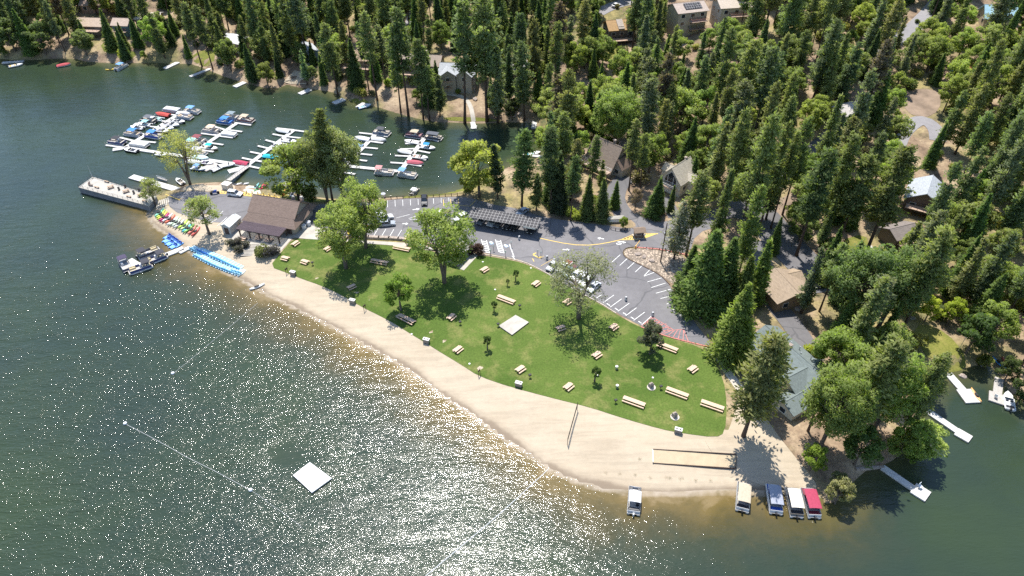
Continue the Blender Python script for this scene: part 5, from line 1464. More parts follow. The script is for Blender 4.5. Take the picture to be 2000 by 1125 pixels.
KY = [(312, 417, 'mint-green', (.25, .66, .48)), (315, 420, 'yellow-green', (.50, .66, .10)), (318, 423, 'bright yellow', (.72, .66, .10)), (321, 426, 'magenta', (.45, .04, .16)), (325, 428, 'deep pink', (.55, .06, .16)), (328, 427, 'white', (.78, .80, .80)),
      (333, 430, 'orange-red', (.66, .13, .07)), (337, 434, 'pale grey', (.62, .66, .66)), (341, 434, 'light sage', (.55, .66, .5)), (346, 436, 'white-green', (.66, .76, .6)), (351, 439, 'silver', (.55, .57, .60)),
      (358, 440, 'lime', (.48, .68, .08)), (362, 443, 'lime-and-white', (.60, .74, .35)), (366, 447, 'turquoise', (.05, .42, .52)), (370, 448, 'leaf-green', (.28, .60, .15)), (376, 451, 'pale red', (.62, .22, .16)), (383, 454, 'brick-red', (.60, .11, .09))]
ka = yaw(at(307, 424, 1), at(321, 413, 1))
for i, (x, y, cn, c) in enumerate(KY):
    place('kayak', kayak, 'kayak', '%s kayak lying on the sand, %s in the beach row from the pier' % (cn, ORD[i]), 'kayak', P(x, y) + Vector((0, 0, .05)), ka + random.uniform(-.08, .08), 'kayaks on the beach', {'hull': c}, 1.32)
K2 = [(500, 366, 'pale teal', (.22, .55, .55)), (504, 370, 'green', (.10, .36, .12)), (510, 368, 'scarlet', (.60, .06, .06)), (516, 366, 'red', (.52, .05, .06)), (540, 374, 'pale blue', (.45, .55, .7)), (545, 376, 'blue-white', (.55, .6, .74)),
      (553, 376, 'orange', (.72, .25, .06)), (557, 379, 'dark orange', (.60, .18, .05)), (567, 379, 'light grey', (.55, .57, .64)), (572, 381, 'silver-blue', (.45, .48, .58))]
ka2 = yaw(at(497, 372, 1), at(509, 360, 1))
for i, (x, y, cn, c) in enumerate(K2):
    place('kayak', kayak, 'kayak', '%s kayak on the north shore behind the clubhouse' % cn, 'kayak', P(x, y) + Vector((0, 0, .05 + .12 * (i % 2))), ka2 + random.uniform(-.1, .1), 'kayaks on the north shore', {'hull': c}, 1.15)
for x, y, lab, c, a in ((503, 562, 'white paddleboard lying on the sand at the water edge', (.82, .82, .80), yaw(at(493, 566, 1), at(514, 558, 1))), (460, 362, 'left of two white paddleboards on the north shore', (.8, .8, .8), yaw(at(455, 363, 1), at(470, 361, 1))),
                        (474, 361, 'right of two white paddleboards on the north shore', (.8, .8, .8), yaw(at(466, 362, 1), at(481, 361, 1))), (1905, 774, 'orange kayak tied beside the white L-shaped dock', (.72, .38, .14), yaw(at(1911, 784, 0), at(1896, 763, 0))),
                        (1950, 711, 'bright blue canoe on the bank above the grey dock', (.04, .25, .62), yaw(at(1944, 706, 1), at(1957, 718, 1))), (1966, 712, 'red canoe on the bank beside the blue canoe', (.4, .09, .08), yaw(at(1960, 706, 1), at(1974, 722, 1))),
                        (217, 137, 'yellow kayak beside the blue-canopied far shore pontoon', (.75, .52, .05), .3)):
    nm = 'paddleboard' if 'board' in lab else 'canoe' if 'canoe' in lab else 'kayak'
    place('kayak', kayak, nm, lab, nm, P(x, y) + Vector((0, 0, .08)), a, None, {'hull': c}, 1.25)
# ------------------------------------------------------------------ buildings
def win(parent, c, w, h, ang, sill=True):
    """a window pane with its frame; c = centre on the wall, ang = direction of the outward normal"""
    n = Vector((math.cos(ang), math.sin(ang), 0))
    b = MB(); b.box(c[0] + n.x * .03, c[1] + n.y * .03, c[2], .06, w + .16, h + .16, ang); f = b.build('window', TRIM, parent)
    b = MB(); b.box(c[0] + n.x * .055, c[1] + n.y * .055, c[2], .05, w, h, ang); b.build('pane', GLASS, f)

def gable_parts(root, L_, W, H, rise, wall, roofc, ov=.6, x0=0.0, y0=0.0, z0=0.0, rot=0.0, th=.22, windows=((0, 1, 2, 3)), storeys=1, wall_name='wall', hole=None):
    """one gabled volume: ridge along its own x"""
    c_, s_ = math.cos(rot), math.sin(rot)
    T = lambda x, y, z: (x0 + x * c_ - y * s_, y0 + x * s_ + y * c_, z0 + z)
    a, w = L_ / 2, W / 2
    b = MB()
    v = [T(x, y, z) for x in (-a, a) for (y, z) in ((-w, -3.0), (w, -3.0), (w, H), (0, H + rise), (-w, H))]
    b.add(v, [(0, 4, 3, 2, 1), (5, 6, 7, 8, 9), (0, 5, 9, 4), (1, 2, 7, 6), (0, 1, 6, 5), (4, 9, 8, 3), (3, 8, 7, 2)])
    b.build(wall_name, WALL, root, color=wall)
    k = ov / math.hypot(w, rise); e = ov
    b = MB(); dz = .06
    ey, ez = w + w * k, H - rise * k
    for s in (-1, 1):
        b.slab([T(-a - e, s * ey, ez + th + dz), T(a + e, s * ey, ez + th + dz), T(a + e, 0, H + rise + th + dz), T(-a - e, 0, H + rise + th + dz)], th)
    b.tube([T(-a - e, 0, H + rise + th + dz), T(a + e, 0, H + rise + th + dz)], .09, 5)
    rf = b.build('roof', ROOF, root, color=roofc)
    for st in range(storeys):
        zz = H * (st + .55) / storeys
        hh = min(1.3, H / storeys * .5)
        n = max(1, int(L_ // 3.4))
        for side in windows:
            if side in (0, 1):
                s = -1 if side == 0 else 1
                for i in range(n):
                    x = -a + L_ * (i + .5) / n
                    win(root, T(x, s * w, zz), 1.5, hh, rot + s * math.pi / 2)
            else:
                s = -1 if side == 2 else 1
                m = max(1, int(W // 3.6))
                for i in range(m):
                    y = -w + W * (i + .5) / m
                    win(root, T(s * a, y, zz), 1.4, hh, rot + (math.pi if s < 0 else 0))
    return rf

def deck_part(root, x, y, z, sx, sy, ang=0.0, posts=True, name='deck', railc=None):
    b = MB(); b.box(x, y, z - .1, sx, sy, .2, ang); d = b.build(name, DECKW, root)
    c_, s_ = math.cos(ang), math.sin(ang); q = lambda u, v: (x + u * c_ - v * s_, y + u * s_ + v * c_)
    b = MB()
    cs = [(-sx / 2, -sy / 2), (sx / 2, -sy / 2), (sx / 2, sy / 2), (-sx / 2, sy / 2)]
    for i in range(3 if False else 4):
        p, r = cs[i], cs[(i + 1) % 4]
        n = max(1, int(math.hypot(r[0] - p[0], r[1] - p[1]) / 1.6))
        for k in range(n):
            u = k / n; e = q(p[0] + (r[0] - p[0]) * u, p[1] + (r[1] - p[1]) * u); b.tube([(*e, z), (*e, z + 1)], .05, 4)
        b.tube([(*q(*p), z + 1), (*q(*r), z + 1)], .055, 4)
        b.tube([(*q(*p), z + .5), (*q(*r), z + .5)], .03, 4)
    b.build('railing', railc or BROWNWOOD, d)
    if posts:
        b = MB()
        for p in cs: e = q(*p); b.tube([(*e, z - .2), (*e, -3)], .12, 5)
        b.build('post', BROWNWOOD, d)
    return d

def chimney(root, x, y, z0, z1, s=.7):
    b = MB(); b.box(x, y, (z0 + z1) / 2, s, s, z1 - z0); b.box(x, y, z1 + .06, s + .2, s + .2, .12); return b.build('chimney', STONE, root)

def door(root, c, ang, w=1.0, h=2.1):
    n = Vector((math.cos(ang), math.sin(ang), 0)); b = MB(); b.box(c[0] + n.x * .04, c[1] + n.y * .04, c[2] + h / 2, .09, w, h, ang); d = b.build('door', BROWNWOOD, root)
    b = MB(); t = Vector((-n.y, n.x, 0)) * (w * .38); b.box(c[0] + n.x * .12 + t.x, c[1] + n.y * .12 + t.y, c[2] + h * .48, .08, .06, .12, ang); b.build('handle', METAL, d)

TAN_ROOF = (.36, .255, .175); BROWN_ROOF = (.215, .155, .125); GREY_ROOF = (.30, .31, .33); TEAL_ROOF = (.155, .185, .182); BEIGE = (.50, .42, .31); DKWALL = (.14, .105, .08); TANW = (.40, .345, .26)

# clubhouse: big gabled roof with a lower skirt all round, and the slatted pergola in front
def clubhouse():
    ang = R(-15.6)
    A, B = at(470.5, 431.3, 4.3), at(577, 448.6, 4.3)
    d = Vector((math.cos(ang), math.sin(ang), 0)); n = Vector((-d.y, d.x, 0))
    Ls = (B - A).dot(d)
    Dp = 13.5
    c = (A + B) / 2 + n * (Dp / 2)
    root = thing('clubhouse', 'brown-roofed clubhouse with a flared skirt roof beside the car park', 'clubhouse', (c.x, c.y, 1.5), ang)
    z = 1.5
    hx, hy = Ls / 2, Dp / 2
    b = MB(); b.box(0, 0, 1.4, Ls - 2.6, Dp - 2.6, 3.2); b.build('wall', WALL, root, color=(.42, .37, .30))
    ez = 4.3 - z; mz = 4.6; rz = 9.4 - z
    ix, iy = hx - 1.4, hy - 2.3
    b = MB()
    o = [(-hx, -hy), (hx, -hy), (hx, hy), (-hx, hy)]; i_ = [(-ix, -iy), (ix, -iy), (ix, iy), (-ix, iy)]
    for k in range(4):
        p, q = o[k], o[(k + 1) % 4]; r, s = i_[(k + 1) % 4], i_[k]
        b.slab([(*p, ez), (*q, ez), (*r, mz), (*s, mz)], .2)
    b.build('skirt_roof', ROOF, root, color=BROWN_ROOF)
    b = MB()
    for s in (-1, 1):
        b.slab([(-ix - .35, s * (iy + .02), mz + .02), (ix + .35, s * (iy + .02), mz + .02), (ix + .35, 0, rz), (-ix - .35, 0, rz)], .2)
    b.tube([(-ix - .35, 0, rz), (ix + .35, 0, rz)], .1, 5)
    rf = b.build('roof', ROOF, root, color=BROWN_ROOF)
    for s in (-1, 1):
        b = MB(); b.add([(s * (ix - .15), -iy + .1, mz - .1), (s * (ix - .15), iy - .1, mz - .1), (s * (ix - .15), 0, rz - .3)], [(0, 1, 2) if s > 0 else (2, 1, 0)])
        b.build('gable_wall', WALL, root, color=(.33, .31, .28))
    for x, y in ((ix - 3.4, 2.4), (ix - .9, 2.9)):
        b = MB(); b.box(x, y, rz - 1.2, .8, .8, 1.2); b.tube([(x, y, rz - .7), (x, y, rz - .2)], .42, 8); b.build('roof_vent', METAL, rf)
    for k in range(4): win(root, (-hx + 2.6 + k * 3.6, -(Dp - 2.6) / 2, 1.9), 1.8, 1.3, -math.pi / 2)
    door(root, (hx - 3, -(Dp - 2.6) / 2, .05), -math.pi / 2, 1.6)
    # pergola
    pA, pB, pC, pD = at(460, 446.3, 4.2), at(546.8, 460, 4.2), at(560.6, 446.3, 4.4), at(479.7, 429.5, 4.4)
    M = Matrix.Rotation(-ang, 3, 'Z')
    loc = [M @ (p - Vector((c.x, c.y, z))) for p in (pA, pB, pC, pD)]
    pc = sum((pA, pB, pC, pD), Vector()) / 4
    pr = thing('pergola', 'dark slatted pergola on posts in front of the clubhouse', 'pergola', (pc.x, pc.y, z), ang)
    x0, x1 = -7.0, 6.9; y0, y1 = -2.35, 2.35; zt = 2.75
    for k in range(23):
        y = y0 + (y1 - y0) * k / 22
        MB_S.box((x0 + x1) / 2, y, zt + .12, x1 - x0, .145, .07)
    MB_S.build('slat_roof', PURPLEWOOD, pr)
    b = MB()
    for k in range(8): b.box(x0 + (x1 - x0) * k / 7, 0, zt, .12, y1 - y0, .16)
    b.box(0, y0 + .35, zt - .18, x1 - x0, .16, .22); b.box(0, y1 - .35, zt - .18, x1 - x0, .16, .22)
    b.build('beam', BROWNWOOD, pr)
    for k in range(5):
        x = x0 + .7 + (x1 - x0 - 1.4) * k / 4
        b = MB(); b.box(x, y0 + .35, 1.25, .3, .3, 2.7)
        for s in (-1, 1): b.tube([(x, y0 + .35, 1.7), (x + s * .85, y0 + .35, zt - .25)], .09, 4)
        b.build('post', BROWNWOOD, pr)
    for x in (x0 + .7, x1 - .7):
        b = MB(); b.box(x, y1 - .35, 1.25, .3, .3, 2.7); b.build('post', BROWNWOOD, pr)
MB_S = MB()
clubhouse()

# shed beside the clubhouse
def shed():
    p = at(451, 455, 1.5)
    root = thing('storage_shed', 'small grey shed with pale roof at the left end of the clubhouse', 'shed', (p.x, p.y + 2.0, 1.5), R(72))
    gable_parts(root, 5.2, 2.8, 2.6, .7, (.47, .45, .42), (.60, .61, .60), .25, windows=())
    door(root, (-2.6, 0, 0), math.pi, 1.4)
shed()
def pontoon_cover(root):
    b = MB(); b.box(0, 0, .5, 1.3, .9, .9, taper=.9); b.box(0, 0, 1.0, 1.4, 1.0, .1); b.build('body', PLASTIC, root, color=(.72, .46, .2))
place('bin_box', pontoon_cover, 'storage_box', 'orange-tan box between the shed and the pergola', 'box', P(470, 444) + Vector((0, 0, .07)), R(-15))

# restroom building by the lawn
def restroom():
    p = at(896, 512, 1.5)
    root = thing('restroom_building', 'small grey-roofed restroom building half hidden by the largest lawn tree', 'restroom', (p.x - .2, p.y + 1.8, 1.5), R(62))
    gable_parts(root, 6.0, 3.6, 2.5, .7, (.36, .33, .30), (.27, .25, .235), .5, windows=())
    door(root, (0, -1.8, 0), -math.pi / 2, 1.2)
    MB().box(0, -3.2, .05, 8, 2.0, .12).build('apron', WHITECONC, root)
restroom()

# solar canopy
def canopy_solar():
    ang = R(-16.3)
    A, B, C_, D_ = at(912.5, 419.5, 5.1), at(1049, 444, 5.1), at(1059, 429, 5.6), at(923.6, 407, 5.6)
    c = (A + B + C_ + D_) / 4
    root = thing('solar_carport', 'long solar-panel carport over parked cars', 'carport', (c.x, c.y, 1.5), ang)
    Lx, Ly = 21.0, 4.48
    b = MB()
    tilt = math.atan2(.5, 3.2)
    v = []
    me = MB(); me.box(0, 0, 0, Lx, Ly, .08)
    pn = me.build('solar_panel', MATS['solar_cells'], root); pn.location = (0, 0, 3.85); pn.rotation_euler = (R(8), 0, 0)
    b = MB()
    for y in (-1.7, 1.7): b.box(0, y, -.14, Lx, .14, .18)
    for k in range(6): b.box(-Lx / 2 + 1 + k * (Lx - 2) / 5, 0, -.32, .18, Ly - .3, .2)
    fr = b.build('frame', METAL, root); fr.location = pn.location; fr.rotation_euler = pn.rotation_euler
    for k in range(6):
        b = MB(); b.box(-Lx / 2 + 1 + k * (Lx - 2) / 5, 1.2, 1.7, .25, .25, 4.0); b.build('post', METAL, root)
    b = MB()
    b.box(8.0, -2.0, 3.15, 3.6, .08, .5); b.build('sign_panel', TRIM, root)
canopy_solar()

# entrance booth
def booth():
    p = at(1247, 466, 1.55)
    root = thing('guard_booth', 'brown timber entrance booth on the yellow striped island', 'booth', (p.x + .1, p.y + 1.1, 1.5), R(8))
    b = MB(); b.box(0, 0, .55, 2.3, 1.9, 1.2); b.build('wall', WALL, root, color=(.20, .14, .11))
    for x in (-1.1, 1.1):
        for y in (-.9, .9):
            b = MB(); b.box(x, y, 1.2, .14, .14, 2.5); b.build('post', BROWNWOOD, root)
    for c, w, a in (((0, -.93, 1.55), 1.0, -math.pi / 2), ((-.65, -.93, 1.5), .45, -math.pi / 2), ((1.13, 0, 1.55), 1.2, 0), ((-1.13, 0, 1.55), 1.2, math.pi)): win(root, c, w, .7, a)
    b = MB()
    for s in (-1, 1): b.slab([(-1.75, s * 1.45, 2.25), (1.75, s * 1.45, 2.25), (1.75, 0, 3.0), (-1.75, 0, 3.0)], .12)
    b.build('roof', ROOF, root, color=(.23, .17, .125))
    b = MB(); b.box(0, 0, .02, 2.9, 2.6, .16); b.build('base', CONC, root)
booth()

# houses: name, label, ridge-centre ground pixel, heading, length, width, wall height, rise, wall, roof
def house(label, px, py, ang, L_, W, H, rise, wall, roofc, extra=None, name='house', sink=0.0, **kw):
    p = P(px, py)
    root = thing(name, label, 'house', p - Vector((0, 0, sink)), R(ang))
    rf = gable_parts(root, L_, W, H, rise, wall, roofc, **kw)
    door(root, (L_ / 2, W * .25, 0), 0)
    if extra: extra(root, rf)
    return root

def ex_aframe(root, rf):
    deck_part(root, -7.0, 0, 2.6, 2.6, 10.5, railc=TRIM); deck_part(root, 0, -6.6, 2.6, 12.5, 2.2, railc=TRIM)
    chimney(rf, 2, .6, 6, 10)
    gable_parts(root, 5, 4, 2.5, 2.6, (.45, .40, .33), BROWN_ROOF, .4, 6.2, 0, .2, math.pi / 2, windows=(2,))
house('steep brown A-frame house with white-railed decks', 1184, 324, -45, 10.5, 10, 1.6, 7.2, (.38, .34, .28), (.265, .21, .17), ex_aframe, windows=(2, 3), storeys=1)
def ex_cream(root, rf):
    deck_part(root, -5.6, 0, 3.0, 1.6, 5.4, railc=TRIM, posts=False)
    b = MB(); b.prism([(-4.56, -2.0), (-4.53, -2.0), (-4.53, 2.0), (-4.56, 2.0)], 3.2, [5.2, 5.2, 5.2, 5.2]); b.build('gable_window', GLASS, root)
    b = MB(); b.add([(-4.58, -1.9, 5.3), (-4.58, 1.9, 5.3), (-4.58, 0, 7.4)], [(2, 1, 0)]); b.build('gable_window', GLASS, root)
    for y in (-1.0, 1.0): MB().box(-4.6, y, 4.6, .08, .12, 2.9).build('mullion', TRIM, root)
    b = MB(); b.box(-4.55, 0, 1.1, .12, 3.4, 2.2); b.build('garage_door', TRIM, root)
    for s in (-1, 1): gable_parts(root, 4.2, 3.4, 4.6, 1.5, (.62, .58, .48), (.46, .41, .33), .35, .8, s * 3.6, 0, math.pi / 2, windows=())
    chimney(rf, 3, .4, 6, 9.4, .6)
house('cream gabled house with glass front and white balcony', 1322, 366, 45, 9, 7.6, 4.6, 4.2, (.62, .58, .48), (.46, .41, .33), ex_cream, windows=(0, 1))
def ex_brown(root, rf):
    deck_part(root, 2.4, -7.0, .6, 6.5, 3.0, R(20))
    gable_parts(root, 6, 5.0, 3.2, 1.2, (.30, .22, .15), (.32, .245, .17), .5, 3.2, -3.2, 0, math.pi / 2, windows=(0, 1))
house('square brown house with a mossy tan roof below the wide driveway', 1527, 580, 107, 9.6, 10.5, 3.4, 1.9, (.24, .17, .12), (.30, .23, .165), ex_brown, windows=(0, 2, 3))
def ex_teal(root, rf):
    gable_parts(root, 9, 7, 3.0, 1.9, BEIGE, TEAL_ROOF, .6, -3.5, -3.0, 0, R(95), windows=(2, 3))
    gable_parts(root, 10, 7.4, 3.0, 2.0, BEIGE, TEAL_ROOF, .6, 5.5, -2.0, 0, R(93), windows=(2, 3))
    gable_parts(root, 7, 5.4, 2.4, 1.2, BEIGE, TEAL_ROOF, .5, 9.5, -7.5, -.3, R(95), windows=(2,))
    for x, y in ((-2, 1.5), (0, 2.2), (1.5, 1.0), (3.6, 2)): MB().tube([(x, y, 4.4), (x, y, 5.6)], .14, 6).build('roof_vent', METAL, rf)
    chimney(rf, -1, 0, 4, 6.2)
house('long teal-grey roofed house with several gables beside the lawn corner', 1537, 716, -63, 17, 8.4, 3.2, 2.2, (.46, .37, .26), TEAL_ROOF, ex_teal, windows=(0, 1))
def ex_greyblue(root, rf): deck_part(root, -6.8, 0, 2.0, 2.6, 8.0)
house('house with pale grey-blue roof among the right-hand pines', 1800, 398, 58, 11, 9.5, 3.6, 2.8, (.16, .12, .10), (.36, .385, .42), ex_greyblue, windows=(2, 3))
def ex_orange(root, rf):
    b = MB(); b.slab([(-1.6, -4.6, 4.15), (1.0, -4.6, 4.15), (1.0, -.1, 6.5), (-1.6, -.1, 6.5)], .15); b.box(-.3, -2.4, 4.0, 2.2, 2.6, 1.6); b.build('dormer', ROOF, rf, color=(.40, .34, .29))
    deck_part(root, 0, -6.0, .3, 9, 3.2)
house('orange-brown roofed house with a dormer among the upper pines', 1207, 68, 12, 10.5, 8.6, 3.6, 2.4, (.13, .11, .10), (.40, .25, .115), ex_orange, windows=(0, 2, 3))
def ex_tall(root, rf):
    b = MB(); b.slab([(-2.8, -3.9, 9.55), (4.4, -3.9, 9.55), (4.4, -.9, 10.92), (-2.8, -.9, 10.92)], .08); b.build('solar_panel', MATS['solar_cells'], rf)
    MB().tube([(1.5, -2.9, 10), (1.5, -2.9, 11.2)], .14, 6).build('roof_vent', METAL, rf)
    deck_part(root, 2.2, -6.2, 5.3, 7.0, 2.2, posts=False, railc=plain('red_deck', (.40, .15, .11), .7)); deck_part(root, 2.2, -6.0, 2.3, 7.0, 1.8, posts=False)
house('tall tan three-storey house with solar panels on its roof', 1336, 58, 17, 12.5, 9.8, 8.6, 2.0, (.42, .365, .27), (.42, .345, .29), ex_tall, windows=(0, 3), storeys=3)
def ex_tall2(root, rf): deck_part(root, 1.5, -5.8, 4.6, 9, 2.2, posts=False, railc=plain('rust_rail', (.33, .14, .10), .7))
house('second tall tan house with a long upper balcony', 1424, 44, 10, 13, 9, 7.4, 2.0, (.46, .41, .32), (.50, .42, .34), ex_tall2, windows=(0, 2), storeys=2)
def ex_blue(root, rf):
    for x in (-2.6, 2.2):
        gable_parts(root, 3.2, 2.6, 2.2, 1.1, (.52, .46, .36), (.30, .45, .52), .3, x, -3.9, 2.6, math.pi / 2, windows=(2,))
house('house with sky-blue metal roof and two dormers, top right', 1940, 47, -12, 10.5, 9.4, 3.4, 3.4, (.50, .42, .30), (.30, .47, .56), ex_blue, windows=(0, 2, 3))
def ex_lodge(root, rf):
    deck_part(root, 0, -6.4, 3.0, 17, 2.8); chimney(rf, 2.5, .8, 6, 9.6, 1.1)
house('long brown lodge with a full-width deck on the far shore', 822, 146, -8, 17.5, 10, 6.0, 2.2, (.15, .125, .105), (.285, .225, .18), ex_lodge, windows=(0, 3), storeys=2)
def ex_wing(root, rf): deck_part(root, 0, -5.6, 2.8, 11, 3.4)
house('tan-roofed lodge wing with a pale-edged deck', 706, 134, -8, 11, 8.6, 5.2, 2.2, (.22, .19, .16), TAN_ROOF, ex_wing, windows=(0, 2), storeys=2)
def ex_curved(root, rf):
    gable_parts(root, 7, 6, 6.0, 2.0, (.34, .33, .30), (.38, .39, .40), .5, -4, -2.5, 0, R(100), windows=(2,), storeys=2)
    gable_parts(root, 6, 6, 6.0, 2.4, (.34, .33, .30), (.38, .39, .40), .5, 3.2, -2.5, 0, R(80), windows=(2,), storeys=2)
    for zz, r0, nm in ((4.2, 7.2, 'deck'), (1.4, 7.6, 'deck')):
        b = MB(); q = [(-7 + 14 * k / 12, -5.2 - 1.6 * math.sin(math.pi * k / 12 * 2 + .4)) for k in range(13)]
        b.prism(q + [(7, -3.0), (-7, -3.0)], zz - .2, zz)
        d = b.build('curved_deck', DECKW, root)
        b = MB(); b.tube([(x, y, zz + 1.0) for x, y in q], .05, 4)
        for x, y in q: b.tube([(x, y, zz), (x, y, zz + 1)], .04, 4)
        b.build('railing', BROWNWOOD, d)
house('grey hipped house with two curved decks on the far shore', 897, 166, -4, 13, 8.6, 6.2, 2.4, (.33, .32, .29), (.39, .40, .41), ex_curved, windows=(0,), storeys=2)
def ex_gab(root, rf): deck_part(root, 2, -5.4, 3.0, 9, 2.4)
house('grey-gabled far shore house at the right of the stone path', 1003, 156, 60, 9.5, 8, 5.6, 2.6, (.30, .27, .24), (.37, .365, .36), ex_gab, windows=(0, 2), storeys=2)
house('white-roofed lakeside house on the far left shore', 468, 94, -28, 10.5, 7.6, 3.8, 1.5, (.33, .31, .29), (.58, .58, .57), lambda r, f: deck_part(r, 0, -5.0, 1.4, 9, 2.2), windows=(0, 2))
house('low brown lakeside house with a long dark deck', 186, 60, -5, 13, 8.6, 3.6, 2.0, (.24, .20, .165), (.44, .34, .26), lambda r, f: deck_part(r, 0, -6.2, 2.4, 12.5, 3.2), windows=(0, 3))
house('small tan-roofed lakeside house with teal trim', 247, 64, -6, 7, 6.4, 4.4, 1.9, (.16, .25, .27), (.47, .37, .30), lambda r, f: deck_part(r, 0, -4.4, 2.2, 6.4, 2.0), windows=(0, 3))
house('flat pale-roofed house above the far left shore', 296, 46, 6, 10, 7.5, 3.4, .9, (.46, .40, .33), (.55, .49, .43), None, windows=(0, 3))
house('low brown house at the top left edge', 190, 18, 4, 11, 7, 3.0, 1.6, (.26, .19, .15), (.30, .22, .18), None, windows=(0,))
house('grey-blue house behind the sandy far terrace', 604, 116, -60, 9, 6.5, 4.4, 1.5, (.30, .33, .38), (.40, .42, .45), lambda r, f: deck_part(r, -2, -4.6, 1.5, 7, 2.2), windows=(0, 2))
house('tan-roofed house behind the far shore pines', 586, 58, 8, 10, 8, 3.6, 1.9, (.32, .25, .19), (.44, .34, .27), None, windows=(0, 2))
house('tan-roofed house on the lane behind the lodge', 766, 52, -20, 9, 7, 3.6, 1.7, (.40, .33, .26), (.52, .45, .38), None, windows=(0, 3))
house('dark-roofed house behind the A-frame house', 1240, 306, -28, 10, 7, 3.2, 1.9, (.22, .18, .15), (.20, .165, .145), None, windows=(0, 3))
house('dark-roofed house at the right edge above the slope', 1990, 232, -30, 13, 9, 4.4, 1.8, (.12, .09, .075), (.17, .14, .13), lambda r, f: deck_part(r, -3, -6, 2.0, 9, 2.4), windows=(0, 2))
house('house with red roof beyond the dirt clearing', 1888, 150, 8, 9, 7, 3.2, 1.4, (.45, .36, .28), (.46, .12, .09), None, windows=(0, 2))
house('white-roofed house beyond the dirt clearing', 1938, 150, -10, 9, 8, 3.4, 1.4, (.5, .46, .42), (.52, .53, .55), None, windows=(0, 2))
house('pale-roofed house in the forest left of the dirt clearing', 1648, 232, 24, 9, 7, 3.4, 1.6, (.42, .38, .33), (.50, .46, .42), None, windows=(0, 2))
house('grey-roofed house hidden below the forest road', 1590, 378, 40, 8.5, 6.8, 3.2, 1.7, (.30, .24, .2), (.40, .34, .29), None, windows=(0, 2))
house('brown-decked house above the lawn with the stone path', 1752, 468, 20, 8.0, 6.0, 3.0, 1.4, (.16, .12, .1), (.20, .17, .155), lambda r, f: deck_part(r, 0, -4.6, 1.8, 7.5, 2.6), windows=(0,))
house('tan house at the top edge right of the tall houses', 1505, 8, 0, 12, 8, 4.2, 1.6, (.46, .38, .3), (.42, .34, .28), None, windows=(0,))
house('long tan house at the top edge of the forest', 1660, 14, 18, 11, 7, 3.4, 1.6, (.46, .38, .3), (.44, .37, .30), None, windows=(0,))

# concrete pier with its deck, wall and railing
def pier():
    q = [at(153, 366, 2.0), at(291, 402, 2.0), at(306, 384, 2.0), at(181, 346, 2.0)]
    c = sum(q, Vector()) / 4
    root = thing('concrete_pier', 'broad concrete fishing pier with railings running into the lake', 'pier', (c.x, c.y, 0))
    pl = [(p.x - c.x, p.y - c.y) for p in q]
    ins = [(x * .985, y * .94) for x, y in pl]
    MB().prism(pl, -2.5, 1.86).build('seawall', plain('pier_wall', (.20, .20, .215), .8, 0, .25, .6, .3), root)
    MB().prism([(x * 1.004, y * 1.02) for x, y in pl], 1.86, 2.03).build('deck', WHITECONC, root)
    b = MB()
    path = [pl[1], pl[0], pl[3], pl[2]]
    for i in range(3):
        p, r = Vector(path[i]), Vector(path[i + 1]); n = max(2, int((r - p).length / 2.0))
        for k in range(n + 1):
            e = p.lerp(r, k / n) * .99; b.tube([(e.x, e.y, 2.0), (e.x, e.y, 3.05)], .045, 4)
        for zz in (2.35, 2.7, 3.05): b.tube([(p.x * .99, p.y * .99, zz), (r.x * .99, r.y * .99, zz)], .032, 4)
    b.build('railing', plain('dark_rail', (.10, .105, .12), .5, .4), root)
pier()
b_ = at(181.5, 348, 2.03)
def mast(root):
    MB().tube([(0, 0, 0), (0, 0, 4.6)], [.05, .025], 6).build('pole', TRIM, root); MB().box(0, 0, .12, .5, .5, .24).build('base', CONC, root)
place('mast', mast, 'flagpole', 'thin bare flagpole at the far corner of the pier', 'flagpole', b_)
strip('retaining_wall', [(690, 463.5), (730, 465.5), (770, 467), (803, 470)], 1.0, .7, STONE)
def stairs(label, px, n, w, ang, run=.5):
    p = P(*px); root = thing('garden_steps', label, 'steps', p, ang)
    b = MB()
    for k in range(n): b.box(k * run, 0, .06 + k * .07, run * .72, w, .14)
    b.build('tread', WHITECONC, root); b = MB()
    for k in range(n): b.box(k * run - run * .42, 0, .02 + k * .07, run * .2, w, .14)
    b.build('riser', BROWNWOOD, root)
stairs('broad pale steps from the sand up to the pergola', (484, 499), 9, 4.2, yaw(at(484, 499, 1), at(494, 477, 1)), .55)
stairs('wooden steps between the pier and the car park', (306, 401), 7, 4.4, yaw(at(303, 402, 1), at(325, 397, 1)), .6)
stairs('stone steps on the bank beside the grey dock', (1922, 712), 5, 2.2, R(120), .7)
p_ = P(1003, 634)
def stage(root):
    q = [at(974, 636, 1.9), at(1000, 654, 1.9), at(1033, 629, 1.9), at(1007, 615, 1.9)]
    pl = [(a.x - p_.x, a.y - p_.y) for a in q]
    MB().prism(pl, .22, .4).build('deck', WHITECONC, root); MB().prism([(x * .96, y * .96) for x, y in pl], -.3, .22).build('base', BROWNWOOD, root)
place('stage', stage, 'concrete_platform', 'low pale square platform in the middle of the lawn', 'platform', (p_.x, p_.y, 1.5))
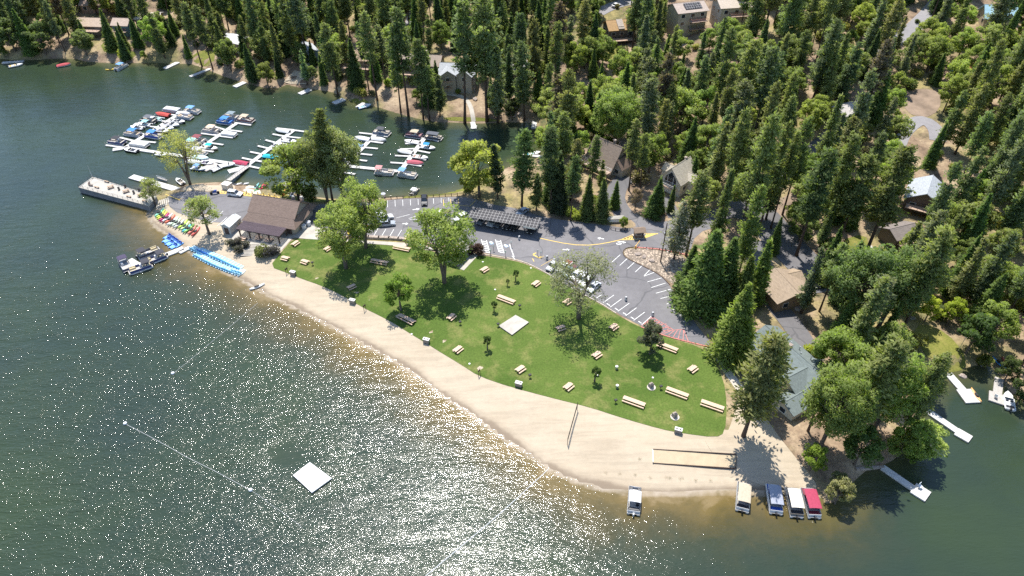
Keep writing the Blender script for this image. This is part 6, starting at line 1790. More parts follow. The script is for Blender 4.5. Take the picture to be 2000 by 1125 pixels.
# guard rail along the north edge of the car park, and other fences
def fence(label, px, n, h, name='guard_rail', m=BROWNWOOD, rails=(.55, .9), cat='fence', r=.09):
    c = pxpoly(px, 1, False); o = Vector((c[0][0], c[0][1], hz(*c[0])))
    root = thing(name, label, cat, o)
    ln = [0]
    for i in range(len(c) - 1): ln.append(ln[-1] + np.hypot(*(c[i + 1] - c[i])))
    pts_ = []
    for k in range(n):
        s = ln[-1] * k / (n - 1); x, y = np.interp(s, ln, c[:, 0]), np.interp(s, ln, c[:, 1]); pts_.append(Vector((x, y, hz(x, y))) - o)
    for e in pts_:
        b = MB(); b.box(e.x, e.y, e.z + h / 2 - .1, r * 2, r * 2, h + .2); b.build('post', m, root)
    for k, zz in enumerate(rails):
        b = MB(); b.tube([e + Vector((0, 0, zz)) for e in pts_], r * .6, 4); b.build('rail', m, root)
fence('dark timber guard rail between the car park and the lake', [(752, 389.5), (800, 387), (850, 384.5), (905, 381.5)], 14, 1.0)
fence('short timber rail beside the white entrance sign', [(1193, 448), (1208, 452), (1230, 450)], 5, .9)
fence('low rail fence along the right part of the stony island', [(1262, 486), (1300, 489), (1338, 498)], 7, .7, rails=(.6,))
# ------------------------------------------------------------------ picnic tables, bins, grills and other park furniture
def table(L_):
    def build(root):
        b = MB()
        for k in range(3): b.box(0, (k - 1) * .27, .74, L_, .255, .06)
        b.build('tabletop', PINKWOOD, root)
        for s in (-1, 1):
            b = MB(); b.box(0, s * .74, .44, L_, .30, .06); b.build('bench', PINKWOOD, root)
        n = 2 if L_ < 3 else 4
        for k in range(n):
            x = -L_ / 2 + .35 + (L_ - .7) * k / (n - 1)
            b = MB(); b.tube([(x, -.62, 0), (x, -.22, .72)], .06, 4); b.tube([(x, .62, 0), (x, .22, .72)], .06, 4); b.box(x, 0, .39, .08, 1.6, .08); b.box(x, 0, .69, .08, .75, .07)
            b.build('leg_frame', BROWNWOOD, root)
    return build
T1, T2 = table(2.2), table(5.0)
TAB = [((569,484),(586,472),0,'picnic table nearest the pergola corner on the lawn'), ((549,505),(566,509),0,'picnic table at the left corner of the lawn by the sand'), ((587,511),(605,517),0,'picnic table beside the dry patch and a small grill on the upper lawn'),
 ((636,491),(646,485),0,'picnic table half under the forked tree by the clubhouse'), ((889,690),(901,680),0,'picnic table by the sand below the litter bin on the middle lawn'), ((1041,561),(1053,552),0,'picnic table near the top edge of the lawn left of the trucks'),
 ((940,533),(953,525),0,'picnic table on the lawn below the restroom building'), ((1009,729),(1024,719),0,'picnic table above the litter bin on the lower lawn, with something orange on it'), ((1103,764),(1118,752),0,'picnic table near the sand at the volleyball court'),
 ((1158,701),(1173,691),0,'picnic table above the sapling with the white lid'), ((1345,729),(1360,718),0,'single picnic table near the right edge of the lawn'), ((1191,647),(1206,636),0,'picnic table at the edge of the grey-green tree shadow'),
 ((875,628),(889,616),0,'picnic table in the shade below the largest lawn tree'), ((679,567),(695,559),0,'picnic table in deep shade under the forked tree near the sand'), ((1101,597),(1116,587),0,'picnic table right beneath the grey-green tree'),
 ((1088,646),(1102,641),0,'dark picnic table in the shade left of the grey-green tree shadow'),
 ((770,484),(800,490),1,'long picnic table by the walkway at the top of the lawn'), ((726,511),(757,517),1,'long picnic table in the shade right of the light-green trees'), ((974,582),(1003,593),1,'long picnic table above the pale platform'),
 ((780,619),(808,633),1,'long picnic table below the small bushy tree near the sand'), ((1286,674),(1320,687),1,'long picnic table beside the compact dark tree'), ((1303,763),(1341,777),1,'long picnic table, middle one of the lower right three'),
 ((1218,781),(1257,795),1,'long picnic table, left one of the lower right three'), ((1373,789),(1408,801),1,'long picnic table, right one of the lower right three'),
 ((468,467),(482,470),0,'picnic table under the left end of the pergola'), ((503,466),(511,468),0,'picnic table under the middle of the pergola'), ((522,470),(530,472),0,'picnic table under the right part of the pergola')]
for a, b, k, lab in TAB:
    p, q = P(*a), P(*b); c = (p + q) / 2
    o = place('table%d' % k, (T1, T2)[k], 'picnic_table', lab, 'picnic table', (c.x, c.y, min(p.z, q.z) + .05), yaw(p, q), 'long picnic tables' if k else 'picnic tables')
def dbl_bin(root):
    b = MB(); b.box(0, 0, .55, 1.5, .8, 1.1, taper=.96); b.build('body', PLASTIC, root, color=(.20, .185, .17))
    MB().box(0, 0, 1.14, 1.6, .9, .12).build('lid', PLASTIC, root, color=(.66, .64, .60))
    for x in (-.38, .38):
        b = MB(); b.tube([(x, 0, 1.15), (x, 0, 1.215)], .2, 8); b.build('opening', BLACK, root)
for (x, y), lab in (((573, 537), 'double litter bin at the sand edge by the two signposts'), ((689, 592), 'double litter bin at the sand edge below the shaded table'), ((833, 669), 'double litter bin at the sand edge below the middle lawn'),
                    ((1013, 754), 'double litter bin at the sand edge of the lower lawn'), ((1324, 845), 'double litter bin where the lower lawn meets the wide sand')):
    place('bin', dbl_bin, 'litter_bin', lab, 'litter bin', P(x, y) + Vector((0, 0, .05)), R(-20), 'double litter bins along the beach')
def barrel(root):
    b = MB(); b.tube([(0, 0, 0), (0, 0, .9)], [.3, .34], 10); b.build('body', METAL, root); b = MB(); b.tube([(0, 0, .9), (0, 0, .98)], [.37, .3], 10); b.build('lid', TRIM, root)
for (x, y), lab in (((1204, 721), 'white-topped round bin right of a picnic table on the lower lawn'), ((1205, 758), 'white-topped round bin above the left long table')):
    place('barrel', barrel, 'round_bin', lab, 'bin', P(x, y) + Vector((0, 0, .05)), 0, 'round bins on the lower lawn')
def grill(root):
    MB().tube([(0, 0, 0), (0, 0, .8)], .06, 5).build('post', BLACK, root); b = MB(); b.box(0, 0, .92, .62, .5, .26); b.build('firebox', BLACK, root); b = MB(); b.box(0, 0, 1.06, .58, .46, .03); b.tube([(.31, .1, 1.06), (.5, .1, 1.06)], .03, 4); b.build('grate', BLACK, root)
for (x, y), lab in (((611, 518), 'black grill beside the dry patch on the upper lawn'), ((899, 634), 'black grill beside the shaded table below the largest lawn tree'), ((1202, 787), 'black grill left of the left long table'), ((1035, 738), 'black grill right of the table with something orange'),
                    ((1290, 760), 'black grill left of the middle long table'), ((1015, 602), 'black grill right of the long table above the platform'), ((973, 638), 'black grill at the left corner of the pale platform')):
    place('grill', grill, 'barbecue_grill', lab, 'grill', P(x, y) + Vector((0, 0, .05)), .4, 'barbecue grills on the lawn')
def firepit(root):
    b = MB(); b.tube([(0, 0, 0), (0, 0, .12)], 1.0, 12); b.build('pad', CONC, root)
    b = MB(); b.box(0, .2, .6, 1.1, .9, 1.0, taper=.8); b.build('body', STONE, root); b = MB(); b.box(0, -.1, 1.12, .7, .6, .06); b.build('grate', BLACK, root)
for (x, y), lab in (((1272, 757), 'stone barbecue on a round pad, upper of the two on the lower lawn'), ((1318, 815), 'stone barbecue on a round pad, lower of the two on the lower lawn')):
    place('firepit', firepit, 'stone_barbecue', lab, 'barbecue', P(x, y) + Vector((0, 0, .05)), .5, 'stone barbecues on the lawn')
def lid(root): MB().tube([(0, 0, 0), (0, 0, .1)], .24, 10).build('cover', TRIM, root); MB().tube([(0, 0, .1), (0, 0, .14)], .09, 6).build('knob', METAL, root)
for (x, y), lab in (((1275, 738), 'white ground disc near the upper stone barbecue'), ((1168, 733), 'white ground disc beside the sapling on the lower lawn'), ((917, 711), 'white ground disc at the sand edge of the middle lawn'),
                    ((967, 566), 'white ground disc near the long table above the platform'), ((1037, 524), 'white ground disc near the marked parking bays'), ((943, 512), 'white ground disc below the ball shrubs'), ((804, 653), 'white ground disc on the sand edge below the long table')):
    place('lid', lid, 'ground_disc', lab, 'ground disc', P(x, y) + Vector((0, 0, .05)), 0, 'white ground discs on the lawn')
def signposts(root):
    for x in (-.35, .35): MB().tube([(x, 0, 0), (x, 0, 1.9)], .07, 5).build('post', BROWNWOOD, root)
    MB().box(0, 0, 1.55, .9, .06, .5).build('board', BROWNWOOD, root)
for (x, y), lab, a in (((561, 534), 'brown two-post beach sign at the upper end of the lawn', .2), ((713, 606), 'brown two-post beach sign below the forked tree', .2), ((936, 733), 'brown two-post beach sign at the lower lawn edge', .2)):
    place('sp', signposts, 'beach_sign', lab, 'sign', P(x, y), R(60), 'two-post beach signs')
def bench(root):
    MB().box(0, 0, .45, 1.8, .45, .07).build('seat', WOOD, root)
    for x in (-.7, .7): MB().box(x, 0, .22, .1, .4, .42).build('leg', BROWNWOOD, root)
def ptable(root):
    MB().box(0, 0, .74, 1.9, .7, .06).build('tabletop', WOOD, root)
    for s in (-1, 1): MB().box(0, s * .65, .44, 1.9, .26, .06).build('bench', WOOD, root)
    for x in (-.6, .6): MB().box(x, 0, .36, .1, 1.3, .7).build('leg_frame', BROWNWOOD, root)
da = yaw(at(153, 366, 2), at(291, 402, 2))
DZ = 2.03
for (x, y), lab in (((209, 356), 'bench on the far side of the pier'), ((189.5, 367), 'bench on the near side of the pier, outer end'), ((252, 385), 'bench on the near side of the pier, middle'), ((283, 394), 'bench on the near side of the pier, landward end')):
    place('bench', bench, 'bench', lab, 'bench', at(x, y, DZ), da, 'benches on the pier')
for (x, y), lab in (((217, 367), 'table with benches at the middle of the pier'), ((247, 375), 'table with benches on the landward half of the pier'), ((275.5, 382.5), 'table with benches nearest the small olive tree on the pier')):
    place('ptable', ptable, 'pier_table', lab, 'table', at(x, y, DZ), da + R(62), 'tables on the pier')
def curved_bench(root):
    q = [(math.cos(a) * 2.0, math.sin(a) * 2.0) for a in np.linspace(R(190), R(300), 9)]
    b = MB(); b.prism(q + [(x * .78, y * .78) for x, y in q[::-1]], .4, .5); b.build('seat', BROWNWOOD, root)
    for x, y in q[1::2]: MB().box(x * .9, y * .9, .2, .3, .3, .4).build('leg', STONE, root)
place('cb', curved_bench, 'curved_bench', 'curved dark bench at the outer end of the pier', 'bench', at(186, 358, DZ), da)
for i, (x, y, lab) in enumerate([(245, 366, 'dark bin at the far rail of the pier'), (272, 373, 'dark bin near the landward far rail of the pier'), (233, 371, 'small dark planter box on the pier, outer one'), (262, 378, 'small dark planter box on the pier, inner one')]):
    place('pbin', lambda r: (MB().tube([(0, 0, 0), (0, 0, .95)], .32, 9).build('body', PLASTIC, r, color=(.10, .09, .08)), MB().tube([(0, 0, .95), (0, 0, 1.02)], .36, 9).build('lid', BLACK, r)), 'bin', lab, 'bin', at(x, y, DZ), 0, 'bins on the pier')
# volleyball net and bocce court
p, q = P(1127, 800), P(1108, 869)
root = thing('volleyball_net', 'volleyball net between two posts on the wide sand', 'net', p)
d = q - p
for e in (Vector(), d): b = MB(); b.tube([e - Vector((0, 0, .3)), e + Vector((0, 0, 2.4))], .06, 6); b.build('post', BROWNWOOD, root)
b = MB()
for k in range(5): b.tube([Vector((0, 0, 1.3 + k * .25)), d + Vector((0, 0, 1.3 + k * .25))], .018 if 0 < k < 4 else .04, 4)
for k in range(30): e = d * k / 29; b.tube([e + Vector((0, 0, 1.3)), e + Vector((0, 0, 2.3))], .012, 3)
b.build('net', BLACK, root)
q4 = [P(1275, 878), P(1275, 905), P(1436, 917), P(1438, 889)]
c = sum(q4, Vector()) / 4; c.z = min(v.z for v in q4)
root = thing('bocce_court', 'long sand bocce court with dark edge boards at the wide end of the beach', 'court', c)
for i in range(4):
    a_, b_ = q4[i] - c, q4[(i + 1) % 4] - c; mid = (a_ + b_) / 2
    MB().box(mid.x, mid.y, .12 + mid.z, (b_ - a_).length, .12, .42, yaw(a_, b_)).build('edge_board', BROWNWOOD if i % 2 else TRIM if i == 0 else BROWNWOOD, root)
b = MB(); b.prism([(v.x - c.x, v.y - c.y) for v in q4], [v.z - c.z - .1 for v in q4], [v.z - c.z + .1 for v in q4]); b.build('sand_bed', plain('raked_sand', (.46, .37, .245), .95, 0, .1, .8, .2), root)
# tufts of weed on the sand
def tuft(root):
    b = MB()
    for k in range(22):
        a = k * 2.4; r = .06 + .02 * k; b.add([(r * math.cos(a), r * math.sin(a), 0), (r * math.cos(a) + .07, r * math.sin(a), 0), (r * 1.5 * math.cos(a), r * 1.5 * math.sin(a), .32)], [(0, 1, 2)])
    b.build('blades', LEAF, root, color=(.09, .09, .05))
for i, (x, y) in enumerate([(1249, 897), (1183, 924), (1210, 926), (1241, 928), (1270, 933), (1301, 933), (1308, 934), (1328, 936), (1332, 935), (1359, 939), (1388, 939)]):
    place('tuft', tuft, 'weed_tuft', '%s weed tuft on the sand below the bocce court' % ordinal(i, 11) if i else 'dark weed tuft on the sand just left of the bocce court', 'weed', P(x, y), i, 'weed tufts on the sand', None, .75)
# telephone pole, lamp posts, signs
p = P(1290, 512)
root = thing('utility_pole', 'tall dark wooden utility pole on the stony island', 'utility pole', p)
MB().tube([(0, 0, -1), (0, 0, 13.0)], [.19, .12], 8).build('post', BROWNWOOD, root)
b = MB(); b.tube([(0, 0, 8.2), (1.6, -.3, 8.7)], .05, 5); l_ = b.build('lamp_arm', METAL, root); MB().box(1.9, -.35, 8.7, .8, .35, .16).build('lamp_head', TRIM, l_)
MB().box(0, .25, 9.3, .45, .5, .8).build('transformer', METAL, root)
p = P(1870, 687)
root = thing('lamp_post', 'pale lamp post at the right edge of the garden lawn', 'lamp post', p)
MB().tube([(0, 0, 0), (0, 0, 5.2)], .07, 6).build('post', METAL, root); MB().box(0, 0, 5.3, .9, .9, .35).build('lamp_head', TRIM, root)
p = P(1216, 492)
def gate(root):
    MB().box(0, 0, .55, .35, .35, 1.1).build('post', PLASTIC, root, color=(.72, .40, .08)); b = MB(); b.box(1.4, .0, 1.0, 2.9, .12, .22); b.build('arm', PLASTIC, root, color=(.78, .48, .12))
place('gate', gate, 'barrier_gate', 'orange barrier arm at the rounded tip of the stony island', 'barrier', P(1241, 486), yaw(P(1238, 485), P(1247, 473)))
p = P(1201, 434)
root = thing('entrance_sign', 'long white-topped entrance monument beside the yellow-green shrub', 'sign', p, R(4))
MB().box(0, 0, .65, 4.6, .8, 1.3).build('base', STONE, root); b = MB(); b.slab([(-2.4, -.5, 1.4), (2.4, -.5, 1.4), (2.6, .6, 2.0), (-2.4, .6, 1.8)], .12); b.build('cap', WHITECONC, root); MB().box(0, -.43, .75, 3.6, .06, .7).build('panel', TRIM, root)
def sgn(root):
    MB().tube([(0, 0, 0), (0, 0, 2.0)], .05, 5).build('post', BROWNWOOD, root); MB().box(0, -.04, 1.75, .5, .05, .62).build('board', BLUEP if False else TRIM, root)
for (x, y), lab in (((998.5, 482), 'dark sign post at the end of the second hatched aisle'), ((958, 496), 'accessible-bay sign between the hatched aisles'), ((987, 501), 'accessible-bay sign right of the second hatched aisle'), ((964, 490), 'accessible-bay sign on the left hatched aisle'),
                    ((1050, 499), 'left post sign in the yellow bracket bay'), ((1056, 502), 'right post sign in the yellow bracket bay'), ((957.5, 499), 'short white sign at the lawn corner by the hatched aisle')):
    place('sgn', sgn, 'sign_post', lab, 'sign', P(x, y), .1, 'sign posts by the accessible bays')
def charger(root):
    MB().box(0, 0, .75, .6, .5, 1.5, taper=.9).build('body', PLASTIC, root, color=(.5, .5, .51)); MB().box(0, -.27, 1.05, .4, .04, .4).build('screen', GLASS, root); MB().tube([(.3, 0, 1.1), (.6, -.2, .5), (.35, -.3, .2)], .04, 4).build('cable', BLACK, root)
for (x, y), lab in (((1068, 507), 'white-headed post left of the parked trucks'), ((1082, 513), 'white-headed post beside the dark-nosed truck'), ((1014, 468), 'white-headed post at the right end of the carport shadow'), ((1222, 587), 'white-headed post at the head of the lower parking bays'), ((1274, 617), 'white-headed post at the tip of the red striped zone')):
    place('charger', charger, 'service_post', lab, 'post', P(x, y), .6, 'white-headed posts in the car park', None, .85)
# play equipment, hidden behind the light-green trees
def play(root):
    for x in (-1, 1):
        for y in (-1, 1): MB().box(x, y, 1.2, .16, .16, 2.4).build('post', PLASTIC, root, color=(.75, .60, .12))
    MB().box(0, 0, 1.2, 2.2, 2.2, .12).build('platform', PLASTIC, root, color=(.75, .70, .5))
    b = MB(); b.slab([(-1.3, -1.3, 2.4), (1.3, -1.3, 2.4), (0, 0, 3.3)], .06); b.slab([(1.3, -1.3, 2.4), (1.3, 1.3, 2.4), (0, 0, 3.3)], .06); b.slab([(1.3, 1.3, 2.4), (-1.3, 1.3, 2.4), (0, 0, 3.3)], .06); b.slab([(-1.3, 1.3, 2.4), (-1.3, -1.3, 2.4), (0, 0, 3.3)], .06)
    b.build('roof', PLASTIC, root, color=(.80, .55, .08))
    b = MB(); b.slab([(1.1, -.4, 1.2), (1.1, .4, 1.2), (3.2, .4, .2), (3.2, -.4, .2)], .08); b.build('slide', PLASTIC, root, color=(.1, .45, .42))
place('play', play, 'play_tower', 'yellow play tower behind the V-forked tree', 'play tower', P(690, 466), .3, 'play towers by the walkway')
place('play', play, 'play_tower', 'yellow and teal play tower behind the largest lawn tree', 'play tower', P(803, 476), -.2, 'play towers by the walkway', {'roof': (.7, .58, .25), 'slide': (.1, .42, .42)})
def mixer(root):
    b = MB(); b.tube([(0, 0, 0), (0, 0, 1.2)], [.7, .75], 10); b.tube([(0, 0, 1.2), (0, 0, 1.5)], [.8, .3], 10); b.build('tank', PLASTIC, root, color=(.55, .56, .6)); MB().tube([(0, 0, 1.5), (0, 0, 1.7)], .15, 6).build('cap', METAL, root)
for (x, y), lab in (((594, 446), 'white round tank beside the clubhouse gable'), ((603, 440), 'larger grey round tank beside the clubhouse gable'), ((749, 385), 'white round marker tank by the lake behind the car park')):
    place('tank', mixer, 'storage_tank', lab, 'tank', P(x, y) + Vector((0, 0, .07)), 0, 'tanks by the clubhouse' if y > 400 else None)
def crate(root): MB().box(0, 0, .9, 2.6, 2.0, 1.8).build('body', WALL, root, color=(.60, .56, .50)); MB().box(0, 0, 1.84, 2.8, 2.2, .12).build('roof', ROOF, root, color=(.66, .62, .56))
place('kiosk', crate, 'ticket_kiosk', 'small pale kiosk hut at the foot of the gangway', 'kiosk', P(445, 368), da)
def chair(root):
    MB().box(0, 0, .42, .55, .5, .06).build('seat', FABRIC, root, color=(.55, .6, .66)); MB().box(0, .25, .75, .55, .06, .6).build('backrest', FABRIC, root, color=(.55, .6, .66))
    for x in (-.25, .25): MB().tube([(x, -.25, 0), (x, .2, .6)], .025, 4).build('leg', METAL, root)
place('chair', chair, 'folding_chair', 'folding chair on the end of the narrow jetty', 'chair', at(1796, 953, .42), .6, None, None, 1.3)
place('chair', chair, 'deck_chair', 'white chair on the grey wooden dock', 'chair', at(1944, 777, .42), 2.2, None, {'seat': (.8, .8, .8), 'backrest': (.8, .8, .8)}, 1.2)
def bollard(root): MB().tube([(0, 0, 0), (0, 0, .8)], .14, 7).build('post', PLASTIC, root, color=(.75, .55, .1)); MB().tube([(0, 0, .8), (0, 0, .86)], [.16, .05], 7).build('cap', PLASTIC, root, color=(.7, .5, .1))
for i in range(6): place('bollard', bollard, 'bollard', '%s yellow bollard beside the hatched loading strip' % ordinal(i, 6), 'bollard', P(482 + i * 11, 376.5 + i * 1.45), 0, 'yellow bollards along the shore')
# boulders on the island and the banks
def boulder(seed):
    def build(root):
        rng = random.Random(seed); bm = bmesh.new(); bmesh.ops.create_icosphere(bm, subdivisions=2, radius=1)
        for v in bm.verts: v.co *= rng.uniform(.8, 1.15); v.co.z *= .6; v.co.x *= 1.25
        me = bpy.data.meshes.new('rock'); bm.to_mesh(me); bm.free(); me.materials.append(STONE)
        o = bpy.data.objects.new('rock', me); COL.objects.link(o); o.parent = root
    return build
BL = [(1246, 497, .8, 'dark flat boulder at the left of the stony island'), (1258, 502, .7, 'dark boulder in the middle of the stony island'), (1273, 510, .8, 'dark boulder at the right of the stony island'), (922, 178, 1.2, 'boulder in the dry ground right of the stone path, upper'), (928, 194, 1.0, 'boulder in the dry ground right of the stone path, lower'),
      (1008, 213, 1.1, 'boulder on the bank below the grey-gabled house, upper'), (1015, 222, .9, 'boulder on the bank below the grey-gabled house, middle'), (1004, 226, 1.0, 'boulder on the bank below the grey-gabled house, lower'), (1560, 603, 1.0, 'long grey log-like boulder below the brown square house'),
      (1730, 100, 1.6, 'rock on the rocky lane, upper'), (1722, 118, 1.4, 'rock on the rocky lane, middle'), (1715, 90, 1.3, 'rock on the rocky lane, left'), (1880, 735, .7, 'shore rock by the white L-shaped dock')]
for i, (x, y, s, lab) in enumerate(BL): place('boulder%d' % (i % 3), boulder(i % 3), 'boulder', lab, 'boulder', P(x, y) + Vector((0, 0, .1)), i * 1.3, 'boulders', None, s)

# ------------------------------------------------------------------ vehicles (x forward)
def wheel_parts(root, xs, w, r=.34):
    for x in xs:
        for s in (-1, 1):
            b = MB(); b.tube([(x, s * (w / 2 - .2), r), (x, s * (w / 2 + .01), r)], r, 12); wh = b.build('wheel', BLACK, root)
            b = MB(); b.tube([(x, s * (w / 2), r), (x, s * (w / 2 + .025), r)], r * .6, 8); b.build('rim', METAL, wh)

def car(kind='suv'):
    def build(root):
        if kind == 'suv': L_, W, sh, top, c0, c1, t0, t1 = 4.7, 1.88, 1.02, 1.68, -2.25, 1.0, -1.95, .25
        elif kind == 'sedan': L_, W, sh, top, c0, c1, t0, t1 = 4.6, 1.82, .88, 1.42, -1.75, 1.05, -1.05, .3
        else: L_, W, sh, top, c0, c1, t0, t1 = 5.7, 1.98, 1.08, 1.85, -.55, 1.55, -.4, .95
        h = L_ / 2
        prof = [(-h, .45), (-h + .05, .85 if kind != 'pickup' else 1.0), (-h + .2, sh), (h - 1.25, sh), (h - .3, sh - .14), (h, sh - .32), (h, .4), (h - .2, .28), (-h + .2, .28)]
        ring = lambda y, k: [(x * k, y, .28 + (z - .28) * (1 if k == 1 else .93)) for x, z in prof]
        b = MB(); b.loft([ring(-W / 2, .985), ring(-W / 2 + .1, 1), ring(W / 2 - .1, 1), ring(W / 2, .985)])
        b.build('body', PAINT, root, color=(.7, .7, .72))
        w0, w1 = W / 2 - .07, W / 2 - .24
        g = MB(); g.add([(c0, -w0, sh), (c1, -w0, sh), (c1, w0, sh), (c0, w0, sh), (t0, -w1, top), (t1, -w1, top), (t1, w1, top), (t0, w1, top)], [(0, 1, 5, 4), (1, 2, 6, 5), (2, 3, 7, 6), (3, 0, 4, 7), (4, 5, 6, 7)])
        g.build('windows', GLASS, root)
        b = MB(); b.add([(t0 - .08, -w1 - .03, top - .03), (t1 + .06, -w1 - .03, top - .03), (t1 + .06, w1 + .03, top - .03), (t0 - .08, w1 + .03, top - .03), (t0, -w1, top + .05), (t1, -w1, top + .05), (t1, w1, top + .05), (t0, w1, top + .05)], [(3, 2, 1, 0), (4, 5, 6, 7), (0, 1, 5, 4), (1, 2, 6, 5), (2, 3, 7, 6), (3, 0, 4, 7)])
        for s in (-1, 1):
            b.tube([(c1, s * w0, sh), (t1, s * w1, top)], .05, 4); b.tube([(c0, s * w0, sh), (t0, s * w1, top)], .06, 4); b.tube([((c0 + c1) / 2 - .2, s * w0, sh), ((t0 + t1) / 2 - .1, s * w1, top)], .045, 4)
        b.build('roof', PAINT, root, color=(.7, .7, .72))
        if kind == 'pickup': MB().box(-1.75, 0, sh + .012, 1.95, W - .26, .03).build('bed', PLASTIC, root, color=(.10, .03, .03))
        for s in (-1, 1):
            MB().box(h - .04, s * (W / 2 - .3), sh - .38, .12, .38, .16).build('headlight', TRIM, root)
            MB().box(-h + .02, s * (W / 2 - .2), sh - .25, .1, .22, .26).build('taillight', plain('tail_lamp', (.35, .02, .02), .3) if 'tail_lamp' not in MATS else MATS['tail_lamp'], root)
        MB().box(h + .01, 0, .42, .08, W * .8, .2).build('bumper', BLACK, root)
        wheel_parts(root, (-h + 1.0, h - .95), W)
    return build
CARK = {k: car(k) for k in ('suv', 'sedan', 'pickup')}
def vehicle(kind, tail, nose, col, lab, group=None, bed=None, roof=None, sc=1.0):
    p, q = P(*tail), P(*nose); c = (p + q) / 2
    cols = {'body': col, 'roof': roof or col}
    if bed: cols['bed'] = bed
    place('car_' + kind, CARK[kind], 'pickup_truck' if kind == 'pickup' else 'parked_car', lab, 'pickup truck' if kind == 'pickup' else 'car', (c.x, c.y, c.z + .03), yaw(p, q), group or 'vehicles in the car park', cols, sc)
SIL = (.50, .52, .56); WT = (.80, .80, .80)
vehicle('suv', (447, 380), (473, 383), WT, 'white SUV parked by the yellow loading strip near the shore')
vehicle('suv', (829, 388), (829, 403), (.012, .013, .018), 'black SUV parked against the lakeside guard rail')
vehicle('pickup', (876, 419), (850, 425), WT, 'white pickup truck driving past the largest lawn tree')
vehicle('suv', (911, 424), (890, 433), WT, 'white SUV at the left end of the solar carport')
vehicle('sedan', (1027, 412), (1013, 421), (.42, .46, .52), 'silver-blue sedan in the shade behind the solar carport')
vehicle('suv', (746, 441), (768, 439), (.34, .37, .42), 'silver van-like SUV right of the V-forked tree')
vehicle('suv', (744, 431), (762, 426), WT, 'white car behind the silver SUV right of the V-forked tree')
vehicle('sedan', (728, 442), (744, 441), (.02, .022, .03), 'black car in the shade left of the silver SUV')
vehicle('sedan', (727, 424), (744, 419), WT, 'white car glimpsed through the V-forked tree')
vehicle('sedan', (713, 448), (709, 459), (.55, .04, .05), 'red car with dark roof behind the V-forked tree', None, None, (.05, .02, .02))
vehicle('pickup', (1090, 514), (1074, 529), (.45, .45, .45), 'grey-white pickup with dark nose at the lawn kerb', None, (.06, .06, .07))
vehicle('pickup', (1113, 515), (1091, 534), WT, 'white pickup with red load bed at the lawn kerb', None, (.32, .03, .04))
vehicle('pickup', (1122, 524), (1104, 541), (.12, .17, .18), 'dark teal pickup beside the white pickup with red bed')
vehicle('sedan', (1132, 534), (1117, 547), WT, 'white car under the left edge of the grey-green tree')
vehicle('suv', (1143, 541), (1128, 554), (.60, .60, .62), 'pale grey SUV under the grey-green tree')
vehicle('suv', (1155, 548), (1140, 561), WT, 'white SUV under the middle of the grey-green tree')
vehicle('sedan', (1167, 557), (1152, 570), SIL, 'silver car under the right part of the grey-green tree')
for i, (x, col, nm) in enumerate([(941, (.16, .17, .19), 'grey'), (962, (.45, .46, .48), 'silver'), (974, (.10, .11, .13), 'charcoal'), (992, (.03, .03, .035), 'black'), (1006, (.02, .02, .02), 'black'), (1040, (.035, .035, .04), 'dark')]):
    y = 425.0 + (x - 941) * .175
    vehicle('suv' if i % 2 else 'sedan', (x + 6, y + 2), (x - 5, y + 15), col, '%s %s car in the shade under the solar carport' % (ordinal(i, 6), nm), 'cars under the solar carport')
vehicle('sedan', (1197, 15.5), (1210, 10), WT, 'white car on the road above the orange-roofed house')
vehicle('suv', (1583, 549), (1592, 560), (.02, .02, .025), 'black car in the shade beside the brown square house')
vehicle('suv', (1858, 148), (1874, 146), (.08, .25, .6), 'blue car beyond the dirt clearing')
vehicle('pickup', (1892, 243) if False else (1838, 268), (1845, 258), WT, 'white truck at the lower end of the dirt clearing lane')
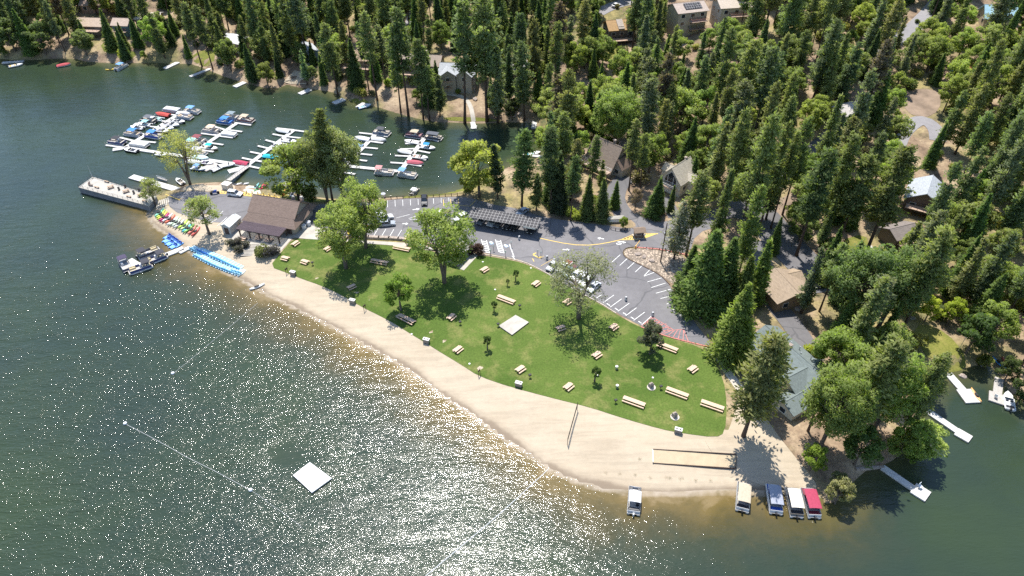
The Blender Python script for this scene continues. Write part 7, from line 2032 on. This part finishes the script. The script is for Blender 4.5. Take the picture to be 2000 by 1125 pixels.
def motorbike(root):
    for x in (-.75, .75):
        b = MB(); b.tube([(x, -.08, .33), (x, .08, .33)], .33, 12); b.build('wheel', BLACK, root)
    b = MB(); b.box(0, 0, .62, 1.1, .32, .4, taper=.7); b.box(.25, 0, .9, .6, .34, .25); b.build('body', PAINT, root, color=(.05, .10, .35))
    MB().box(-.4, 0, .9, .7, .3, .12).build('seat', BLACK, root); MB().tube([(.65, -.38, 1.05), (.65, .38, 1.05)], .03, 5).build('handlebar', METAL, root)
place('moto', motorbike, 'motorcycle', 'dark blue motorcycle left of the white SUV near the shore', 'motorcycle', P(420, 379), .3, None, None, 1.35)
# ------------------------------------------------------------------ camera, sun, sky
cam = bpy.data.cameras.new('camera'); co = bpy.data.objects.new('camera', cam); COL.objects.link(co)
co.location = (0, 0, CAMH); co.rotation_euler = (math.pi / 2 - TILT, 0, 0)
cam.sensor_width = 36; cam.lens = FPX / 2000 * 36; cam.clip_start = 1; cam.clip_end = 4000
SC.camera = co
AZ, EL = R(-12), R(66)
S_ = Vector((math.sin(AZ) * math.cos(EL), math.cos(AZ) * math.cos(EL), math.sin(EL)))
sun = bpy.data.lights.new('sun', 'SUN'); sun.energy = 4.4; sun.angle = R(.53); sun.color = (1, .955, .88)
so = bpy.data.objects.new('sun', sun); COL.objects.link(so)
so.rotation_euler = S_.to_track_quat('Z', 'Y').to_euler(); so.location = (0, 0, 200)
w = bpy.data.worlds.new('World'); SC.world = w; w.use_nodes = True
t = w.node_tree; t.nodes.clear()
sky = t.nodes.new('ShaderNodeTexSky'); sky.sky_type = 'NISHITA'; sky.sun_disc = False
sky.sun_elevation = EL; sky.sun_rotation = AZ; sky.altitude = 850; sky.air_density = 1.0; sky.dust_density = .6
bg = t.nodes.new('ShaderNodeBackground'); bg.inputs[1].default_value = .145
ou = t.nodes.new('ShaderNodeOutputWorld')
t.links.new(sky.outputs[0], bg.inputs[0]); t.links.new(bg.outputs[0], ou.inputs[0])
SC.view_settings.view_transform = 'Standard'; SC.view_settings.look = 'None'
SC.view_settings.exposure = .72; SC.view_settings.gamma = 1
SC.render.engine = 'CYCLES'
SC.cycles.use_denoising = False
SC.cycles.max_bounces = 8; SC.cycles.diffuse_bounces = 4; SC.cycles.glossy_bounces = 2; SC.cycles.transmission_bounces = 4
SC.cycles.caustics_reflective = False; SC.cycles.caustics_refractive = False
SC.cycles.sample_clamp_indirect = 4
